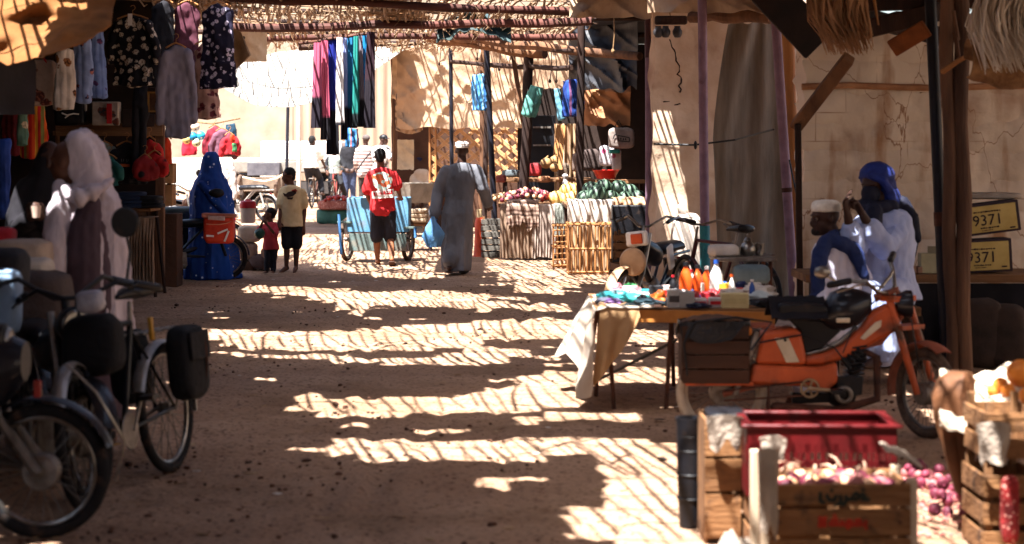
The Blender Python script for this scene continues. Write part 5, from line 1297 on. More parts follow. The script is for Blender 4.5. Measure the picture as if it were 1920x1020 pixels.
# ---- moped of the blue woman with the red-orange bag
m_dkblue = mat('dark blue moped paint', '1a2030', '101420', 5, .4, .1, dirt=('4a3a30', 8, .62))
M1 = moped('dark moped with a red-orange delivery bag parked behind the blue veiled woman', (X(408, 23.9) - .5, 24.0, 0), math.pi + .25, m_dkblue, steer=.3, mirror=1)
m_rbag = mat('red orange bag', 'd8452a', 'b0301c', 4, .6, .3)
t = thing('delivery_bag', 'red-orange cool bag with white lettering hung on the dark moped\'s rack', 'bag', tuple(W(411, 458, 23.55)))
part(softbox(W(411, 430, 23.5), (.36, .2, .33), 3, .35), 'bag_body', m_rbag, t, world=True)
part(MB().box(W(411, 404, 23.5), (.38, .22, .05), j=.01), 'lid', mat('dusty red lid', 'b87866', '8c4c3c', 5, .7, .3), t, world=True, bevel=.015)
part(MB().tube([W(387, 420, 23.385), W(398, 421, 23.38), W(412, 421, 23.38), W(424, 419, 23.385), W(434, 415, 23.40)], .006, 6), 'piping', mat('pale orange piping', 'd89070', 'b87454', 5), t, world=True)
part(MB().box(W(406, 409, 23.375), (.2, .012, .05), ry=.05), 'clear_window', mat('clouded window', 'c8b0ac', 'a08884', 9, .3), t, world=True, bevel=.01)
for a, b in (((387, 442), (401, 443)), ((408, 438), (427, 430)), ((429, 433), (421, 453))):
    part(MB().bar(W(*a, 23.385), W(*b, 23.385), .022, .012, (0, 1, 0)), 'white_mark', MATS['white print'], t, world=True)
# ---- two motorbikes and bicycles at the right behind the goods table
m_tan = mat('tan fairing', 'b09070', '8c6c50', 4, .5, .1, dirt=('5a3c28', 6, .62))
M2 = moped('motorbike with a round tan front fairing parked behind the goods table', (X(1222, 17.4) + .06, 17.85, 0), math.atan2(-.88, -.40), m_bikeb, steer=-.2, mirror=False, lampm=m_blackp, fend=m_tan)
part(MB().lathe((.53, 0, .60), [(0, -.03), (.10, -.02), (.125, .02), (.11, .05), (0, .07)], 24, Matrix.Rotation(R(90), 4, 'Y')), 'round_fairing', m_tan, M2)
part(MB().box((.50, .02, .80), (.06, .20, .13), rx=.1), 'number_panel', MATS['white print'], M2, bevel=.02)
part(MB().box((.54, .03, .80), (.02, .11, .09), rx=.1), 'orange_panel', mat('orange panel', 'c8562c', 'a03e1c', 5, .5, .1), M2, bevel=.01)
part(MB().box((.0, .15, .62), (.12, .03, .22), ry=.3), 'side_panel', MATS['white print'], M2, bevel=.02)
bicycle('dark red bicycle leaning by the teal footed pipe post', (X(1350, 16.9), 17.25, 0), math.pi - 1.0, mat('maroon enamel', '4a1a1e', '2c1014', 5, .4, .05), steer=-.3, lean=R(4), bars=.32)
# far bikes
fb = 'bicycles and mopeds in the far courtyard'
bicycle('bicycle ridden away by the youth in the white T-shirt', (X(589, 47), 47.3, gz(0, 47)), R(86), m_rust, group=fb, rack=True, bars=.26)
bicycle('bicycle under the boy who faces the camera', (X(629, 48.2), 48.3, gz(0, 48)), R(-95), mat('faded red enamel', '8c4038', '6a2c28', 5), group=fb, rack=False)
moped('dusty moped with a tall black mirror left of the blue veiled woman', (X(345, 33), 33, 0), R(-60), m_dwood, steer=.3, group=fb, lampm=m_chrome)
moped('pale silver motorbike behind the cardboard boxes', (X(352, 28.6), 28.6, 0), R(200), mat('silver paint', '9a9690', '6c6864', 5, .35, .1, metal=.5), steer=-.3, group=fb, mirror=False)
moped('motorbike with white tubing left of the donkey cart', (X(450, 41), 41.2, gz(0, 41)), R(160), mat('pale enamel', 'b8b2ac', '85807a', 5), group=fb, mirror=False)

# ---- the orange moped
d = 10.9; OXY = (X(1353, d), d, 0); s343 = d / FP
m_or = mat('faded orange paint', 'cc5e32', 'a04624', 5, .5, .2, dirt=('4e3226', 6, .545), coat=.1, contrast=.8)
m_orb = mat('dusty brown orange paint', '9c5640', '75402e', 4, .7, .25, dirt=('5a4236', 6, .55))
O = thing('orange_moped', 'worn orange moped with a dark wooden box on its rear rack', 'moped', OXY)
def q5(pts): return [(((x / 3 + 1240) - 1353) * s343, (822 - (y / 3 + 520)) * s343) for x, y in pts]
def panel(name, pts, y0, y1, m, bev=.012, parent=O, label=None): return part(MB().prism(q5(pts), y0, y1), name, m, parent, label, bevel=bev)
panel('engine_cover', [(478, 590), (505, 482), (560, 486), (880, 498), (975, 470), (978, 585), (900, 640), (780, 605), (600, 600)], -.10, .06, m_or, .02)
panel('side_panel', [(520, 480), (560, 300), (735, 276), (775, 310), (805, 445), (800, 490), (560, 484)], -.085, .085, m_or, .02)
panel('spine_cover', [(790, 440), (900, 425), (1010, 380), (1110, 280), (1180, 190), (1275, 145), (1310, 170), (1338, 290), (1250, 335), (1140, 395), (1010, 462), (900, 492), (795, 492)], -.055, .055, m_or, .022)
b = panel('badge_panel', [(624, 336), (700, 330), (764, 470), (690, 474)], -.092, -.084, mat('cream plate', 'd6c8b0', 'b8a890', 6), .004)
part(MB().lathe((((683 / 3 + 1240) - 1353) * s343, -.093, (822 - (347 / 3 + 520)) * s343), [(0, -.003), (.008, -.003), (.008, .003), (0, .003)], 12, Matrix.Rotation(R(90), 4, 'X')), 'screw', m_dark, b)
panel('badge_panel', [(1106, 338), (1190, 252), (1228, 236), (1224, 275), (1130, 350)], -.062, -.053, MATS['cream plate'], .004)
part(MB().prism(q5([(815, 438), (905, 418), (1010, 372), (1100, 282), (1095, 272), (1000, 352), (900, 402), (812, 424)]), -.030, .030), 'chrome_strip', m_chrome, O, bevel=.006)
panel('seat', [(640, 160), (660, 140), (790, 138), (910, 150), (925, 185), (880, 240), (700, 222), (650, 208)], -.11, .11, m_blackp, .03)
def T(px, py, y=0): return V((px - 1353) * s343, y, (822 - py) * s343)
mb = MB(); mb.loft([(T(1540, 592), V(0, 1, 0), V(0, 0, 1), .05, .05), (T(1556, 584), V(0, 1, 0), V(0, 0, 1), .10, .10), (T(1580, 580), V(0, 1, 0), V(0, 0, 1), .12, .12), (T(1608, 576), V(0, 1, 0), V(0, 0, 1), .11, .10), (T(1632, 568), V(0, 1, 0), V(0, 0, 1), .05, .05)], 18)
tk = part(mb, 'fuel_tank', m_bikeb, O)
part(MB().box(T(1574, 598, -.118), (.075, .012, .026)), 'tank_badge', MATS['cream plate'], tk, bevel=.008)
panel('frame_gusset', [(690, 215), (940, 250), (1010, 300), (900, 400), (800, 430), (775, 300)], -.03, .03, m_dark, .01)
mb = MB(); mb.tube([T(1640, 560), T(1680, 545), T(1690, 590), T(1650, 640), T(1570, 660), T(1500, 690)], .024, 8); mb.tube([T(1405, 712), T(1480, 706), T(1560, 712)], .018, 8)
for s_ in (-1, 1): mb.tube([T(1500, 700, .04 * s_), T(1353, 737, .075 * s_)], .016, 8); mb.tube([T(1450, 610, .06 * s_), T(1290, 612, .08 * s_)], .011, 7)
part(mb, 'frame', m_orb, O)
mb = MB()
for s_ in (-1, 1): mb.tube([T(1375, 737, .085 * s_), T(1402, 660, .085 * s_), T(1415, 620, .085 * s_)], [.016, .024, .018], 9)
part(mb, 'shock_absorber', m_steel, O)
mb = MB(); mb.box(T(1588, 722), (.15, .13, .10), j=.008)
for k in range(8): mb.box(T(1600 + k * 1.2, 702 - k * 7.5), (.105 - .003 * k, .13, .010), ry=R(-8))
mb.tube([T(1600, 702), T(1608, 648)], .036, 12); mb.box(T(1560, 690), (.05, .06, .07), j=.006); mb.tube([T(1560, 690), T(1545, 672), T(1530, 668)], .02, 8); mb.lathe(T(1600, 668), [(0, -.07), (.05, -.07), (.07, -.05), (.05, -.04), (.07, -.02), (.05, -.01), (.07, .01), (.05, .02), (.07, .04), (.04, .06), (0, .06)], 16, Matrix.Rotation(R(50), 4, 'Y')); mb.ell(T(1577, 738), (.09, .09, .08)); mb.box(T(1520, 745), (.2, .10, .05), j=.01)
en = part(mb, 'engine', m_blackp, O, bevel=.01)
part(MB().torus(T(1577, 737, -.10), .038, .013, n=24, m=8), 'flywheel_ring', m_steel, en)
part(MB().tube([T(1608, 655, -.02), T(1640, 668, -.06), T(1640, 745, -.08), T(1560, 768, -.09), T(1450, 760, -.1)], [.02, .022, .022, .028, .03], 9, True), 'exhaust', m_rust, O)
RX = Matrix.Rotation(R(90), 4, 'X')
mb = MB().torus(T(1512, 724, -.12), .047, .007, n=26, m=6)
for k in range(5): a = k * 1.257; mb.tube([T(1512, 724, -.12), T(1512, 724, -.12) + V(.046 * math.cos(a), 0, .046 * math.sin(a))], .006, 5)
cr = part(mb, 'chainring', mat('tan metal', 'b8a080', '8c7458', 6, .5, .1, metal=.3), O)
part(MB().tube([T(1512, 724, -.135), T(1556, 727, -.15)], [.012, .009], 7, True), 'crank', MATS['tan metal'], cr)
part(MB().box(T(1560, 727, -.19), (.07, .09, .022)), 'pedal', m_blackp, cr, bevel=.004)
part(MB().tube([T(1512, 711, -.12), T(1353, 729, -.12)], .006, 5).tube([T(1512, 737, -.12), T(1353, 747, -.12)], .006, 5), 'chain', m_rust, O)
part(MB().tube([T(1480, 745), T(1470, 800, .1), T(1475, 815, .12)], .012, 7).tube([T(1480, 745), T(1500, 812, -.1)], .012, 7), 'stand', m_rust, O)
m_wrim = mat('whitewall rubber', 'b8ac9c', '8c8072', 7, .7, .2, dirt=('6a5544', 6, .6))
wheel(O, Matrix.Translation((0, 0, .25)), .25, .026, m_wrim, m_wrim, 32, drum=.065)
hc = T(1737, 738); SM = Matrix.Translation(hc) @ Matrix.Rotation(R(-62), 4, 'Z')
wheel(O, SM, .25, .028, m_rubberd, m_steel, 32, drum=.06)
fender(SM, .285, .10, R(58), R(188), m_orb, O, th=.008)
mb = MB(); hd = T(1684, 560)
for s_ in (-1, 1):
    off = V(math.cos(R(38)) * .075 * s_, math.sin(R(38)) * .075 * s_, 0)
    mb.tube([hd + off, hd.lerp(hc, .5) + off, hc + off], [.021, .022, .018], 9)
mb.box(hd + V(0, 0, 0), (.10, .18, .03), rz=R(-52)); mb.box(hd.lerp(hc, .3), (.10, .18, .025), rz=R(-52))
part(mb, 'fork', m_or, O)
mb = MB(); top = T(1672, 545)
mb.tube([hd, top], .02, 8)
mb.tube([T(1580, 524, -.18), T(1612, 524, -.20), T(1640, 546, -.08), T(1668, 553, 0), T(1684, 540, .1), T(1690, 512, .24), T(1686, 490, .30)], .0115, 9)
mb.tube([T(1640, 546, -.08), T(1672, 520, .05), T(1684, 512, .16)], .008, 7)
hb = part(mb, 'handlebar', m_chrome, O)
part(MB().tube([T(1548, 532, -.14), T(1582, 524, -.18)], .019, 9, True), 'grip', m_blackp, hb); part(MB().tube([T(1688, 494, .28), T(1700, 484, .38)], .019, 9, True), 'grip', m_blackp, hb)
part(MB().tube([T(1560, 545, -.16), T(1602, 530, -.2), T(1650, 536, -.1)], .006, 6), 'brake_lever', m_chrome, hb)
mb = MB().tube([T(1570, 530, -.16), T(1540, 515, -.15), T(1532, 500, -.15)], .006, 6).ell(T(1533, 508, -.16), (.045, .012, .035), None, 14, 8)
part(mb, 'mirror', m_chrome, O)
part(MB().lathe(T(1700, 570, -.02), [(0, -.07), (.05, -.06), (.075, -.01), (.075, .02), (0, .03)], 20, Matrix.Rotation(R(90), 4, 'Y')), 'headlamp', m_bikeb, O)
part(MB().tube([T(1686, 545, .0), T(1705, 600, -.06), T(1720, 690, -.05)], .004, 5), 'brake_cable', m_dark, O)
# rear rack and its box
mb = MB(); mb.box(T(1345, 716), (.37, .24, .02)); 
part(mb, 'rack', m_or, O, bevel=.004)
bx = thing('cargo_box', 'dark brown wooden box strapped on the orange moped\'s rear rack', 'box', (OXY[0] + T(1338, 0).x, d, T(0, 712).z))
mb = MB()
for k in range(4): mb.box(V(OXY[0], d, 0) + T(1338, 702 - k * 27, -.125), (.36, .012, .072), j=.003); mb.box(V(OXY[0], d, 0) + T(1338, 702 - k * 27, .125), (.36, .012, .072), j=.003)
for s_ in (-1, 1): mb.box(V(OXY[0], d, 0) + T(1338 + 61 * s_, 660), (.014, .23, .30))
mb.box(V(OXY[0], d, 0) + T(1338, 710), (.34, .24, .012))
part(mb, 'boards', mat('greasy dark wood', '4a2e20', '2c1c15', 5, .8, .4, st=(.15, 1, 1)), bx, world=True, bevel=.003)
def liner(u, v):
    a = u * 2 * math.pi; x = .19 * math.copysign(abs(math.cos(a)) ** .4, math.cos(a)); y = .135 * math.copysign(abs(math.sin(a)) ** .4, math.sin(a)); z = .325 - .07 * v * (1 + .6 * math.sin(a * 3 + 1) + .3 * math.sin(a * 7)) + .012 * N3((math.cos(a) * 3, math.sin(a) * 3, v * 3), 1)
    return V(OXY[0] + T(1338, 0).x + x * (1 + .05 * v), d + y * (1 + .08 * v), T(0, 712).z + z + .0)
part(MB().sheet(liner, 60, 6, .004), 'plastic_liner', mat('black bin liner', '2a2a2e', '1a1a1d', 6, .3, .5, bscale=25), bx, world=True)
def hump(u, v): return V(OXY[0] + T(1338, 0).x + lerp(-.17, .17, u), d + lerp(-.115, .115, v), T(0, 712).z + .31 + .03 * math.sin(u * 3.14) + .03 * N3((u * 4, v * 4, 0), 1))
part(MB().sheet(hump, 14, 10, .01), 'load', mat('brown sacking', '6a4c38', '4a3426', 6), bx, world=True)
single(MB().tube([T(1400, 650, -.2) + V(*OXY), T(1440, 600, -.16) + V(*OXY), T(1372, 590, -.2) + V(*OXY), T(1300, 600, -.14) + V(*OXY), T(1278, 640, -.15) + V(*OXY), T(1284, 700, -.15) + V(*OXY)], .007, 6), 'strap', m_dark, 'black strap tying the box on the orange moped', 'strap')
part(MB().tube([T(1420, 640, -.09), T(1500, 625, -.10), T(1560, 650, -.09), T(1590, 690, -.08)], .005, 5).tube([T(1640, 560, -.06), T(1600, 600, -.07), T(1575, 660, -.09)], .004, 5), 'cable', m_dark, O)
part(MB().lathe(T(1395, 618, -.10), [(0, -.02), (.028, -.015), (.03, .02), (0, .025)], 14, RX), 'indicator', mat('amber lens', 'c07020', '8c4c14', 5, .3, 0), O)
part(MB().box(T(1283, 690, 0), (.02, .12, .06)), 'tail_lamp', MATS['red lens'], O, bevel=.006)
def blk(u, v):
    p = V(*OXY) + T(lerp(1440, 1545, u), lerp(562, 600, abs(v - .5) * 2), lerp(-.15, .15, v)); p.z += .015 + .01 * N3((u * 6, v * 6, 0), 1); return p
single(MB().sheet(blk, 20, 16, .008), 'seat_cloth', m_bk, 'crumpled black cloth thrown over the orange moped\'s seat', 'cloth')
# ================================================================ GOODS
def hanger(root, p, w_, m=None):
    mb = MB(); p = Vector(p)
    mb.tube([p + V(-w_ / 2, 0, -.03), p + V(-w_ / 4, 0, .0), p + V(0, 0, .02), p + V(w_ / 4, 0, 0), p + V(w_ / 2, 0, -.03)], .009, 6)
    mb.tube([p + V(0, 0, .02), p + V(0, 0, .06)] + [p + V(.025 * math.sin(t), 0, .085 - .025 * math.cos(t)) for t in np.linspace(.3, 4.2, 7)], .0035, 5)
    return part(mb, 'hanger', m or m_bamboo, root, world=True)
def garment(label, px, py, w_, h, d, m, kind='shirt', name=None, cat='shirt', sl_=.5, flare=.1, yaw=0, hang=True, group='garments hanging in the shop', ry=0, spread=.35, thick=.045, vox=None):
    """hanging clothing; px,py is the top centre; w_,h in metres"""
    P = W(px, py, d); q0 = math.sin(px * 12.9 + py); t = thing(name or kind, label, cat, tuple(P), yaw + .28 * math.sin(px * 3.7), group, ry=ry + .035 * q0); mb = MB()
    if kind in ('shirt', 'dress'):
        rows = [(0, .12, .5), (-.04, .6, .8), (-.10, 1.0, 1), (-.3, .92, 1), (-.6, .96, 1.1), (-1, 1 + flare, 1.2)]
        secs = [(V(0, 0, max(-h, z * h if z <= -.3 else z * .9)), V(1, 0, 0), V(0, 1, 0), w_ / 2 * q, thick * f_) for z, q, f_ in rows][::-1]
        mb.loft(secs, 34, lambda t_, th: .10 * math.cos(9 * th + 2 * t_) * (1 - t_) + .06 * math.sin(14 * th) * (1 - t_))
        if sl_:
            L = sl_
            for s_ in (-1, 1): mb.tube([V(s_ * w_ * .40, 0, -.10), V(s_ * (w_ * .5 + L * spread * .5), 0, -.10 - L * .5), V(s_ * (w_ * .5 + L * spread * .6), .01, -.10 - L)], [.055, .05, .045], 10, True)
    elif kind == 'trousers':
        mb.loft([(V(0, 0, -.25), V(1, 0, 0), V(0, 1, 0), w_ / 2, .05), (V(0, 0, 0), V(1, 0, 0), V(0, 1, 0), w_ / 2 * .85, .035)], 20)
        for s_ in (-1, 1): mb.tube([V(s_ * w_ * .25, 0, -.2), V(s_ * w_ * .26, 0, -h)], [w_ * .26, w_ * .20], 12)
    else:
        mb.loft([(V(0, 0, -h * q), V(1, 0, 0), V(0, 1, 0), w_ / 2 * (1 - .1 * math.cos(q * 5)), thick) for q in (1, .75, .5, .25, 0)], 40, lambda t_, th: .16 * math.cos(8 * th + 2 * t_) + .08 * math.sin(17 * th + t_ * 4))
    solid(mb, {'shirt': 'shirt_cloth', 'dress': 'dress_cloth', 'trousers': 'trouser_cloth'}.get(kind, 'cloth'), m, t, vox or (.013 if d > 15 else .011), clothfold(.028, 7, .3, px * .37), 1)
    if hang and kind != 'cloth': hanger(t, P + V(0, 0, .0), w_ * .8)
    return t
BW = flowers(13, 'd0c2ae', .44, '8a6a52')
garment('black blouse printed with big cream flowers and a white price tag', 249, 30, .40, .72, 20.5, mat('black floral', '17131a', '100d12', 4, pat=BW), sl_=.36, flare=.12, spread=.25)
T0 = W(245, 26, 20.2); single(MB().box(T0 + V(0, -.03, -.06), (.045, .004, .12)), 'price_tag', MATS['white print'], 'white price tag on the black floral blouse', 'tag')
garment('long grey shirt dress hanging in the middle of the shop front', 330, 84, .25, .92, 19.6, mat('grey shirting', '7c7784', '625e6c', 4, st=(1, 1, .3)), kind='dress', sl_=.66, flare=.02, spread=.12, cat='dress')
garment('long burgundy dress behind the grey shirt dress', 352, 4, .27, 1.05, 20.8, mat('burgundy cloth', '5a2c3a', '3e1c28', 4, st=(1, 1, .3)), kind='dress', sl_=0, cat='dress')
garment('navy dress scattered with small white flowers', 407, 6, .34, .86, 20.0, mat('navy floral', '1a1630', '120f22', 4, pat=flowers(15, 'c6bccc', .38, '7a6c8c')), kind='dress', sl_=0, flare=.2, cat='dress')
garment('pinkish floral dress below the navy floral dress', 385, 78, .27, .80, 20.6, mat('pink floral', 'c49c8c', 'a67c6e', 4, pat=flowers(9, '6a2c34', .34, '3e1c22')), kind='dress', sl_=0, cat='dress')
garment('plain black dress left of the burgundy dress', 306, 0, .26, .95, 21.3, mat('black dress cloth', '15131a', '0d0c11', 4), kind='dress', sl_=0, cat='dress')
garment('black trousers hanging under the black floral blouse', 262, 158, .17, 1.0, 21.2, MATS['black dress cloth'], kind='trousers', cat='trousers', sl_=0)
garment('white cloth printed with brown flowers beside the amber awning', 123, 92, .17, .56, 18.6, mat('white floral', 'd0c4b8', 'b0a498', 4, pat=flowers(7, '8a5a34', .3, '4a2c1c')), kind='cloth', cat='cloth', name='floral_cloth')
garment('pale blue floral cloth, wider of the two pale blue ones', 154, 62, .18, .66, 18.9, mat('pale blue floral', '8fa2cc', '7082ac', 4, pat=flowers(8, '2c2c4a', .24, 'b06a5a')), kind='cloth', cat='cloth', name='floral_cloth')
garment('narrow pale blue floral cloth next to the black floral blouse', 182, 58, .14, .64, 19.2, mat('light blue floral', '7c94c4', '5c70a0', 4, pat=flowers(8, '3c2c5c', .24, '6a3c5a')), kind='cloth', cat='cloth', name='floral_cloth')
garment('dark red cloth hanging at the left end of the shop', 20, 185, .16, .55, 19.5, mat('dark red cloth', '7a1a22', '501016', 4), kind='cloth', cat='cloth', name='scarf_cloth')
garment('red, orange and yellow striped cloth under the packed blanket', 62, 190, .23, .56, 19.7, mat('striped bright cloth', 'c03a1c', 'a02c14', 4, pat=stripes(0, ['d0481c', 'd8a030', 'b01c1c', '6a7a3c', 'd86020', 'c02018'], .17)), kind='cloth', cat='cloth', name='striped_cloth')
garment('pale green printed cloth between the dark red and striped cloths', 43, 212, .10, .32, 19.3, mat('green print', '6a8c7a', '4a6a5a', 4, pat=flowers(7, 'c8b89c', .3)), kind='cloth', cat='cloth', name='printed_cloth')
garment('deep blue cloth hanging at the left picture edge', 6, 262, .10, .62, 15.5, mat('deep blue cloth', '1c3c8a', '14285c', 4), kind='cloth', cat='cloth', name='blue_cloth')
t = thing('packed_blanket', 'floral blanket packed in clear plastic hanging at left', 'blanket', tuple(W(66, 200, 18.8)))
part(softbox(W(66, 155, 18.8), (.42, .14, .44), 2, .4), 'blanket', mat('brown floral blanket', 'a89080', '867062', 4, pat=flowers(6, '4a2420', .4, '8c5040')), t, world=True)
part(MB().tube([W(45, 118, 18.75), W(55, 104, 18.75), W(78, 104, 18.75), W(88, 118, 18.75)], .01, 6), 'handle', mat('red strap', 'a82020', '801818', 4), t, world=True)
G1 = 'small shirts in a row under the shelf'
garment('small white T-shirt under the shelf, left of the grey one', 172, 262, .24, .40, 21.6, mat('dull white tee', 'a8a09a', '88807a', 4), sl_=.14, group=G1)
garment('small grey-green T-shirt under the shelf', 196, 268, .22, .42, 21.4, mat('grey green tee', '7c8478', '5c645a', 4), sl_=.14, group=G1)
garment('teal T-shirt mostly hidden by the white veil', 205, 292, .2, .32, 21.0, mat('teal tee', '1c5a56', '143e3c', 4), sl_=.12, group=G1)
t = garment('black hooded jumper with orange lettering under the shelf', 238, 268, .28, .44, 21.3, mat('black jumper', '16161c', '0e0e12', 4), sl_=.3, group=G1)
part(MB().box((0, -.07, -.24), (.16, .004, .03)), 'orange_band', mat('orange print', 'c05a30', '9a4420', 6), t)
mb = MB()
for k, (x, h_) in enumerate([(-.055, .035), (-.03, .03), (0, .04), (.02, .03)]): mb.bar((x, -.075, -.17), (x + .006 * (-1) ** k, -.075, -.17 - h_), .005, .002, (0, 1, 0))
part(mb, 'faint_print', mat('faint print', '6c6a72', None, 6), t)
for i, (px, py, l, mm) in enumerate([(280, 258, 'red T-shirt hanging beside the square timber post, upper', 'c02420'), (290, 285, 'red T-shirt with a black print beside the timber post', 'b01c1c'), (272, 292, 'dark red small shirt beside the black jumper', '7a1418')]):
    garment(l, px, py, .17, .27, 21.3 - i * .1, mat('red tee %d' % i, mm, None, 4, pat=dots(5, '1a1014', .22)), sl_=.10, group=G1)
# shelves, boxes, frame, packages
t = thing('shop_shelf', 'orange-brown wooden shelf across the back of the garment shop', 'shelf', tuple(W(205, 262, 22)))
part(MB().box(W(205, 250, 22.1), (200 * 22 / FP, .35, .05)).box(W(205, 243, 21.92), (200 * 22 / FP, .03, .14)), 'board', m_woodx, t, world=True, bevel=.005)
for px in (108, 299): part(MB().tube([W(px, 250, 22.1), V(X(px, 22.1), 22.1, 0)], .03, 6), 'upright', m_wood, t, world=True)
t = thing('picture_frame', 'gold framed dark picture between the blouse and the grey shirt dress', 'picture', tuple(W(291, 210, 21.2)))
c = W(291, 191, 21.2)
mb = MB()
for a in (-1, 1): mb.box(c + V(0, 0, .10 * a), (.16, .02, .018)).box(c + V(.071 * a, 0, 0), (.018, .018, .19))
part(mb, 'frame', mat('gilt wood', 'b0803c', '7a5424', 6, .5, .2), t, world=True)
part(MB().box(c + V(0, .006, 0), (.13, .006, .19)), 'picture', mat('dark picture', '2c1c16', '5a3c24', 8), t, world=True)
t = thing('blanket_package', 'white and red printed package on the shop shelf', 'package', tuple(W(200, 236, 21.9)))
part(MB().box(W(200, 213, 21.9), (.29, .18, .26)), 'carton', mat('printed carton', 'bcae9c', '98887a', 6, pat=flowers(5, '6a3a2c', .35, '3a3a3a')), t, world=True, bevel=.012)
part(MB().box(W(205, 213, 21.795), (.055, .01, .22)), 'red_band', MATS['red shirt cloth'], t, world=True)
t = thing('black_bag', 'black bag with a thin white emblem on the shop shelf', 'bag', tuple(W(132, 236, 21.9)))
part(softbox(W(132, 212, 21.9), (.34, .2, .27), 1), 'bag_body', m_blackp, t, world=True)
part(MB().tube([W(116, 212, 21.78), W(126, 216, 21.78), W(138, 213, 21.78), W(148, 214, 21.78)], .009, 5).tube([W(122, 221, 21.78), W(132, 214, 21.78)], .007, 5), 'emblem', MATS['white print'], t, world=True)
for i, (px, py, w_, h, l) in enumerate([(160, 222, .18, .16, 'dark carton between the black bag and the printed package'), (250, 222, .22, .2, 'dark brown carton on the shelf behind the black trousers'), (283, 226, .1, .14, 'small dark carton at the right end of the shelf')]):
    single(MB().box(W(px, py, 22), (w_, .2, h), rz=.1), 'shelf_carton', mat('dark carton', '33231c', '231814', 5), l, 'carton', 'cartons on the shop shelf', bevel=.008)
t = thing('wooden_chest', 'orange-brown wooden chest behind the folding table', 'chest', (X(250, 22.3), 22.3, 0))
part(MB().box((X(250, 22.3), 22.3, .85), (.62, .4, .30)), 'chest_body', m_woodx, t, world=True, bevel=.01); part(MB().box((X(250, 22.3), 22.3, 1.02), (.66, .44, .04)), 'lid', m_woodx, t, world=True, bevel=.006)
part(MB().box((X(250, 22.3), 22.32, .34), (.56, .36, .68)), 'lower_box', m_dwood, t, world=True, bevel=.006)
def trestle(label, px0, px1, d, depth, z, m=m_woodx, name='trestle_table', spread=.08, legr=.016):
    a, b = X(px0, d), X(px1, d); t = thing(name, label, 'table', ((a + b) / 2, d, 0))
    part(MB().box(((a + b) / 2, d, z - .02), (b - a, depth, .035)), 'tabletop', m, t, world=True, bevel=.005)
    for sx in (0, 1):
        for sy in (-1, 1): part(MB().tube([(lerp(a + .04, b - .04, sx), d + sy * depth * .42, z - .03), (lerp(a + .04 - spread, b - .04 + spread, sx), d + sy * depth * .48, 0)], legr, 6), 'leg', m_dwood, t, world=True)
    return t
trestle('folding table with dark folded clothes beside the square timber post', 195, 292, 21.6, .6, .95, spread=.09, legr=.02)
r2 = random.Random(3)
for i, (px, w_, c1, l) in enumerate([(215, .26, '1c2a4a', 'dark navy folded clothes on the folding table, left pile'), (250, .3, '22304c', 'dark blue folded clothes on the folding table, middle pile'), (284, .24, '15161c', 'black folded clothes on the folding table by the post')]):
    mb = MB()
    for k in range(3 + i % 2): mb.v += softbox(V(X(px, 21.4) + r2.uniform(-.02, .02), 21.4, .975 + k * .042), (w_, .34, .05), k + i, .4, 8).v; mb.f += [tuple(j + len(mb.v) - len(softbox((0, 0, 0), (1, 1, 1)).v) for j in f) for f in softbox((0, 0, 0), (1, 1, 1)).f]
    single(mb, 'folded_clothes', mat('folded cloth %d' % i, c1, None, 5), l, 'clothes', 'folded clothes on the folding table')
def skirt(px0, px1, y0, y1, d, m, label, depth=.25, amp=.03, nf=9, name='table_cloth', jag=6, top=True, seed=0, cat='cloth'):
    def f(u, v):
        px = lerp(px0, px1, u)
        if v < .3 and top: p = W(px, y0, d); q = 1 - v / .3; p.y += depth * q; p.z += .006 + .01 * N3((u * 8, v * 4, seed), 1); return p
        q = (v - .3) / .7 if top else v
        p = W(px + 4 * N3((u * 3, q, seed), 1) * q, lerp(y0, y1 + jag * N3((u * 5, 0, seed), 1), q), d)
        p.y += -.03 * min(1, q * 5) + amp * q * math.sin(u * nf * 6.28 + 1.5 * math.sin(q * 3 + seed)) + .02 * N3((u * 7, q * 5, seed), 1); return p
    return single(MB().sheet(f, 90, 26, .006), name, m, label, cat)
skirt(238, 290, 408, 540, 21.2, mat('beige ground cloth', '8c7058', '6a5240', 3), 'beige cloth hanging down the front of the folding table')

# cardboard boxes and right end of the shop
m_card = mat('cardboard', 'b08458', '8e6640', 3, .85, .2, dirt=('6a4a30', 5, .62))
for i, (px, y0, y1, l) in enumerate([(313, 345, 386, 'lower cardboard carton beside the timber post'), (314, 306, 344, 'upper cardboard carton marked with a dark ring beside the timber post')]):
    dd = 23.0; t = thing('cardboard_carton', l, 'carton', tuple(W(px, y1, dd)), group='cardboard cartons by the post')
    part(MB().box(W(px, (y0 + y1) / 2, dd), (.17, .25, (y1 - y0) * dd / FP - .004)), 'carton_body', m_card, t, world=True, bevel=.006)
    part(MB().box(W(px, y0 + 1, dd - .13), (.17, .004, .012)), 'tape', mat('brown tape', '7a4c2c', '5c3820', 5, .4), t, world=True)
    if i: part(MB().torus(W(px - 3, 325, dd - .13), .04, .005, n=20, m=5), 'printed_ring', m_dwood, t, world=True)
single(MB().box(V(X(313, 23), 23, .42), (.3, .4, .84)), 'stone_step', m_mudb, 'brown block under the cardboard cartons', 'block', bevel=.01)
garment('orange-red high visibility vest hanging by the timber post', 313, 256, .13, .32, 22.6, mat('hi-vis orange', 'e0401c', 'b83014', 4), sl_=0, cat='vest', name='vest')
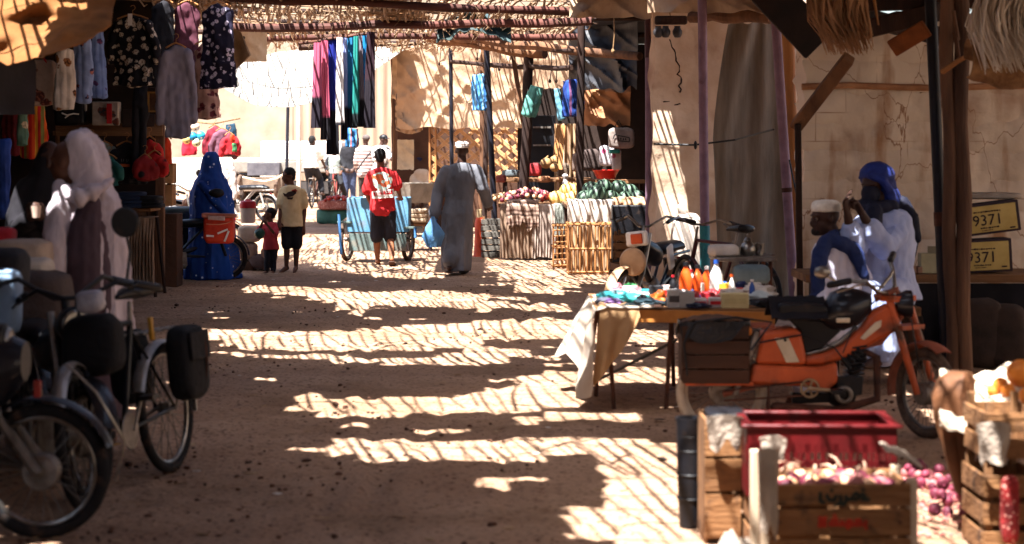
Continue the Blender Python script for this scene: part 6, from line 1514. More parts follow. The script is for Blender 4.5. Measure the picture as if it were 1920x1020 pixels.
# dark grey heap and low boxes behind the blue woman's moped
single(softbox(W(335, 404, 24.8), (.46, .5, .22), 3, .45), 'tarp_bundle', mat('grey green tarp', '4a5450', '343c3a', 5, .6, .3), 'folded grey-green tarpaulin bundle left of the blue veiled woman', 'bundle')
t = thing('dark_chest', 'dark low chest under the grey-green tarpaulin bundle', 'chest', (X(335, 25), 25, 0))
part(MB().box((X(335, 25), 25, .32), (.5, .5, .62)), 'chest_body', m_dark, t, world=True, bevel=.01); part(MB().box((X(335, 25), 24.73, .45), (.2, .02, .14)), 'latch_plate', m_steel, t, world=True)

# balls and garments on a line across the courtyard mouth
single(MB().tube([W(300, 216, 30), W(360, 228, 30), W(400, 232, 30), W(450, 222, 30.5)], .012, 5), 'hanging_line', m_rope, 'thin line strung by the shop corner carrying balls and jackets', 'line')
def ball(c1, c2): return mat('ball ' + c1, c1, c1, 5, .5, .05, pat=dots(16, c2, .33))
for i, (px, py, a, b, l) in enumerate([(352, 240, 'd8b0a0', '2a2020', 'pinkish patched ball at the top left of the cluster'), (366, 238, 'c8b89c', '5a2020', 'tan patched ball at the top of the cluster'), (377, 254, '2a9ac8', 'e0e0e0', 'bright blue ball at the right of the cluster'), (362, 256, '1c7aa8', '101418', 'darker blue ball in the middle of the cluster'), (350, 262, 'b8a060', '202020', 'yellowish ball at the left of the cluster'), (368, 267, 'b0b890', '18181c', 'pale green and black football at the bottom of the cluster')]):
    t = thing('football', l, 'ball', tuple(W(px, py + 8, 29.8)), group='balls hanging in nets')
    part(MB().ell(W(px, py, 29.8), .066, None, 16, 12), 'ball_shell', ball(a, b), t, world=True)
    part(MB().tube([W(px, py - 7, 29.8), W(px + 1, 226, 29.9)], .003, 4), 'net_string', m_rope, t, world=True)
G2 = 'garments on the line across the courtyard'
garment('bright red small garment with fringed hem left of the footballs', 355, 258, .2, .27, 30.1, mat('bright red cloth', 'c41c34', '901424', 4), kind='cloth', cat='garment', name='garment', group=G2)
garment('dark red jacket hanging right of the footballs', 402, 236, .22, .42, 30, mat('dark red jacket', '7a1c2c', '541420', 4), sl_=.3, group=G2, name='jacket', cat='jacket')
garment('plum coloured jacket in the middle of the line', 416, 242, .22, .42, 29.9, mat('plum jacket', '6a4454', '4a2e3a', 4), sl_=.32, group=G2, name='jacket', cat='jacket')
garment('red jacket at the right of the line', 430, 250, .16, .32, 29.8, mat('red jacket', 'b0202c', '8a1820', 4), sl_=.2, group=G2, name='jacket', cat='jacket')
garment('dark blue shorts hanging at the right end of the line', 431, 232, .17, .27, 30.2, mat('petrol shorts', '1c3c50', '142a38', 4), kind='cloth', cat='shorts', name='shorts', group=G2)
garment('small orange bag at the right end of the line', 436, 252, .07, .12, 29.6, MATS['hi-vis orange'], kind='cloth', cat='bag', name='small_bag', group=G2)
garment('small green bag under the orange one on the line', 439, 268, .07, .13, 29.6, mat('green cloth', '3c7a4c', '2c5a38', 4), kind='cloth', cat='bag', name='small_bag', group=G2)

# ---- hanging scarves
sc = [(596, 80, 240, 15, 'a8506a', '1c1420', 182, 'pink scarf with a dark hem at the left end of the row'), (609, 76, 262, 14, 'c45a74', '17131a', 219, 'brighter pink scarf with a long black hem'), (624, 72, 290, 19, '14207c', '0e0d16', 206, 'deep blue scarf with a black hem'),
      (637, 70, 235, 13, 'e0d8d4', '15131a', 228, 'white scarf between the deep blue and lilac scarves'), (646, 71, 262, 10, '9aa4d4', '1a1a24', 200, 'pale lilac scarf beside the white one'), (656, 68, 240, 18, '1c6c98', '0d1420', 202, 'teal blue scarf, widest of the row'),
      (668, 68, 236, 10, '1c7c74', '10181c', 212, 'sea green scarf between the teal and grey mauve scarves'), (675, 67, 238, 11, '7c7480', '15131a', 186, 'grey mauve scarf left of the sky blue one'), (683, 64, 208, 10, '1c86c4', '1c86c4', 50, 'bright sky blue scarf'), (695, 60, 240, 17, '2e1822', '17101a', 150, 'dark burgundy scarf at the right end of the row')]
for i, (px, y0, y1, wp, c1, c2, ys, l) in enumerate(sc):
    d = 25 + .12 * (i % 3) - .1; s_ = d / FP; h = (y1 - y0) * s_; zc = -(ys - y0) * s_
    m = mat('scarf %d' % i, c1, None, 4, .85, .2, st=(3, 3, .3), pat=split(2, zc, c2, .02))
    P = W(px, y0, d); t = thing('scarf', l, 'scarf', tuple(P), 0, 'scarves hanging in a row from the roof'); mb = MB()
    slant = rnd.uniform(-.02, .03)
    mb.loft([(V(slant * q, 0, -h * q), V(1, 0, 0), V(0, 1, 0), wp * s_ / 2 * (.8 + .35 * q), .03 + .02 * q) for q in np.linspace(1, 0, 8)], 36, lambda t_, th: .18 * math.cos(7 * th + 2 * t_ + i) + .10 * math.sin(13 * th + t_ * 3))
    part(mb, 'scarf_cloth', m, t); part(MB().tube([(0, 0, -.01), (0, 0, .05)], .006, 5), 'hook', m_rust, t)
G3 = 'bags and clothes hanging from the crossbars'
garment('blue and white striped bag hanging below the scarves', 661, 241, .17, .26, 27.5, mat('blue striped', '3c86c0', '2a6090', 4, pat=stripes(0, ['3c86c0', '2a5c98', '6ab0d8', 'c07060', '2f6ea8'], .09)), kind='cloth', cat='bag', name='hanging_bag', group=G3)
garment('sky blue garment hanging by the leaning blue-black post', 896, 140, .20, .56, 31, mat('sky blue stripes', '4c9ad0', '2c6ca0', 4, pat=stripes(0, ['5aa4d8', '3a80b8', '8ac0e0', '2c5c98'], .12)), kind='cloth', cat='garment', name='hanging_garment', group=G3)
garment('pale green folded bag hanging tilted beside the thick dark post', 1006, 162, .20, .46, 29.4, mat('sea green bag', '5a9488', '3c6c66', 4), kind='cloth', cat='bag', name='hanging_bag', group=G3, ry=R(14))
garment('pale blue narrow bag left of the navy striped bag', 1044, 166, .10, .46, 28.6, mat('dusty blue bag', '6a9cb0', '4a7888', 4), kind='cloth', cat='bag', name='hanging_bag', group=G3, ry=R(-8))
garment('navy bag with thin red stripes beside the melon stall post', 1072, 150, .29, .52, 28.2, mat('navy stripes', '1c3c80', '142c60', 4, pat=stripes(0, ['1c3c84', '1a3474', '244a94', '6a3c5c', '18306c'], .15)), kind='cloth', cat='bag', name='hanging_bag', group=G3)
for i, (a, b, y0, y1, d) in enumerate([(1034, 1031, 95, 152, 29), (1041, 1043, 97, 152, 29), (936, 936, 70, 130, 31), (894, 895, 75, 110, 32), (825, 824, 75, 120, 34), (1151, 1149, 32, 96, 24), (1061, 1062, 92, 130, 30)]):
    t = thing('rope', ['knotted cord, left of the pair beside the thick dark post', 'knotted cord, right of the pair beside the thick dark post', 'short cord above the sky blue garment', 'cord end hanging from the slanting pole', 'frayed cord on the tan tarpaulin at left', 'pale cord with a hook hanging in the dark stall', 'thin cord near the pale green bag'][i], 'cord', tuple(W(b, y1, d)), group='cords hanging from the roof poles')
    part(MB().tube([W(a, y0, d), W((a + b) / 2 + 2, (y0 + y1) / 2, d), W(b, y1, d)], .008, 5), 'string', m_rope if i == 5 else m_dwood, t, world=True); part(MB().ell(W(b, y1, d), (.022, .02, .03)), 'knot', m_rope if i == 5 else m_dwood, t, world=True)

# ---- blue handcart
t = thing('handcart', 'pale blue metal handcart with two spoked wheels in front of the red shirted boy', 'cart', (X(710, 28), 28, 0))
m_cart = mat('chalky blue paint', '6a98b4', '4c7c9a', 3, .6, .2, dirt=('7c6a5a', 3.5, .56)); m_cartg = mat('grey green dusty paint', '6a7c7a', '54625e', 3, .8, .2, dirt=('8a7460', 3, .52))
d = 28.1; s_ = d / FP
a, b = X(655, d), X(768, d)
mb = MB(); zt, zb = Z(370, d), Z(432, d)
for sy in (-.32, .34): mb.box(((a + b) / 2, d + sy, (zt + zb) / 2), (b - a, .02, zt - zb))
for x in (a, b): mb.box((x, d + .01, (zt + zb) / 2), (.02, .64, zt - zb))
mb.box(((a + b) / 2, d, zb), (b - a, .66, .02))
part(mb, 'tray', m_cart, t, world=True, bevel=.005)
part(MB().box((a - .04, d - .33, Z(415, d)), (.2, .04, .03)).box((b + .07, d - .33, Z(425, d)), (.26, .04, .03)).box(((a + b) / 2, d - .36, Z(452, d)), (b - a - .05, .03, .24)), 'lower_panel', m_cartg, t, world=True, bevel=.004)
for px in (651, 765): wheel(t, Matrix.Translation((X(px, d) - (a + b) / 2 * 0 - X(710, 28), .08, .31)) @ Matrix.Rotation(R(78), 4, 'Z'), .31, .03, m_rubberd, m_steel, 20)
for s2, px in ((-1, 640), (1, 790)): part(MB().tube([V(X(640, d) if s2 < 0 else b + .1, d - .4, Z(400 if s2 < 0 else 425, d)), V(X(645 if s2 < 0 else 782, d), d - .45, .12 if s2 < 0 else .35)], .02, 7), 'shaft', mat('blue steel', '3c6c9c', '2c5078', 4), t, world=True)
single(MB().box((X(705, d), d, zt - .03), (.34, .4, .06), rz=.1, j=.02), 'folded_cloth', mat('dusty white cloth', 'b8aea4', '988e84', 4), 'folded pale cloth on the blue handcart', 'cloth')
# ---- vegetable heap
gr = gz(0, 40)
single(softbox(V(X(625, 40), 40, gr + .15), (.66, .6, .32), 2, .4), 'green_bundle', mat('green tarp', '3c6a5c', '2a4c42', 4, .6, .3), 'green tarpaulin bundle under the sack of tomatoes', 'bundle')
single(softbox(V(X(627, 39.8), 39.8, gr + .38), (.62, .5, .20), 4, .4), 'net_sack', mat('pinkish net sack', 'a8685c', '8a4c40', 8, pat=dots(30, 'd0a08c', .3)), 'pink net sack lying on the green bundle', 'sack')
tom = None
def pile(name, label, cat, group, cx, cy, cz, w_, dp, h, r, n, ms, seed, sq=1, bump=.05, roots=None, labels=None):
    """a heap of single fruits, each its own object sharing a few meshes"""
    r_ = random.Random(seed); protos = []
    for i, m in enumerate(ms):
        mb = MB().ell((0, 0, 0), (r, r * .97, r * sq), None, 12, 9, bump, 3, i + seed)
        o = link(mb.mesh(name), name, m); o['label'] = labels[i] if labels else label; o['category'] = cat; o['group'] = group; protos.append(o)
    for i in range(n):
        u = r_.uniform(-1, 1); v = r_.uniform(-1, 1); q = max(0, 1 - (u * u + v * v) * .55)
        o = protos[i % len(ms)] if i < len(ms) else None
        if o is None: o = protos[i % len(ms)].copy(); col.objects.link(o)
        o.location = (cx + u * w_ / 2, cy + v * dp / 2, cz + h * q * r_.uniform(.75, 1.05)); o.rotation_euler = (r_.uniform(0, 3), r_.uniform(0, 3), r_.uniform(0, 3)); k = r_.uniform(.8, 1.15); o.scale = (k, k, k)
m_tom = mat('tomato skin', 'b83a28', '8a2418', 6, .35, .05, rand=.2); m_onr = mat('red onion skin', '74283a', '481828', 6, .6, .2, rand=.35, pat=flowers(8, 'c88a8c', .2)); m_onw = mat('pale onion skin', 'd8b08c', 'b08058', 6, .45, .2, rand=.2)
m_oni = mat('pinkish onion skin', 'a06460', '7c4044', 6, .6, .2, rand=.3)
pile('tomato', 'red tomato in the heap on the pink net sack', 'tomato', 'tomatoes on the net sack', X(630, 39.7), 39.7, gr + .47, .45, .35, .09, .036, 34, [m_tom], 4)

# ---- cooler, bags by the blue woman
t = thing('water_cooler', 'white water cooler with a red lid beside the blue veiled woman', 'cooler', tuple(W(465, 420, 25.6)))
part(MB().lathe(W(465, 418, 25.6), [(0, 0), (.085, 0), (.095, .02), (.1, .19), (0, .19)], 22), 'tank', mat('cream plastic', 'cfc2b4', 'b0a396', 4, .5, .1), t, world=True)
part(MB().lathe(W(465, 390, 25.6), [(0, 0), (.105, 0), (.108, .05), (.095, .085), (.04, .1), (.03, .115), (0, .115)], 22), 'lid', mat('red plastic', 'c02430', '981a24', 4, .4, .1), t, world=True)
for i, (px, py, w_, h, c_, l) in enumerate([(468, 438, .3, .22, 'c0b4a4', 'cream sack under the water cooler'), (462, 470, .28, .22, 'a08c7c', 'tan bundle below the cream sack'), (488, 490, .3, .2, '6a5c5c', 'grey bundle on the ground behind the toddler'), (462, 500, .26, .18, '4a3428', 'brown box shaped bundle on the ground by the dark moped'), (505, 478, .2, .2, 'b89c88', 'pale bundle behind the toddler\'s back')]):
    single(softbox(W(px, py, 25.9), (w_, .3, h), i, .45), 'bundle', mat('bundle cloth %d' % i, c_, None, 6, .9, .4), l, 'bundle', 'bundles beside the blue veiled woman')
single(MB().ell(W(487, 438, 25.25), (.07, .07, .07), None, 14, 10, .1), 'green_ball', mat('dark green plastic', '1c4a3c', '123028', 4, .4), 'dark green ball held in front of the toddler', 'ball')

# ---- donkey cart and trough, mats
t = thing('donkey_cart', 'grey box cart with pale shafts standing in the far courtyard', 'cart', (X(495, 50), 50, gz(0, 50)))
d = 50; 
part(MB().box((X(498, d), d, Z(317, d)), (60 * d / FP, .9, 24 * d / FP)), 'box_body', mat('grey painted planks', '5a585c', '434146', 4), t, world=True, bevel=.01)
part(MB().box((X(492, d), d, Z(345, d)), (82 * d / FP, 1.0, 26 * d / FP)), 'bed', mat('dusty planks', '7c6c5c', '5c4e42', 4), t, world=True, bevel=.01)
for px in (456, 527): wheel(t, Matrix.Translation((X(px, d) - X(495, 50), -.4, .36)) @ Matrix.Rotation(R(80), 4, 'Z'), .36, .05, m_rubberd, m_steel, 14)
part(MB().tube([W(455, 332, 49.2), W(480, 338, 49.2), W(497, 340, 49.2), W(520, 334, 49.2), W(545, 318, 49.3)], .022, 7), 'shaft', MATS['cream plate'], t, world=True)
t = thing('trough_cart', 'grey sheet metal trough cart behind the red shirted boy', 'cart', (X(775, 36), 36, gz(0, 36))); d = 35.5
mb = MB(); mb.loft([(V(X(772, d), d, Z(380, d)), V(1, 0, 0), V(0, 1, 0), .32, .4), (V(X(772, d), d, Z(343, d)), V(1, 0, 0), V(0, 1, 0), .44, .5)], 4)
part(mb, 'trough', mat('grey sheet metal', '7c7468', '5c554c', 4, .6, .3), t, world=True)
for px in (745, 800): wheel(t, Matrix.Translation((X(px, d) - X(775, 36), -.5, .3)) @ Matrix.Rotation(R(80), 4, 'Z'), .28, .04, m_rubberd, m_steel, 12)
for i, (py, w_, l) in enumerate([(412, .30, 'lowest mat of the pile left of the grey robed man'), (404, .28, 'middle mat of the pile left of the grey robed man'), (396, .26, 'top mat of the pile left of the grey robed man')]):
    single(softbox(W(785, py, 31), (w_, .5, .075), i, .35), 'folded_mat', mat('folded mat', 'a08c74', '7c6a56', 6, rand=.1), l, 'mat', 'pile of folded mats')
t = thing('low_bench', 'low plank bench under the folded mats', 'bench', (X(787, 31.2), 31.2, 0)); zb = Z(418, 31)
part(MB().box((X(787, 31.2), 31.1, zb - .02), (.42, .6, .04)), 'seat', m_woodx, t, world=True)
for sx in (-1, 1): part(MB().box((X(787, 31.2) + sx * .17, 31.1, zb / 2 - .02), (.04, .5, zb - .04)), 'leg', m_dwood, t, world=True)
tarp(745, 776, 262, 318, 37.6, 37.4, .06, 'pale cloth hung to dry at the tarpaulin post', m=mat('hung pale cloth', 'c8b496', 'a8947a', 4, trans=.1), nu=14, nv=20, edge=2, name='hung_cloth', cat='cloth', seed=31)
single(MB().sheet(lambda u, v: W(lerp(742, 792, u), lerp(175, 243, v) + 8 * math.sin(u * 3), 36.6) + V(0, .25 * math.sin(v * 3.1) * math.sin(u * 3.1) * -1 + .15 * N3((u * 6, v * 6, 0), 1), 0), 26, 26, .02), 'bunched_tarpaulin', m_tarp, 'bunched fold of tan tarpaulin tied to the wooden post', 'tarpaulin')

# ---- stall counters on the right of the lane
def counter(label, x0, x1, y0, y1, z, name='stall_counter'):
    t = thing(name, label, 'counter', ((x0 + x1) / 2, (y0 + y1) / 2, 0))
    part(MB().box(((x0 + x1) / 2, (y0 + y1) / 2, z - .025), (x1 - x0, y1 - y0, .05)), 'board', m_woodx, t, world=True, bevel=.006)
    for x in (x0 + .06, x1 - .06):
        for y in (y0 + .06, y1 - .06): part(MB().box((x, y, (z - .05) / 2), (.07, .07, z - .05)), 'leg', m_dwood, t, world=True)
    return t
cz = .80
counter('onion stall counter under the brown draped cloths', X(935, 29.4), X(1062, 28.3), 28.5, 30.6, cz)
counter('melon stall counter behind the cane crate', X(1062, 26), X(1225, 26) + .5, 26, 28.2, cz + .05)
m_drape = mat('brown sackcloth', '8c7460', '6c5646', 3, .95, .4, st=(2, 2, .4)); m_stripe = mat('striped brown blanket', '80685c', '5e4a40', 3, pat=stripes(2, ['8a7264', '5a4238', '8a7264', '8a7264', 'a89080', '4c382e'], .16, .8))
skirt(938, 1000, 383, 484, 28.42, m_drape, 'brown sackcloth hanging from the left end of the onion stall', seed=1)
skirt(950, 1010, 376, 425, 28.36, m_stripe, 'striped brown blanket over the corner of the onion stall', seed=2, jag=24, depth=.5, amp=.02)
skirt(998, 1046, 384, 482, 28.38, mat('light grey sackcloth', 'a8968a', '86766c', 3), 'light grey sackcloth over the middle of the onion stall', seed=3)
skirt(1040, 1066, 383, 440, 28.3, mat('green grey sheet', '8a8c84', '6a6c64', 3), 'short pale sheet on the onion stall beside the cane crate', seed=4)
m_dust = mat('dusty white sheet', 'c4b8ac', 'a4968a', 3, .9, .3)
skirt(1064, 1180, 376, 470, 25.85, m_dust, 'dusty white sheet draped over the melon stall front', seed=5, jag=14, depth=.6, nf=6, amp=.05)
skirt(1150, 1216, 372, 415, 25.7, mat('tan paper sacks', 'c09c7c', '987456', 3), 'crumpled tan paper sacking at the right end of the melon stall', seed=6, jag=12, depth=.7, nf=4, amp=.06)
def melons(label, pts, r, m, group, name, cat, sq=.9, d=0):
    base = None
    for i, (px, py, dd, k, l) in enumerate(pts):
        mb = MB().ell((0, 0, 0), (r, r, r * sq), None, 22, 14, .03, 2, i); mb.tube([(0, 0, r * sq * .96), (.01, 0, r * sq * 1.12)], [.008, .005], 5)
        if base is None: base = link(mb.mesh(name), name, m); o = base
        else: o = base.copy(); col.objects.link(o)
        o.location = W(px, py, dd); o.scale = (k, k, k); o.rotation_euler = (rnd.uniform(-.5, .5), rnd.uniform(-.5, .5), rnd.uniform(0, 6)); setp(o, label=l, category=cat, group=group)
def ribs(c1, c2, n=9):
    c1, c2 = hx(c1), hx(c2)
    def f(nt, uv, base):
        N = nt.nodes; L = nt.links; s = N.new('ShaderNodeSeparateXYZ'); L.new(uv, s.inputs[0])
        a = N.new('ShaderNodeMath'); a.operation = 'ARCTAN2'; L.new(s.outputs[0], a.inputs[0]); L.new(s.outputs[1], a.inputs[1])
        n_ = N.new('ShaderNodeTexNoise'); n_.inputs['Scale'].default_value = 14; L.new(uv, n_.inputs[0])
        b = N.new('ShaderNodeMath'); b.operation = 'MULTIPLY_ADD'; b.inputs[1].default_value = n; L.new(a.outputs[0], b.inputs[0])
        k = N.new('ShaderNodeMath'); k.operation = 'MULTIPLY'; k.inputs[1].default_value = 5; L.new(n_.outputs[0], k.inputs[0]); L.new(k.outputs[0], b.inputs[2])
        c = N.new('ShaderNodeMath'); c.operation = 'SINE'; L.new(b.outputs[0], c.inputs[0])
        return mixc(nt, step(nt, c.outputs[0], -.1, .35), c1, c2)
    return f
m_wmel = mat('watermelon rind', '2c4a38', '1c3428', 6, .45, .05, pat=ribs('18261e', '566c5a')); m_ymel = mat('yellow melon rind', 'd8a85c', 'b88440', 6, .6, .2, pat=ribs('c8964c', 'e0b870'))
GM = 'watermelons on the stall'
melons('', [(1098, 372, 26.3, .95, 'watermelon at the left front of the melon heap'), (1122, 366, 26.25, 1.15, 'largest front watermelon, second from the left'), (1146, 371, 26.3, .9, 'small watermelon at the front right of the heap'), (1108, 355, 26.8, .95, 'watermelon at the back left against the stall post'), (1132, 352, 26.9, 1.0, 'darkest watermelon on top of the heap'), (1160, 354, 26.9, 1.05, 'watermelon at the back right of the heap'), (1180, 360, 26.7, .95, 'watermelon beside the red tray'), (1172, 372, 26.3, .85, 'smallest watermelon at the right front edge'), (1196, 370, 26.5, .85, 'watermelon at the far right by the mauve pipe')], .125, m_wmel, GM, 'watermelon', 'watermelon')
melons('', [(1044, 372, 28.6, 1, 'yellow melon, left of the group'), (1060, 374, 28.55, .85, 'yellow melon at the front middle of the group'), (1075, 372, 28.6, 1.0, 'yellow melon in front of the stall post'), (1066, 358, 28.9, 1.1, 'yellow melon at the back of the group'), (1082, 356, 28.9, 1, 'yellow melon behind the stall post')], .12, m_ymel, 'yellow melons on the stall', 'melon', 'melon')
pile('onion', 'onion in the heap on the brown draped stall', 'onion', 'onions heaped on the stall', X(992, 29.3), 29.3, cz + .03, .78, 1.0, .16, .034, 150, [m_oni, m_onw, m_onr], 5, labels=['pinkish onion in the heap on the brown draped stall', 'pale yellow onion in the heap on the brown draped stall', 'dark red onion in the heap on the brown draped stall'])
pile('pepper', 'red pepper heaped beside the yellow melons', 'pepper', 'red peppers on the stall', X(1026, 28.7), 28.7, cz + .05, .15, .3, .06, .03, 16, [m_tom], 9)
pile('potato', 'potato heaped at the back left of the onion stall', 'potato', 'potatoes on the stall', X(948, 30.2), 30.3, cz + .02, .4, .7, .08, .036, 45, [mat('potato skin', 'b08c6a', '886444', 7, .9, .3, rand=.15)], 11, sq=.8)
# things behind on the stall
def gourd(px, py, d, r, l): single(MB().ell(W(px, py, d), (r, r, r * .9), None, 16, 12, .08).tube([W(px, py, d) + V(0, 0, r * .8), W(px + 4, py, d) + V(0, 0, r * 1.25)], [r * .2, r * .1], 7), 'gourd', mat('dry gourd', 'a88458', '7c5c38', 4, .6, .2), l, 'gourd', 'gourds at the back of the stall')
gourd(1024, 306, 31.5, .095, 'round gourd at the left behind the onions'); gourd(1040, 301, 31.6, .085, 'gourd on top behind the onions'); gourd(1040, 314, 31.3, .075, 'small gourd below the other two')
counter('rear shelf table of the vegetable stall', X(940, 31.8), X(1110, 31.8), 31.2, 32.6, 1.12, 'rear_table')
for i, (px, py, w_, h, c_, l, d) in enumerate([(1001, 318, .24, .20, '9c2c30', 'open red sack behind the thick dark post', 31.3), (958, 325, .28, .12, '5c6468', 'grey plastic bundle behind the onion stall', 31.4), (940, 335, .16, .12, '7a3a34', 'small reddish bundle behind the grey robed man', 31), (1056, 318, .2, .22, '6a5a4c', 'stack of dull tins behind the gourds', 31.8), (1082, 305, .16, .3, '8a7468', 'pale sack leaning behind the stall post', 31.6), (1060, 336, .3, .07, '8a6444', 'flat brown basket behind the onions', 31.2), (1110, 300, .34, .34, '4a3c38', 'dark heap behind the red basin', 30.2), (1020, 336, .2, .10, '9c6848', 'brown root bundle behind the onions', 31.1)]):
    single(softbox(W(px, py, d), (w_, .25, h), i + 3, .5), 'stall_bundle', mat('stall bundle %d' % i, c_, None, 7, .8, .4), l, 'bundle', 'bundles at the back of the stall')
single(MB().lathe(W(1060, 348, 30.6), [(0, 0), (.05, 0), (.045, .06), (.03, .09), (.04, .12), (.05, .15), (.03, .18), (0, .18)], 16), 'white_jar', mat('white glaze', 'd0ccc8', 'b0aca8', 5, .4), 'small white jar at the back edge of the onion heap', 'jar')
t = thing('red_basin', 'bright red plastic basin on a plank behind the watermelons', 'basin', tuple(W(1138, 336, 28.6)))
part(MB().lathe(W(1136, 335, 28.6), [(0, 0), (.13, 0), (.185, .12), (.20, .125), (.19, .115), (.13, .012), (0, .012)], 26), 'bowl', mat('bright red plastic', 'd02c24', 'b0201a', 4, .35, .05), t, world=True)
t = thing('stall_plank', 'plank shelf carrying the red basin behind the watermelons', 'shelf', tuple(W(1150, 345, 28.7)))
part(MB().box(W(1150, 340, 28.8), (.9, .5, .05), ry=.0), 'plank', m_woodx, t, world=True)
for x in (-.4, .4): part(MB().box(W(1150, 340, 28.8) + V(x, 0, -.56), (.05, .3, 1.05)), 'bracket', m_dwood, t, world=True)
for i, (px, py, w_, h, c_, p_, l) in enumerate([(1138, 292, .22, .3, 'c8c0c4', 'b04a70', 'white packages printed in pink above the red basin'), (1156, 300, .14, .3, 'b8b0b0', '8c3a58', 'pink patterned bag right of the white packages'), (1152, 284, .16, .06, '1c8c80', '1c8c80', 'teal lid on the packages in the dark stall')]):
    single(softbox(W(px, py, 29.3 - .1 * i), (w_, .16, h), i, .35), 'package', mat('package %d' % i, c_, None, 6, .5, .3, pat=dots(7, p_, .3)), l, 'package', 'packages in the dark stall')
t = thing('printed_bag', 'pale printed plastic bag hanging in the dark stall', 'bag', tuple(W(1165, 280, 29)))
part(softbox(W(1165, 259, 29), (.38, .1, .30), 6, .4), 'bag_body', mat('pale plastic bag b', '9a8c84', '6c605a', 5, .5, .4), t, world=True)
mb = MB()
for a_, b_ in (((1158, 254), (1180, 258)), ((1180, 258), (1180, 266)), ((1180, 266), (1160, 264)), ((1160, 264), (1158, 254)), ((1150, 260), (1152, 253)), ((1152, 253), (1156, 252)), ((1164, 262), (1164, 258)), ((1169, 263), (1169, 259)), ((1173, 263), (1173, 259))): mb.bar(W(*a_, 28.93), W(*b_, 28.93), .014, .004, (0, 1, 0))
part(mb, 'printed_emblem', m_dark, t, world=True)
part(MB().tube([W(1150, 242, 29), W(1160, 225, 29), W(1168, 242, 29)], .008, 5), 'handle', m_dark, t, world=True)
t = thing('dark_door', 'dark battered shelf door behind the gourds', 'door', (X(1015, 33.5), 33.5, 0))
part(MB().box((X(1016, 33.5), 33.5, 1.3), (.46, .05, 1.7)), 'panel', m_dark, t, world=True, bevel=.01)
for z in (1.35, 1.65, 1.95): part(MB().box((X(1016, 33.5), 33.45, z), (.3, .04, .03)), 'rail', m_steel, t, world=True)
for i, (a, b, l) in enumerate([((1048, 235), (1038, 320), 'pale stick leaning behind the gourds, left one'), ((1056, 235), (1050, 318), 'pale stick leaning behind the gourds, right one'), ((958, 78), (982, 235), 'thin weathered plank slanting behind the thick dark post')]):
    single(MB().bar(W(*a, 32 - i), W(*b, 31.8 - i), .07, .03, (0, 1, 0)), 'leaning_stick', m_bamboo if i < 2 else m_wood, l, 'stick')

# cane crate and ladder-like rack
def canebox(label, px0, px1, py0, py1, d, dep, n, nd):
    a, b = X(px0, d), X(px1, d); z0, z1 = 0.0, Z(py0, d); t = thing('cane_crate', label, 'crate', ((a + b) / 2, d + dep / 2, 0))
    mb = MB()
    for k in range(n + 1):
        x = lerp(a, b, k / n); j = rnd.uniform(-.012, .012)
        mb.tube([(x + j, d, z0), (x, d, z1)], .009, 6)
        mb.tube([(x, d + dep, z0), (x - j, d + dep, z1)], .009, 6)
    for k in range(1, nd): 
        y = lerp(d, d + dep, k / nd)
        for x in (a, b): mb.tube([(x, y, z0), (x, y, z1)], .009, 6)
    part(mb, 'cane_stakes', m_bamboo, t, world=True)
    mb = MB()
    for z in (.03, z1 * .5, z1 - .02):
        for y in (d - .006, d + dep): mb.tube([(a - .02, y, z), (b + .02, y, z + rnd.uniform(-.01, .01))], .013, 6)
        for x in (a, b): mb.tube([(x, d - .02, z), (x, d + dep, z)], .013, 6)
    part(mb, 'rails', m_bamboo, t, world=True)
    return t
canebox('large cane crate draped with a pale cloth before the melon stall', 1066, 1160, 418, 512, 25.1, .5, 13, 6)
canebox('narrow cane rack left of the large cane crate', 1038, 1062, 420, 502, 26.3, .4, 3, 3)
mb = MB(); 
for k in range(7): mb.tube([W(1038, 432 + k * 11, 26.25), W(1062, 431 + k * 11, 26.25)], .010, 6)
single(mb, 'ladder_rungs', m_bamboo, 'short cane rungs lashed across the narrow cane rack', 'rungs')
def panelc(u, v): return W(lerp(1068, 1158, u), lerp(424, 508, v), 25.22) + V(0, .04 * math.sin(u * 30) + .02 * N3((u * 8, v * 3, 0), 1), 0)
single(MB().sheet(panelc, 60, 10, .008), 'crate_lining', mat('tan sack lining', 'b89878', '94765a', 3), 'tan sacking stretched inside the large cane crate', 'sacking')
# wooden vegetable crates between cane crate and the motorbike
def slatbox(label, c, w_, dp, h, m, n=3, rz=0, post_=.03, group=None, name='wooden_crate', th=.012, gap=.25):
    t = thing(name, label, 'crate', c, rz, group)
    sh = h / n
    for k in range(n):
        z = sh * (k + .5)
        for s_ in (-1, 1):
            part(MB().box((0, s_ * (dp / 2), z), (w_, th, sh * (1 - gap)), j=.002), 'slat', m, t, bevel=.002)
            part(MB().box((s_ * (w_ / 2), 0, z), (th, dp - th * 2 - .002, sh * (1 - gap)), j=.002), 'slat', m, t, bevel=.002)
    for sx in (-1, 1):
        for sy in (-1, 1): part(MB().box((sx * (w_ / 2 - post_ * .5 - th / 2 - .002), sy * (dp / 2 - post_ * .5 - th / 2 - .002), h / 2 + .01), (post_, post_, h + .04)), 'corner_post', m_cratev, t, bevel=.003)
    part(MB().box((0, 0, .012), (w_ - .03, dp - .03, .01)), 'bottom', m, t)
    return t
slatbox('upturned wooden crate between the cane crate and the motorbike, lower', (X(1185, 22.6), 22.6, 0), .42, .5, .30, m_crate, 3, .2, group='crates beside the motorbike')
slatbox('tilted wooden crate above the other beside the motorbike', (X(1188, 22.7), 22.8, .34), .4, .5, .28, m_crate, 3, -.15, group='crates beside the motorbike')
single(MB().box((X(1190, 24.2), 24.3, .45), (.55, .3, .9)), 'black_cabinet', m_blackp, 'black cabinet under the right end of the melon stall', 'cabinet', bevel=.01)
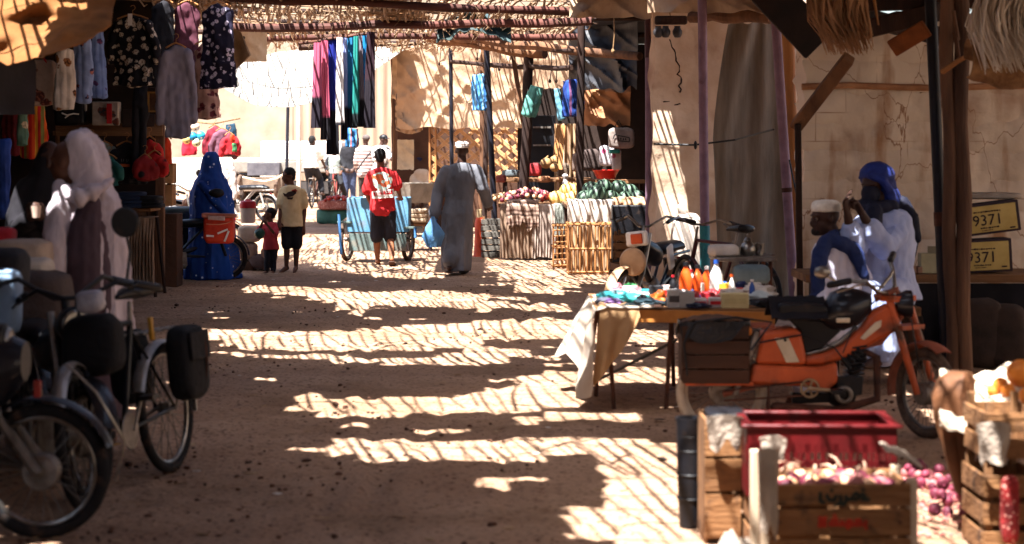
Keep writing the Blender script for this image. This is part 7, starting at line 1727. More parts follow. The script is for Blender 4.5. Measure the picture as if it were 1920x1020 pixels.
# grey crates by the man's hand and an orange container
for i, (z, l) in enumerate([(0, 'lower grey crate right of the grey robed man'), (.29, 'upper grey crate right of the grey robed man')]):
    slatbox(l, (X(925, 29), 29.2, z), .36, .4, .28, mat('grey plastic crate', '6c665e', '4c4842', 5), 3, .1, group='grey crates')
t = thing('orange_can', 'tall orange-red container right of the grey robed man', 'container', (X(899, 29.2), 29.2, 0))
part(MB().lathe((X(899, 29.2), 29.2, 0), [(0, 0), (.10, 0), (.085, .05), (.07, .3), (.07, .5), (.05, .58), (0, .58)], 18), 'container_body', mat('orange red plastic', 'c85030', 'a03820', 4, .5), t, world=True)
part(MB().lathe((X(899, 29.2), 29.2, .58), [(0, 0), (.04, 0), (.04, .12), (0, .12)], 14), 'cap', mat('pale yellow plastic', 'c8b088', 'a89068', 4, .5), t, world=True)
# white sack behind the motorbike
t = thing('white_sack', 'sunlit white sack leaning on the mud wall behind the motorbike', 'sack', (X(1290, 20.6), 20.6, 0))
part(softbox(V(X(1290, 20.6), 20.75, .46), (.32, .34, .92), 5, .5), 'sack_cloth', m_dust, t, world=True); part(MB().tube([V(X(1283, 20.6), 20.7, .90), V(X(1277, 20.6), 20.68, .98)], [.05, .035], 9, True), 'tied_neck', m_dust, t, world=True)
# pots hanging at the mud wall top
t = thing('pot_rack', 'small dark rack hanging at the top of the mud wall', 'rack', tuple(W(1258, 44, 20.9)))
part(MB().box(W(1258, 38, 20.9), (.34, .12, .09)), 'rack_body', m_dwood, t, world=True, bevel=.02); part(MB().tube([W(1257, 30, 20.9), W(1250, -5, 20.9)], .006, 5), 'wire', m_rope, t, world=True)
for i, px in enumerate((1234, 1248, 1270)):
    single(MB().lathe(W(px, 71, 20.85), [(0, 0), (.03, .005), (.05, .04), (.052, .07), (.035, .10), (.03, .115), (.036, .125), (0, .125)], 18), 'hanging_pot', mat('grey clay', '3c3a3c', '28272a', 5, .5), ['left dark pot under the small rack', 'middle dark pot under the small rack', 'right and largest dark pot under the small rack'][i], 'pot', 'dark pots under the small rack')
single(MB().tube([W(1226, 270, 20), W(1300, 272, 19.9), W(1380, 262, 19.7), W(1450, 243, 18.6)], .010, 6).ell(W(1304, 272, 19.85), (.018, .018, .045)), 'cable', m_dark, 'dark cable strung across the mud wall between the pipes', 'cable')
single(MB().tube([W(1480, 300, 18.3), W(1500, 400, 18.2), W(1520, 455, 18.1), W(1516, 520, 18)], .008, 6), 'cable', m_dark, 'dark cable drooping beside the ochre wooden pole', 'cable')

# ---- goods table
d = 12.0; a, b = X(1125, 12), X(1452, 12); zt = .62
t = thing('goods_table', 'thin legged table crowded with household goods', 'table', ((a + b) / 2, 12.6, 0))
part(MB().box(((a + b) / 2, 12.62, zt - .012), (b - a + .05, 1.25, .024)), 'tabletop', m_woodx, t, world=True, bevel=.003)
part(MB().box((lerp(X(1190, 12), b, .5), 11.985, zt - .05), (b - X(1190, 12), .022, .075), ry=R(1)), 'apron_board', mat('orange varnished board', 'b87838', '98602a', 5, .6, .1), t, world=True, bevel=.003)
for x0, y0, x1, y1 in ((a + .05, 12.1, X(1152, 12), 12.02), (X(1125, 13.1), 13.2, X(1100, 13.2), 13.3), (X(1128, 12.6), 12.7, X(1118, 12.7), 12.75), (X(1262, 12), 12.1, X(1250, 12), 12.05), (X(1263, 13), 13.2, X(1268, 13), 13.2), (b - .05, 12.1, b - .03, 12.05), (b - .05, 13.2, b - .03, 13.2)):
    part(MB().tube([(x0, y0, zt - .02), (x1, y1, 0)], .014, 7), 'leg', m_rust, t, world=True)
part(MB().tube([(X(1120, 12.7), 12.75, .1), (X(1268, 12.1), 12.1, .42)], .010, 6), 'brace', m_dark, t, world=True)
m_film = mat('plastic sheet film', 'cfc4b8', 'b8a896', 3, .35, .35, bscale=10, trans=.35)
def tc(u, v):
    # u along the left edge (depth), v down
    y = lerp(11.95, 13.1, u); x = X(1125, 12) + .02
    if v < .25: return V(x + .35 * (1 - v / .25), y, zt + .012 + .01 * N3((u * 5, v * 5, 0), 1))
    q = (v - .25) / .75; L = (.46 + .10 * math.sin(u * 7 + .5)) * (1 - .25 * u)
    return V(x - .05 - .16 * q * (.35 + u * .9) + .03 * math.sin(u * 16 + q * 2) * q + .02 * N3((u * 4, q * 4, 2), 1), y - .10 * q * (1 - u), zt - L * q)
single(MB().sheet(tc, 70, 30, .004), 'plastic_tablecloth', m_film, 'translucent plastic tablecloth hanging off the left end of the goods table', 'tablecloth')
def tc2(u, v):
    x = lerp(X(1125, 12), X(1198, 12), u)
    if v < .3: return V(x, 11.97 + .3 * (1 - v / .3), zt + .014 + .006 * N3((u * 5, v * 5, 0), 1))
    q = (v - .3) / .7; L = .42 * (1 - u) ** .8 + .05
    return V(x - .05 * q * (1 - u), 11.96 - .03 * q + .025 * math.sin(u * 14 + q * 2) * q, zt - L * q)
single(MB().sheet(tc2, 50, 26, .004), 'plastic_tablecloth', mat('amber plastic film', 'd0a878', 'b8946c', 3, .35, .35, bscale=10, trans=.35), 'front flap of plastic cloth falling from the table\'s left corner', 'tablecloth')
GT = 'goods on the crowded table'
def P3(px, py, dd): 
    """a spot on the table top (height zt) seen at column px and depth dd"""
    return V(X(px, dd), dd, zt)
def bottle(px, dd, h, r, m, capm, l):
    p = P3(px, 0, dd); t = thing('bottle', l, 'bottle', tuple(p), rnd.uniform(0, 3), group=GT)
    part(MB().loft([(V(0, 0, z * h), V(1, 0, 0), V(0, 1, 0), r * q, r * q * .65) for z, q in ((0, .9), (.03, 1), (.5, 1), (.62, .95), (.75, .6), (.84, .35), (.9, .33))], 18), 'bottle_body', m, t)
    part(MB().lathe((0, 0, h * .9), [(0, 0), (r * .38, 0), (r * .38, h * .1), (0, h * .1)], 14), 'cap', capm, t)
    part(MB().box((0, -r * .67, h * .33), (r * 1.2, .004, h * .3)), 'label_patch', MATS['white print'], t)
m_orp = mat('orange bottle plastic', 'd8561c', 'b84414', 4, .35, .05); m_blp = mat('blue bottle plastic', '2450a0', '1c3c7c', 4, .35, .05); m_whp = mat('white bottle plastic', 'd8d4d0', 'bcb8b4', 4, .35, .05)
bottle(1286, 12.7, .24, .045, m_orp, m_blackp, 'orange bottle with a black cap, left of the orange pair'); bottle(1308, 12.75, .22, .05, m_orp, m_blackp, 'orange bottle, right of the orange pair'); bottle(1343, 12.8, .25, .045, m_whp, m_blp, 'white bottle with a blue cap on the goods table'); bottle(1325, 12.95, .2, .04, m_orp, m_whp, 'short orange bottle with a white cap'); bottle(1296, 12.95, .18, .04, m_whp, MATS['red plastic'], 'small white bottle with a red cap')
def gbox(px, dd, w_, dp, h, c_, l, z=0, band=None, rz=0, name='carton'):
    p = P3(px, 0, dd); t = thing(name, l, 'carton', (p.x, p.y, p.z + z), rz, group=GT)
    part(MB().box((0, 0, h / 2), (w_, dp, h)), 'carton_body', mat('goods ' + c_, c_, None, 6, .6, .1), t, bevel=.005)
    if band: part(MB().box((0, -dp / 2 - .002, h / 2), (w_ * .8, .004, h * .35)), 'printed_band', mat('goods ' + band, band, None, 6, .5, .1), t)
gbox(1265, 12.08, .09, .08, .11, 'b8b4b0', 'pale grey carton at the front edge of the goods table', band='4a4444'); gbox(1287, 12.06, .09, .09, .10, '9c9894', 'grey carton with a dull lid beside the pale one'); gbox(1262, 12.2, .10, .08, .05, '1c1c20', 'black flat box with a red band', band='a02020')
gbox(1312, 12.12, .085, .08, .055, 'd8d0cc', 'small white and red carton, left of the two', band='b81c28'); gbox(1341, 12.1, .085, .08, .06, 'd0c8c4', 'small white and red carton, right of the two', band='c02028'); gbox(1377, 12.06, .165, .1, .09, 'c8b888', 'cream block shaped carton at the table front', band='bcac7c')
gbox(1230, 12.6, .09, .07, .10, '1c1c22', 'black carton among the teal wrappers'); gbox(1250, 12.9, .08, .06, .08, 'c0202c', 'red carton behind the black one'); gbox(1400, 12.5, .12, .1, .05, 'd4d0cc', 'white flat carton near the table\'s right end', band='2450a0')
gbox(1215, 12.95, .10, .08, .05, '1c8c9c', 'turquoise carton at the back of the table', band='d8d8d8'); gbox(1360, 12.8, .12, .06, .1, 'd8b030', 'yellow carton behind the cream one', band='c02028'); gbox(1195, 12.8, .09, .07, .04, 'd88030', 'orange and red carton at the table\'s left back', band='c02028'); gbox(1325, 12.4, .1, .08, .07, 'b02430', 'crimson carton in the middle of the table'); gbox(1238, 13.0, .09, .07, .06, 'd4ccc8', 'white carton at the back left', band='d84020')
def crump(px, dd, w_, h, c_, l, seed, tr=.2, name='plastic_wrapper', cat='wrapper', dp=None):
    p = P3(px, 0, dd); dp = dp or w_ * .7
    mb = MB().ell(p + V(0, 0, h * .45), (w_ / 2, dp / 2, h * .5), None, 26, 16, .5, 4, seed)
    for v in mb.v: v.z = max(v.z, zt + .002)
    single(mb, name, mat('wrap ' + c_ + str(seed), c_, None, 8, .35, .5, bscale=25, trans=tr), l, cat, GT)
crump(1150, 12.55, .2, .07, '2c7c84', 'dark teal plastic wrapper at the table\'s left end', 1); crump(1180, 12.35, .24, .07, '3c9c9c', 'bright teal plastic wrapper in front', 2); crump(1215, 12.2, .2, .05, '2a3c44', 'dark slate wrapper along the front edge', 3); crump(1165, 12.9, .2, .06, 'b08c94', 'pinkish wrapper at the back left', 4)
crump(1200, 12.6, .14, .06, 'd8ccc8', 'white crumpled wrapper among the teal ones', 5); crump(1425, 12.3, .2, .08, 'c0ccd0', 'pale bluish wrapper at the right end', 6); crump(1420, 12.8, .24, .09, 'd4ccc4', 'white wrapper behind the bluish one', 7); crump(1370, 12.5, .18, .09, 'dcd4cc', 'white rag in the middle right', 8); crump(1335, 12.6, .12, .08, 'c82c34', 'red wrapper beside the orange bottles', 9); crump(1275, 12.45, .14, .08, 'd8d0cc', 'white wrapper before the orange bottles', 10); crump(1252, 12.35, .12, .05, 'c03038', 'small crimson wrapper left of centre', 11); crump(1185, 12.05, .14, .03, '1c2428', 'black wrapper at the front left corner', 12); crump(1135, 12.3, .12, .05, '5a5c6c', 'slate grey wrapper at the left corner', 13); crump(1440, 12.08, .2, .06, '1c1c22', 'black plastic wrapper at the front right corner', 14)
crump(1310, 12.02, .16, .035, '121a34', 'navy strap bundle on the front edge of the table', 15, 0)
rt = random.Random(77)
for i, (cn, c_) in enumerate([('white', 'dcd8d0'), ('pink', 'c88088'), ('teal', '2c8c8c'), ('black', '1c1c20'), ('silver', '9c9ca0'), ('red', 'b82430'), ('navy', '24305c'), ('cream', 'd0c4a4'), ('green', '3c7c4c'), ('orange', 'd06a28'), ('violet', '6a4c80'), ('brown', '6c4a34')]):
    for j in range(2):
        px = rt.uniform(1150, 1430); dd = rt.uniform(12.15, 13.1)
        crump(px, dd, rt.uniform(.06, .12), rt.uniform(.04, .10), c_, '%s small crumpled packet on the %s %s of the goods table' % (cn, 'back' if dd > 12.6 else 'front', 'left' if px < 1290 else 'right'), i * 2 + j + 40, .1, 'packet', 'packet')
for i, (px, dd, w_, dp_, h, c_, bd, l) in enumerate([(1160, 13.0, .09, .06, .05, '3c4c6c', 'd8d0c8', 'small slate blue carton at the back left corner'), (1178, 12.95, .07, .06, .07, 'd8d4cc', '2c7c84', 'white carton with a teal band at the back left'), (1245, 12.75, .07, .05, .09, 'e0dcd4', 'c83028', 'upright white carton with a red band left of the orange bottles'), (1272, 12.98, .08, .06, .07, '2a2a30', 'c8a030', 'dark carton with a gold band behind the orange bottles'),
      (1352, 12.95, .07, .05, .10, '2858a8', 'e0e0e0', 'blue and white upright carton right of the white bottle'), (1388, 12.95, .10, .06, .06, 'c03c2c', 'e8d8b0', 'red carton at the back right of the table'), (1415, 13.0, .08, .06, .09, 'e0d8cc', '3c6c4c', 'cream carton with a green band at the back right'), (1235, 12.3, .09, .06, .03, 'c8c4bc', 'a83848', 'flat grey carton with a crimson band near the front'), (1300, 12.35, .07, .05, .06, 'e0dcd8', 'd83828', 'little white carton before the orange bottles'), (1350, 12.4, .07, .05, .05, 'b82430', 'e8e0d8', 'little red carton behind the cream block')]):
    gbox(px, dd, w_, dp_, h, c_, l, band=bd, rz=.3 * math.sin(i * 2.1))
bottle(1262, 12.85, .15, .028, m_blackp, MATS['red plastic'], 'slim black bottle with a red cap'); bottle(1372, 12.75, .16, .03, m_whp, m_orp, 'small white bottle with an orange cap'); bottle(1410, 12.7, .13, .03, m_blp, m_whp, 'small blue bottle near the right end of the table')
# second table behind with the teapot
d2 = 14.6; a2, b2 = X(1335, d2), X(1448, d2); z2 = .80
t = thing('tea_table', 'small table behind the goods table carrying a metal teapot', 'table', ((a2 + b2) / 2, d2, 0))
part(MB().box(((a2 + b2) / 2, d2, z2 - .015), (b2 - a2, .5, .03)), 'tabletop', m_steel, t, world=True, bevel=.006)
for x in (a2 + .04, b2 - .04):
    for y in (-.2, .2): part(MB().tube([(x, d2 + y, z2 - .03), (x, d2 + y, 0)], .014, 6), 'leg', m_rust, t, world=True)
t = thing('teapot', 'shiny metal teapot on the small rear table', 'teapot', (X(1402, d2), d2, z2))
part(MB().lathe((X(1402, d2), d2, z2), [(0, 0), (.04, 0), (.055, .02), (.06, .05), (.045, .085), (.03, .10), (.032, .11), (.02, .13), (.006, .14), (.009, .155), (0, .165)], 22), 'pot', m_chrome, t, world=True)
c = V(X(1402, d2), d2, z2); part(MB().tube([c + V(-.05, 0, .04), c + V(-.09, 0, .07), c + V(-.11, 0, .11)], [.014, .01, .006], 8), 'spout', m_chrome, t, world=True); part(MB().torus(c + V(.065, 0, .06), .035, .006, n=16, m=6, a0=-1.6, a1=1.6), 'handle', m_chrome, t, world=True)
for i, (px, dy, r, h, l) in enumerate([(1378, -.05, .04, .07, 'metal mug left of the teapot'), (1425, .05, .035, .09, 'tall metal cup right of the teapot'), (1388, .12, .05, .05, 'low metal bowl behind the teapot')]):
    single(MB().lathe((X(px, d2), d2 + dy, z2), [(0, 0), (r * .8, 0), (r, h), (r * .93, h), (r * .75, .006), (0, .006)], 18), 'metal_cup', m_chrome, l, 'cup', 'metal cups round the teapot')
for i, (px, py, w_, h, c_, l) in enumerate([(1362, 500, .22, .09, 'd0c8c0', 'white cloth bundle left of the teapot'), (1410, 520, .26, .14, '6a7c84', 'blue-grey bundle under the tea table\'s edge')]):
    single(softbox(V(X(px, 14.3), 14.35 if i else 14.5, z2 + .045 if not i else z2 - .12), (w_, .2, h), i, .5), 'bundle', mat('tea bundle %d' % i, c_, None, 7), l, 'bundle')

# ---- men's bench, wall table, boxes marked 9371
t = thing('bench', 'rough wooden bench under the two seated men', 'bench', (X(1640, 13.5), 13.5, 0))
part(MB().box((X(1632, 13.4), 13.45, .50), (.62, .42, .06)), 'seat', m_woodx, t, world=True, bevel=.006)
for x in (-.26, .26): part(MB().box((X(1632, 13.4) + x, 13.45, .235), (.06, .34, .47)), 'leg', m_dwood, t, world=True)
t = thing('wall_counter', 'long dark counter along the stained block wall', 'counter', (X(1760, 15), 15.1, 0)); zc = Z(512, 15)
part(MB().box((X(1790, 15) , 15.2, zc - .03), (2.3, .8, .06)), 'board', m_woodx, t, world=True, bevel=.006)
part(MB().sheet(lambda u, v: V(lerp(X(1620, 14.8), X(1790, 15) + 1.15, u), 14.83 + .02 * math.sin(u * 50) * v, lerp(zc - .065, .02, v)), 90, 6, .01), 'front_cloth', m_bk, t, world=True)
for x in (-1.0, 0, 1.0): part(MB().box((X(1790, 15) + x, 15.4, (zc - .06) / 2), (.07, .07, zc - .06)), 'leg', m_dwood, t, world=True)
m_yel = mat('yellow carton', 'c8b070', 'a89050', 3, .8, .15, dirt=('8a6c40', 6, .66)); m_dkp = mat('dark purple print', '2c2030', '1c1420', 5)
for i, (px, z, w_, h, ang, l) in enumerate([(1857, 0, 78, 62, 3, 'lower yellow carton numbered 9371 on the wall counter'), (1863, .27, 100, 58, 7, 'upper yellow carton numbered 9371 leaning back on the lower one')]):
    dd = 14.9; s_ = dd / FP; hh = h * s_; ww = w_ * s_
    t = thing('numbered_carton', l, 'carton', (X(px, dd), dd, zc + z), 0, 'yellow cartons numbered 9371', ry=-R(ang))
    part(MB().box((0, .12, hh / 2 + .012 + i * .02), (ww + .03, .24, hh)), 'carton_body', mat('dark carton edge', '3c3038', '2a2028', 4), t, bevel=.006)
    part(MB().box((-.005, -.004, hh / 2 + .012 + i * .02), (ww - .01, .008, hh - .035)), 'yellow_face', m_yel, t, bevel=.002)
    ox = -.062 if i == 0 else -.030
    Mt = Matrix.Translation((ox, -.0105, hh / 2 + i * .02)) @ Matrix.Rotation(R(90), 4, 'X')
    part(MB().text('9371', .115, Mt), 'number', m_dkp, t)
    zc_ = hh / 2 + i * .02; mb = MB(); dashes(mb, ox - .10, ox + .10, -.0105, zc_ + .066, .012, i + 5); dashes(mb, ox - .06, ox + .07, -.0105, zc_ - .055, .012, i + 9); dashes(mb, ox - .05, ox + .03, -.0105, zc_ - .073, .008, i + 12); part(MB().box((ww / 2 - .05, -.0105, zc_ - .072), (.04, .002, .011)), 'corner_print', m_dkp, t)
    part(mb, 'small_print', m_dkp, t)
single(softbox(V(X(1860, 15), 15.15, zc + .58), (.5, .3, .05), 3, .4), 'plastic_sheet', mat('cloudy plastic', 'b0a498', '8c8278', 5, .4, .5, trans=.2), 'cloudy plastic sheet on top of the numbered cartons', 'plastic sheet')
gb = GT
for i, (px, w_, h, c_, l) in enumerate([(1745, .16, .15, 'b0a888', 'yellowish carton on the wall counter behind the blue-black post'), (1705, .14, .05, 'b08c70', 'flat pink-brown packet on the wall counter'), (1725, .10, .05, '8a6a58', 'small brown packet on the wall counter'), (1760, .1, .2, 'a89c7c', 'narrow pale carton between the post and the trunk')]):
    single(MB().box((X(px, 14.95), 14.98, zc + h / 2 + .003), (w_, .12, h), rz=.2 * i), 'packet', mat('packet ' + c_, c_, None, 6), l, 'packet', 'packets on the wall counter', bevel=.004)
for i, (px, z, h) in enumerate([(1625, .0, .5), (1700, 0, .42), (1845, 0, .5), (1890, 0, .46)]):
    single(softbox(V(X(px, 14.3), 14.45, h / 2), (.3, .25, h), i + 2, .45), 'dark_sack', mat('dark sack', '3a2c26', '261c18', 5), ['dark sack standing behind the orange moped\'s tank', 'dark sack behind the orange moped\'s fork', 'dark sack right of the trunk post', 'dark sack at the right end of the counter'][i], 'sack', 'dark sacks in front of the counter')

# ================================================================ FOREGROUND
# dusty left edge bundles
for i, (px, py, d, w_, dp, h, c_, l) in enumerate([(40, 480, 10.4, .32, .3, .18, 'a89484', 'beige bundle at the left edge beside the woman in white'), (62, 512, 10.2, .2, .3, .16, 'b8aca0', 'pale knotted bundle below the beige one'), (12, 505, 9.6, .2, .25, .2, '1c1a20', 'black bundle at the left picture edge'), (10, 565, 9.2, .14, .2, .3, '7c94b0', 'light blue bag at the left picture edge'), (8, 447, 10.6, .12, .15, .12, 'b02430', 'red lidded tub at the left picture edge'), (40, 560, 10.1, .5, .4, .3, '4a3c38', 'brown sack carrying the bundles at the left edge')]):
    single(softbox(W(px, py, d), (w_, dp, h), i + 4, .5), 'bundle', mat('edge bundle %d' % i, c_, None, 6, .8, .5), l, 'bundle', 'bundles at the left edge')
t = thing('left_stand', 'dark stand carrying the bundles at the left edge', 'stand', (X(30, 10.4), 10.4, 0)); zs = Z(605, 10.3)
part(MB().box((X(20, 10.4), 10.3, zs - .02), (.8, 1.0, .04)), 'shelf_board', m_dwood, t, world=True)
for x in (-.35, .35): part(MB().box((X(20, 10.4) + x, 10.3, zs / 2 - .02), (.05, .8, zs - .04)), 'leg', m_dwood, t, world=True)

# red plastic crate
d = 7.72; s_ = d / FP
m_rc = mat('dark red crate plastic', '5c0a0e', '400608', 4, .45, .15, dirt=('3a1a18', 7, .58))
cx0, cx1 = X(1405, d), X(1682, d); cw = cx1 - cx0; dp = .40; hz = Z(800, d)
RC = thing('red_crate', 'empty dark red slotted plastic crate behind the onion crate', 'crate', ((cx0 + cx1) / 2, d + dp / 2, 0), R(-1.5))
h0 = hz - .27
def crate_wall(L, h, th, n, slots, name, M):
    mb = MB(); 
    mb.box((0, 0, .02), (L, th, .04)); mb.box((0, 0, h - .05), (L, th, .10)); mb.box((0, 0, h * .48), (L, th, .018))
    for k in range(n + 1): mb.box((lerp(-L / 2 + .01, L / 2 - .01, k / n), 0, h / 2 - .015), (.009 if k % 4 else .022, th, h - .10))
    o = part(mb, name, m_rc, RC); o.data.transform(M); return o
zo = Matrix.Translation((0, 0, h0))
crate_wall(cw, .27, .012, 20, 1, 'front_wall', zo @ Matrix.Translation((0, -dp / 2, 0))); crate_wall(cw, .27, .012, 20, 1, 'back_wall', zo @ Matrix.Translation((0, dp / 2, 0)))
for q in (-1, 1): crate_wall(dp - .014, .27, .012, 18, 1, 'end_wall', zo @ Matrix.Translation((q * cw / 2, 0, 0)) @ Matrix.Rotation(R(90), 4, 'Z'))
mb = MB(); z = h0 + .272
for q in (-1, 1): mb.box((0, q * dp / 2, z), (cw + .05, .035, .014)); mb.box((q * cw / 2, 0, z), (.035, dp - .037, .0138))
part(mb, 'rim', m_rc, RC, bevel=.004); part(MB().box((0, 0, h0 + .008), (cw - .01, dp - .01, .012)), 'bottom', m_rc, RC)
slatbox('plain wooden crate supporting the red plastic crate', ((cx0 + cx1) / 2, d + dp / 2, 0), cw - .02, dp - .02, h0 - .005 if h0 > .08 else .08, m_crate, 2, group='wooden vegetable crates')

# onion crate with painted letters
d = 7.25; s_ = d / FP; x0, x1 = X(1445, d), X(1702, d); cw2 = x1 - x0; zt2 = Z(905, d); zb2 = .05
OC = thing('onion_crate', 'wooden crate of onions with painted letters in the foreground', 'crate', ((x0 + x1) / 2, d + .17, 0), R(.5), 'wooden vegetable crates')
dpc = .34
for k, (pa, pb) in enumerate([(907, 948), (954, 1004), (1010, 1050)]):
    z0, z1 = Z(pb, d), Z(pa, d)
    part(MB().box((0, -dpc / 2, (z0 + z1) / 2), (cw2 + .02, .012, z1 - z0), j=.0015), 'front_slat', m_crate, OC, bevel=.003); part(MB().box((0, dpc / 2, (z0 + z1) / 2), (cw2 + .02, .012, z1 - z0)), 'back_slat', m_crate, OC, bevel=.003)
    for q in (-1, 1): part(MB().box((q * (cw2 / 2), 0, (z0 + z1) / 2), (.012, dpc - .03, z1 - z0)), 'end_slat', m_crate, OC, bevel=.003)
m_pale = mat('sunlit-toned crate post', 'b8a48c', '94806a', 5, .85, .3, st=(1, 1, .15))  # sun on the posts put into a paler wood colour
for q in (-1, 1):
    for r_ in (-1, 1): part(MB().box((q * (cw2 / 2 + .018), r_ * (dpc / 2 - .02), Z(868 if q < 0 else 898, d) / 2), (.034, .05, Z(868 if q < 0 else 898, d))), 'corner_post', m_pale, OC, bevel=.005)
part(MB().box((0, 0, zb2), (cw2, dpc - .03, .01)), 'bottom', m_crate, OC)
def strokes(parent, base, scale, m, segs, w_):
    mb = MB()
    for sg in segs:
        pts = [V(base[0] + x * scale, base[1], base[2] + z * scale) for x, z in sg]
        for i in range(len(pts) - 1): mb.bar(pts[i], pts[i + 1] + (pts[i + 1] - pts[i]).normalized() * w_ * .3, w_, .003, (0, 1, 0))
    return part(mb, 'painted_letters', m, parent)
m_ink = mat('dark green paint mark', '2c342c', '1c241e', 8); m_rink = mat('red paint mark', 'b83420', '8c2818', 8)
# Arabic-like word in dark paint, then the red word below, as they stand on the slats
yl = -dpc / 2 - .009
strokes(OC, (.02, yl, (Z(907, d) + Z(948, d)) / 2 - .01), .001, m_ink, [
    [(-92, 22), (-92, -12), (-78, -16)], [(-70, 14), (-60, -8), (-40, -10), (-34, 8)], [(-56, 26), (-48, 28)], [(-20, 12), (-16, -8), (-26, -24), (-38, -26)], [(0, 10), (4, -8), (-4, -22), (-14, -24)],
    [(4, -4), (20, -6), (30, 10), (40, 18), (50, 8), (44, -4), (30, -6)], [(50, 6), (64, 14), (74, 4), (60, -6), (86, -6)], [(60, 28), (66, 30)]], .012)
strokes(OC, (.02, yl, (Z(954, d) + Z(1004, d)) / 2), .001, m_rink, [
    [(-95, -18), (-92, 20)], [(-92, 2), (-76, 2)], [(-76, -18), (-74, 20)], [(-84, 14), (-84, -12)], [(-58, -10), (-46, 10), (-32, 12), (-34, -8), (-56, -8)], [(-34, -8), (-14, -8), (-12, 6)], [(-12, -6), (4, -8), (10, 8), (20, 6), (20, -10), (6, -20)],
    [(20, -8), (34, -8), (42, 10), (54, 8), (54, -8), (40, -10)], [(54, -8), (74, -8), (74, 6)], [(70, -22), (76, -20)], [(-44, 24), (-38, 26)]], .012)
for q in (-1, 1): part(MB().lathe((q * (cw2 / 2 - .03), -dpc / 2 - .008, (Z(954, d) + Z(1004, d)) / 2), [(0, -.002), (.007, -.002), (.006, .003), (0, .003)], 10, RX), 'nail', m_rust, OC)
pile('onion', 'red onion lying in the foreground crate', 'onion', 'onions in the foreground crate', (x0 + x1) / 2, d + .17, zt2 - .065, cw2 - .07, dpc - .08, .06, .030, 70, [m_onr, m_oni, m_onw], 21, labels=['dark red onion lying in the foreground crate', 'pink onion lying in the foreground crate', 'pale onion lying in the foreground crate'])
mb = MB()
for k in range(26):
    p = V(rnd.uniform(x0 + .03, x1 - .03), d + rnd.uniform(.04, .3), zt2 + rnd.uniform(0, .02)); q = p + V(rnd.uniform(-.06, .06), rnd.uniform(-.05, .05), rnd.uniform(.0, .05)); mb.tube([p, p.lerp(q, .5) + V(0, 0, .01), q], [.004, .005, .001], 5)
single(mb, 'onion_leaves', mat('dry onion leaf', 'c8a890', '9a7058', 8), 'dry onion stalks sticking out of the foreground crate', 'leaves', kind='stuff')
# rags on the crate corner and shredded sacking at lower centre-right
def rag(label, c, w_, h, m, seed, name='rag', dp=.06):
    def f(u, v):
        a = (u - .5) * 2; q = v
        return Vector(c) + V(a * w_ / 2 * (1 - .25 * q) + .010 * N3((u * 2, v * 2, seed), 1), -dp * math.cos(a * 1.2) - .010 * math.sin(u * 9 + seed + v * 2) * q + .008 * N3((u * 3, v * 3, seed), 1), -h * q * (1 + .35 * N3((u * 2.5, 3, seed), 1)) + (.015 * math.cos(a * 1.5)))
    return single(MB().sheet(f, 40, 30, .005), name, m, label, 'rag')
m_wrag = mat('bleached rag', 'a89a8a', '85766a', 6, .9, .6, bscale=60)
rag('stiff pale rag draped over the left corner of the onion crate', W(1440, 845, 7.2), .075, .30, m_wrag, 1, dp=.03)
def flap(u, v): return W(lerp(1648, 1716, u) + 14 * v, lerp(830, 862, u) + 18 * v - 6 * math.sin(u * 3), 7.3 - .05 * v) + V(0, 0, .01 * N3((u * 5, v * 4, 0), 1))
single(MB().sheet(flap, 24, 12, .006), 'paper_flap', m_wrag, 'pale curled paper flap sticking up at the right corner of the onion crate', 'paper')
rag('pale paper flap standing behind the left corner of the onion crate', W(1448, 822, 7.45), .10, .09, m_wrag, 3, dp=.02)
# tall weathered crate standing on end, left
d = 7.95
t = thing('standing_crate', 'weathered wooden crate standing on end left of the red crate', 'crate', (X(1356, d), d, 0), 0, 'wooden vegetable crates')
zt3 = Z(788, d)
for k, (a_, b_) in enumerate([(788, 855), (860, 920), (926, 1010)]):
    part(MB().box((0, 0, (Z(a_, d) + Z(b_, d)) / 2), (.145, .014, Z(a_, d) - Z(b_, d)), j=.003), 'board', m_crate, t, bevel=.003)
for q in (-1, 1): part(MB().box((q * .066, .16, zt3 / 2), (.014, .30, zt3)), 'side_board', m_cratev, t, bevel=.003)
part(MB().box((0, .31, zt3 / 2), (.145, .012, zt3)), 'back_board', m_cratev, t)
rag('bleached cloth over the top of the standing crate', W(1358, 782, 7.9), .15, .12, m_wrag, 5, dp=.04)
single(softbox(W(1360, 778, 8.15), (.17, .26, .05), 3, .5), 'black_pad', m_blackp, 'black folded pad on top of the standing crate', 'pad')
t = thing('black_bin', 'black ribbed plastic bin at the left end of the crates', 'bin', (X(1296, 8.35), 8.35, 0))
zb_ = Z(782, 8.35)
mb = MB().lathe((X(1296, 8.35), 8.35, 0), [(0, 0), (.05, 0), (.055, .1), (.058, .2), (.064, zb_ - .03), (.068, zb_), (.060, zb_), (.056, zb_ - .05), (.05, .02), (0, .02)], 26)
part(mb, 'bin_body', m_blackp, t, world=True)
for z in (.12, .22, .32, .38): part(MB().torus((X(1296, 8.35), 8.35, z), .060, .004, n=26, m=6, M=RX), 'rib', m_blackp, t, world=True)
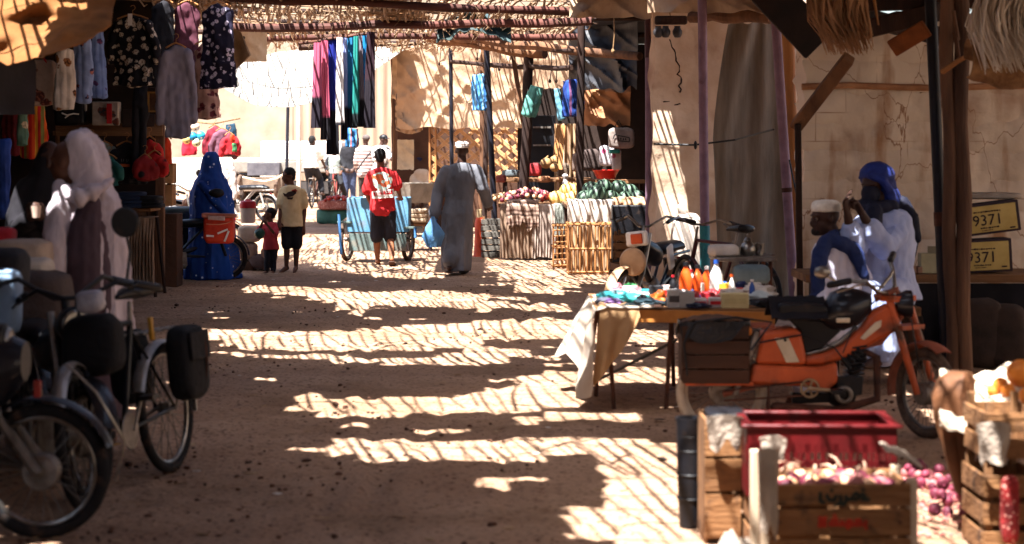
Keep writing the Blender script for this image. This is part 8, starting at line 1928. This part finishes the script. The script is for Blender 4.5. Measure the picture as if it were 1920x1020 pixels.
# shredded sacking heap on the ground
def heap(label, cx, cy, w_, dp, h, m, seed, name='sacking_heap'):
    def f(u, v):
        a, b = (u - .5) * 2, (v - .5) * 2; q = max(0, 1 - a * a) * max(0, 1 - b * b)
        return V(cx + a * w_ / 2, cy + b * dp / 2, .004 + h * q ** .6 * (.6 + .7 * abs(N3((u * 5, v * 5, seed), 1))) + .03 * q * N3((u * 14, v * 12, seed), 1))
    return single(MB().sheet(f, 60, 44, .006), name, m, label, 'sacking')
heap('heap of bleached sacking on the ground at the lower middle', X(1385, 7.35), 7.35, .24, .3, .16, m_wrag, 1)
heap('torn pale sacking in front of the onion crate', X(1420, 7.05), 7.02, .2, .2, .08, m_wrag, 2)

# right hand stall corner: draped sack, crate and oranges
d = 8.3
m_sackb = mat('brown leathery sack', '6a4226', '452a18', 4, .7, .4, dirt=('3a2216', 5, .58))
t = thing('brown_sack', 'tall brown leathery sack tapering to the ground at the right', 'sack', (X(1800, d), d, 0))
mb = MB(); mb.loft([(W(1808, 925, d), V(1, 0, 0), V(0, 1, 0), .035, .05), (W(1800, 860, d), V(1, 0, 0), V(0, 1, 0), .06, .07), (W(1790, 790, d), V(1, 0, 0), V(0, 1, 0), .085, .09), (W(1784, 740, d), V(1, 0, 0), V(0, 1, 0), .085, .10), (W(1792, 710, d), V(1, 0, 0), V(0, 1, 0), .07, .09), (W(1800, 697, d), V(1, 0, 0), V(0, 1, 0), .04, .06)], 30, lambda t_, th: .10 * math.cos(5 * th + t_ * 2) + .05 * math.sin(11 * th))
part(mb, 'sack_body', m_sackb, t, world=True)
def fold_(u, v): return W(lerp(1762, 1925, u), lerp(694, 790, v) + 12 * math.sin(u * 5), lerp(8.75, 8.05, v)) + V(0, .03 * N3((u * 5, v * 5, 0), 1), .025 * N3((u * 7, v * 6, 3), 1) - .05 * max(0, v - .6))
single(MB().sheet(fold_, 60, 40, .008), 'sacking_cover', mat('cream sacking', 'c8b8a4', 'a08c78', 4, .9, .5), 'crumpled cream sacking spread over the right hand fruit table', 'sacking')
t = thing('fruit_table', 'rough table under the cream sacking at the right edge', 'table', (X(1930, 8.5), 8.5, 0)); zf = Z(745, 8.4) - .05
part(MB().box((X(1945, 8.5), 8.45, zf - .02), (.48, .6, .04)), 'tabletop', m_woodx, t, world=True, bevel=.005)
for x in (-.2, .2): part(MB().box((X(1945, 8.5) + x, 8.65, zf / 2 - .02), (.04, .04, zf - .04)), 'leg', m_dwood, t, world=True)
mb = MB(); mb.ell((0, 0, 0), (.062, .062, .06), None, 22, 16, .02)
m_orn = mat('orange peel', 'd8822c', 'b8641c', 8, .5, .3, bscale=160)
pr_ = link(mb.mesh('orange'), 'orange', m_orn)
for i, (px, py, dd, k, l) in enumerate([(1914, 700, 8.35, .98, 'largest sunlit orange at the right edge'), (1876, 722, 8.4, .55, 'small orange left of the largest'), (1890, 732, 8.3, .5, 'small orange below the largest'), (1862, 734, 8.4, .42, 'smallest orange at the left of the group'), (1926, 742, 8.2, .6, 'orange half outside the right edge')]):
    o = pr_ if i == 0 else pr_.copy()
    if i: col.objects.link(o)
    o.location = W(px, py, dd); o.scale = (k, k, k); o.rotation_euler = (i, i * 2, 0); setp(o, label=l, category='orange', group='oranges on the fruit table')
slatbox('tall wooden crate at the right picture edge under the fruit', (X(1900, 7.7), 7.9, 0), .22, .36, .33, m_crate, 3, group='wooden vegetable crates')
slatbox('second wooden crate stacked at the right picture edge', (X(1903, 7.7), 7.9, .37), .22, .36, .20, m_crate, 2, group='wooden vegetable crates')
rag('bleached rag hanging over the right edge crate', W(1862, 795, 7.65), .13, .16, m_wrag, 7, dp=.04)
t = thing('net_bag', 'red net bag hanging against the right edge crate', 'bag', tuple(W(1890, 1010, 7.6)))
part(softbox(W(1893, 955, 7.6), (.07, .05, .26), 4, .5), 'net', mat('red net', '9a2424', '5a1414', 12, .8, .5, pat=dots(60, 'd8a090', .3)), t, world=True)
# spilled onions on the ground
def spill(group, ms, labels, pts, seed, r=.026):
    r_ = random.Random(seed); pro = []
    for i, m in enumerate(ms):
        o = link(MB().ell((0, 0, 0), (r, r, r * .9), None, 12, 9, .06, 3, i).tube([(0, 0, r * .8), (.004, 0, r * 1.5)], [.006, .002], 5).mesh('onion'), 'onion', m); o['label'] = labels[i]; o['category'] = 'onion'; o['group'] = group; pro.append(o)
    k = 0
    for (px, py, w_, dd_, n) in pts:
        d_ = 5898 / (py - 280)
        for j in range(n):
            o = pro[k % len(ms)] if k < len(ms) else pro[k % len(ms)].copy()
            if k >= len(ms): col.objects.link(o)
            q = r_.uniform(.75, 1.2); o.location = (X(px, d_) + r_.gauss(0, w_), d_ + r_.gauss(0, dd_), r * q * .9 + (.035 if r_.random() < .3 else 0)); o.rotation_euler = (r_.uniform(0, 3), r_.uniform(0, 3), 0); o.scale = (q, q, q); k += 1
spill('onions spilled on the ground', [m_onr, m_oni, m_onr], ['dark red onion spilled on the ground right of the onion crate', 'pink onion spilled on the ground right of the onion crate', 'dark red onion spilled on the ground right of the onion crate'], [(1755, 925, .09, .3, 46), (1840, 950, .05, .2, 18), (1720, 900, .04, .15, 14)], 31)
lt = MB()
for i in range(260):
    px = rnd.uniform(1690, 1880); py = rnd.uniform(880, 1010); d_ = 5898 / (py - 280); x = X(px, d_); a = rnd.uniform(0, 3.1); l = rnd.uniform(.012, .035)
    lt.box((x, d_, .014), (l, l * rnd.uniform(.3, .9), .003), rz=a, rx=rnd.uniform(-.5, .5), ry=rnd.uniform(-.4, .4))
single(lt, 'onion_peel', mat('onion peel', 'c07c6c', '8c4448', 9), 'papery onion peel littering the ground by the crates', 'peel', kind='stuff')
bpy.data.scenes.remove(tmp)
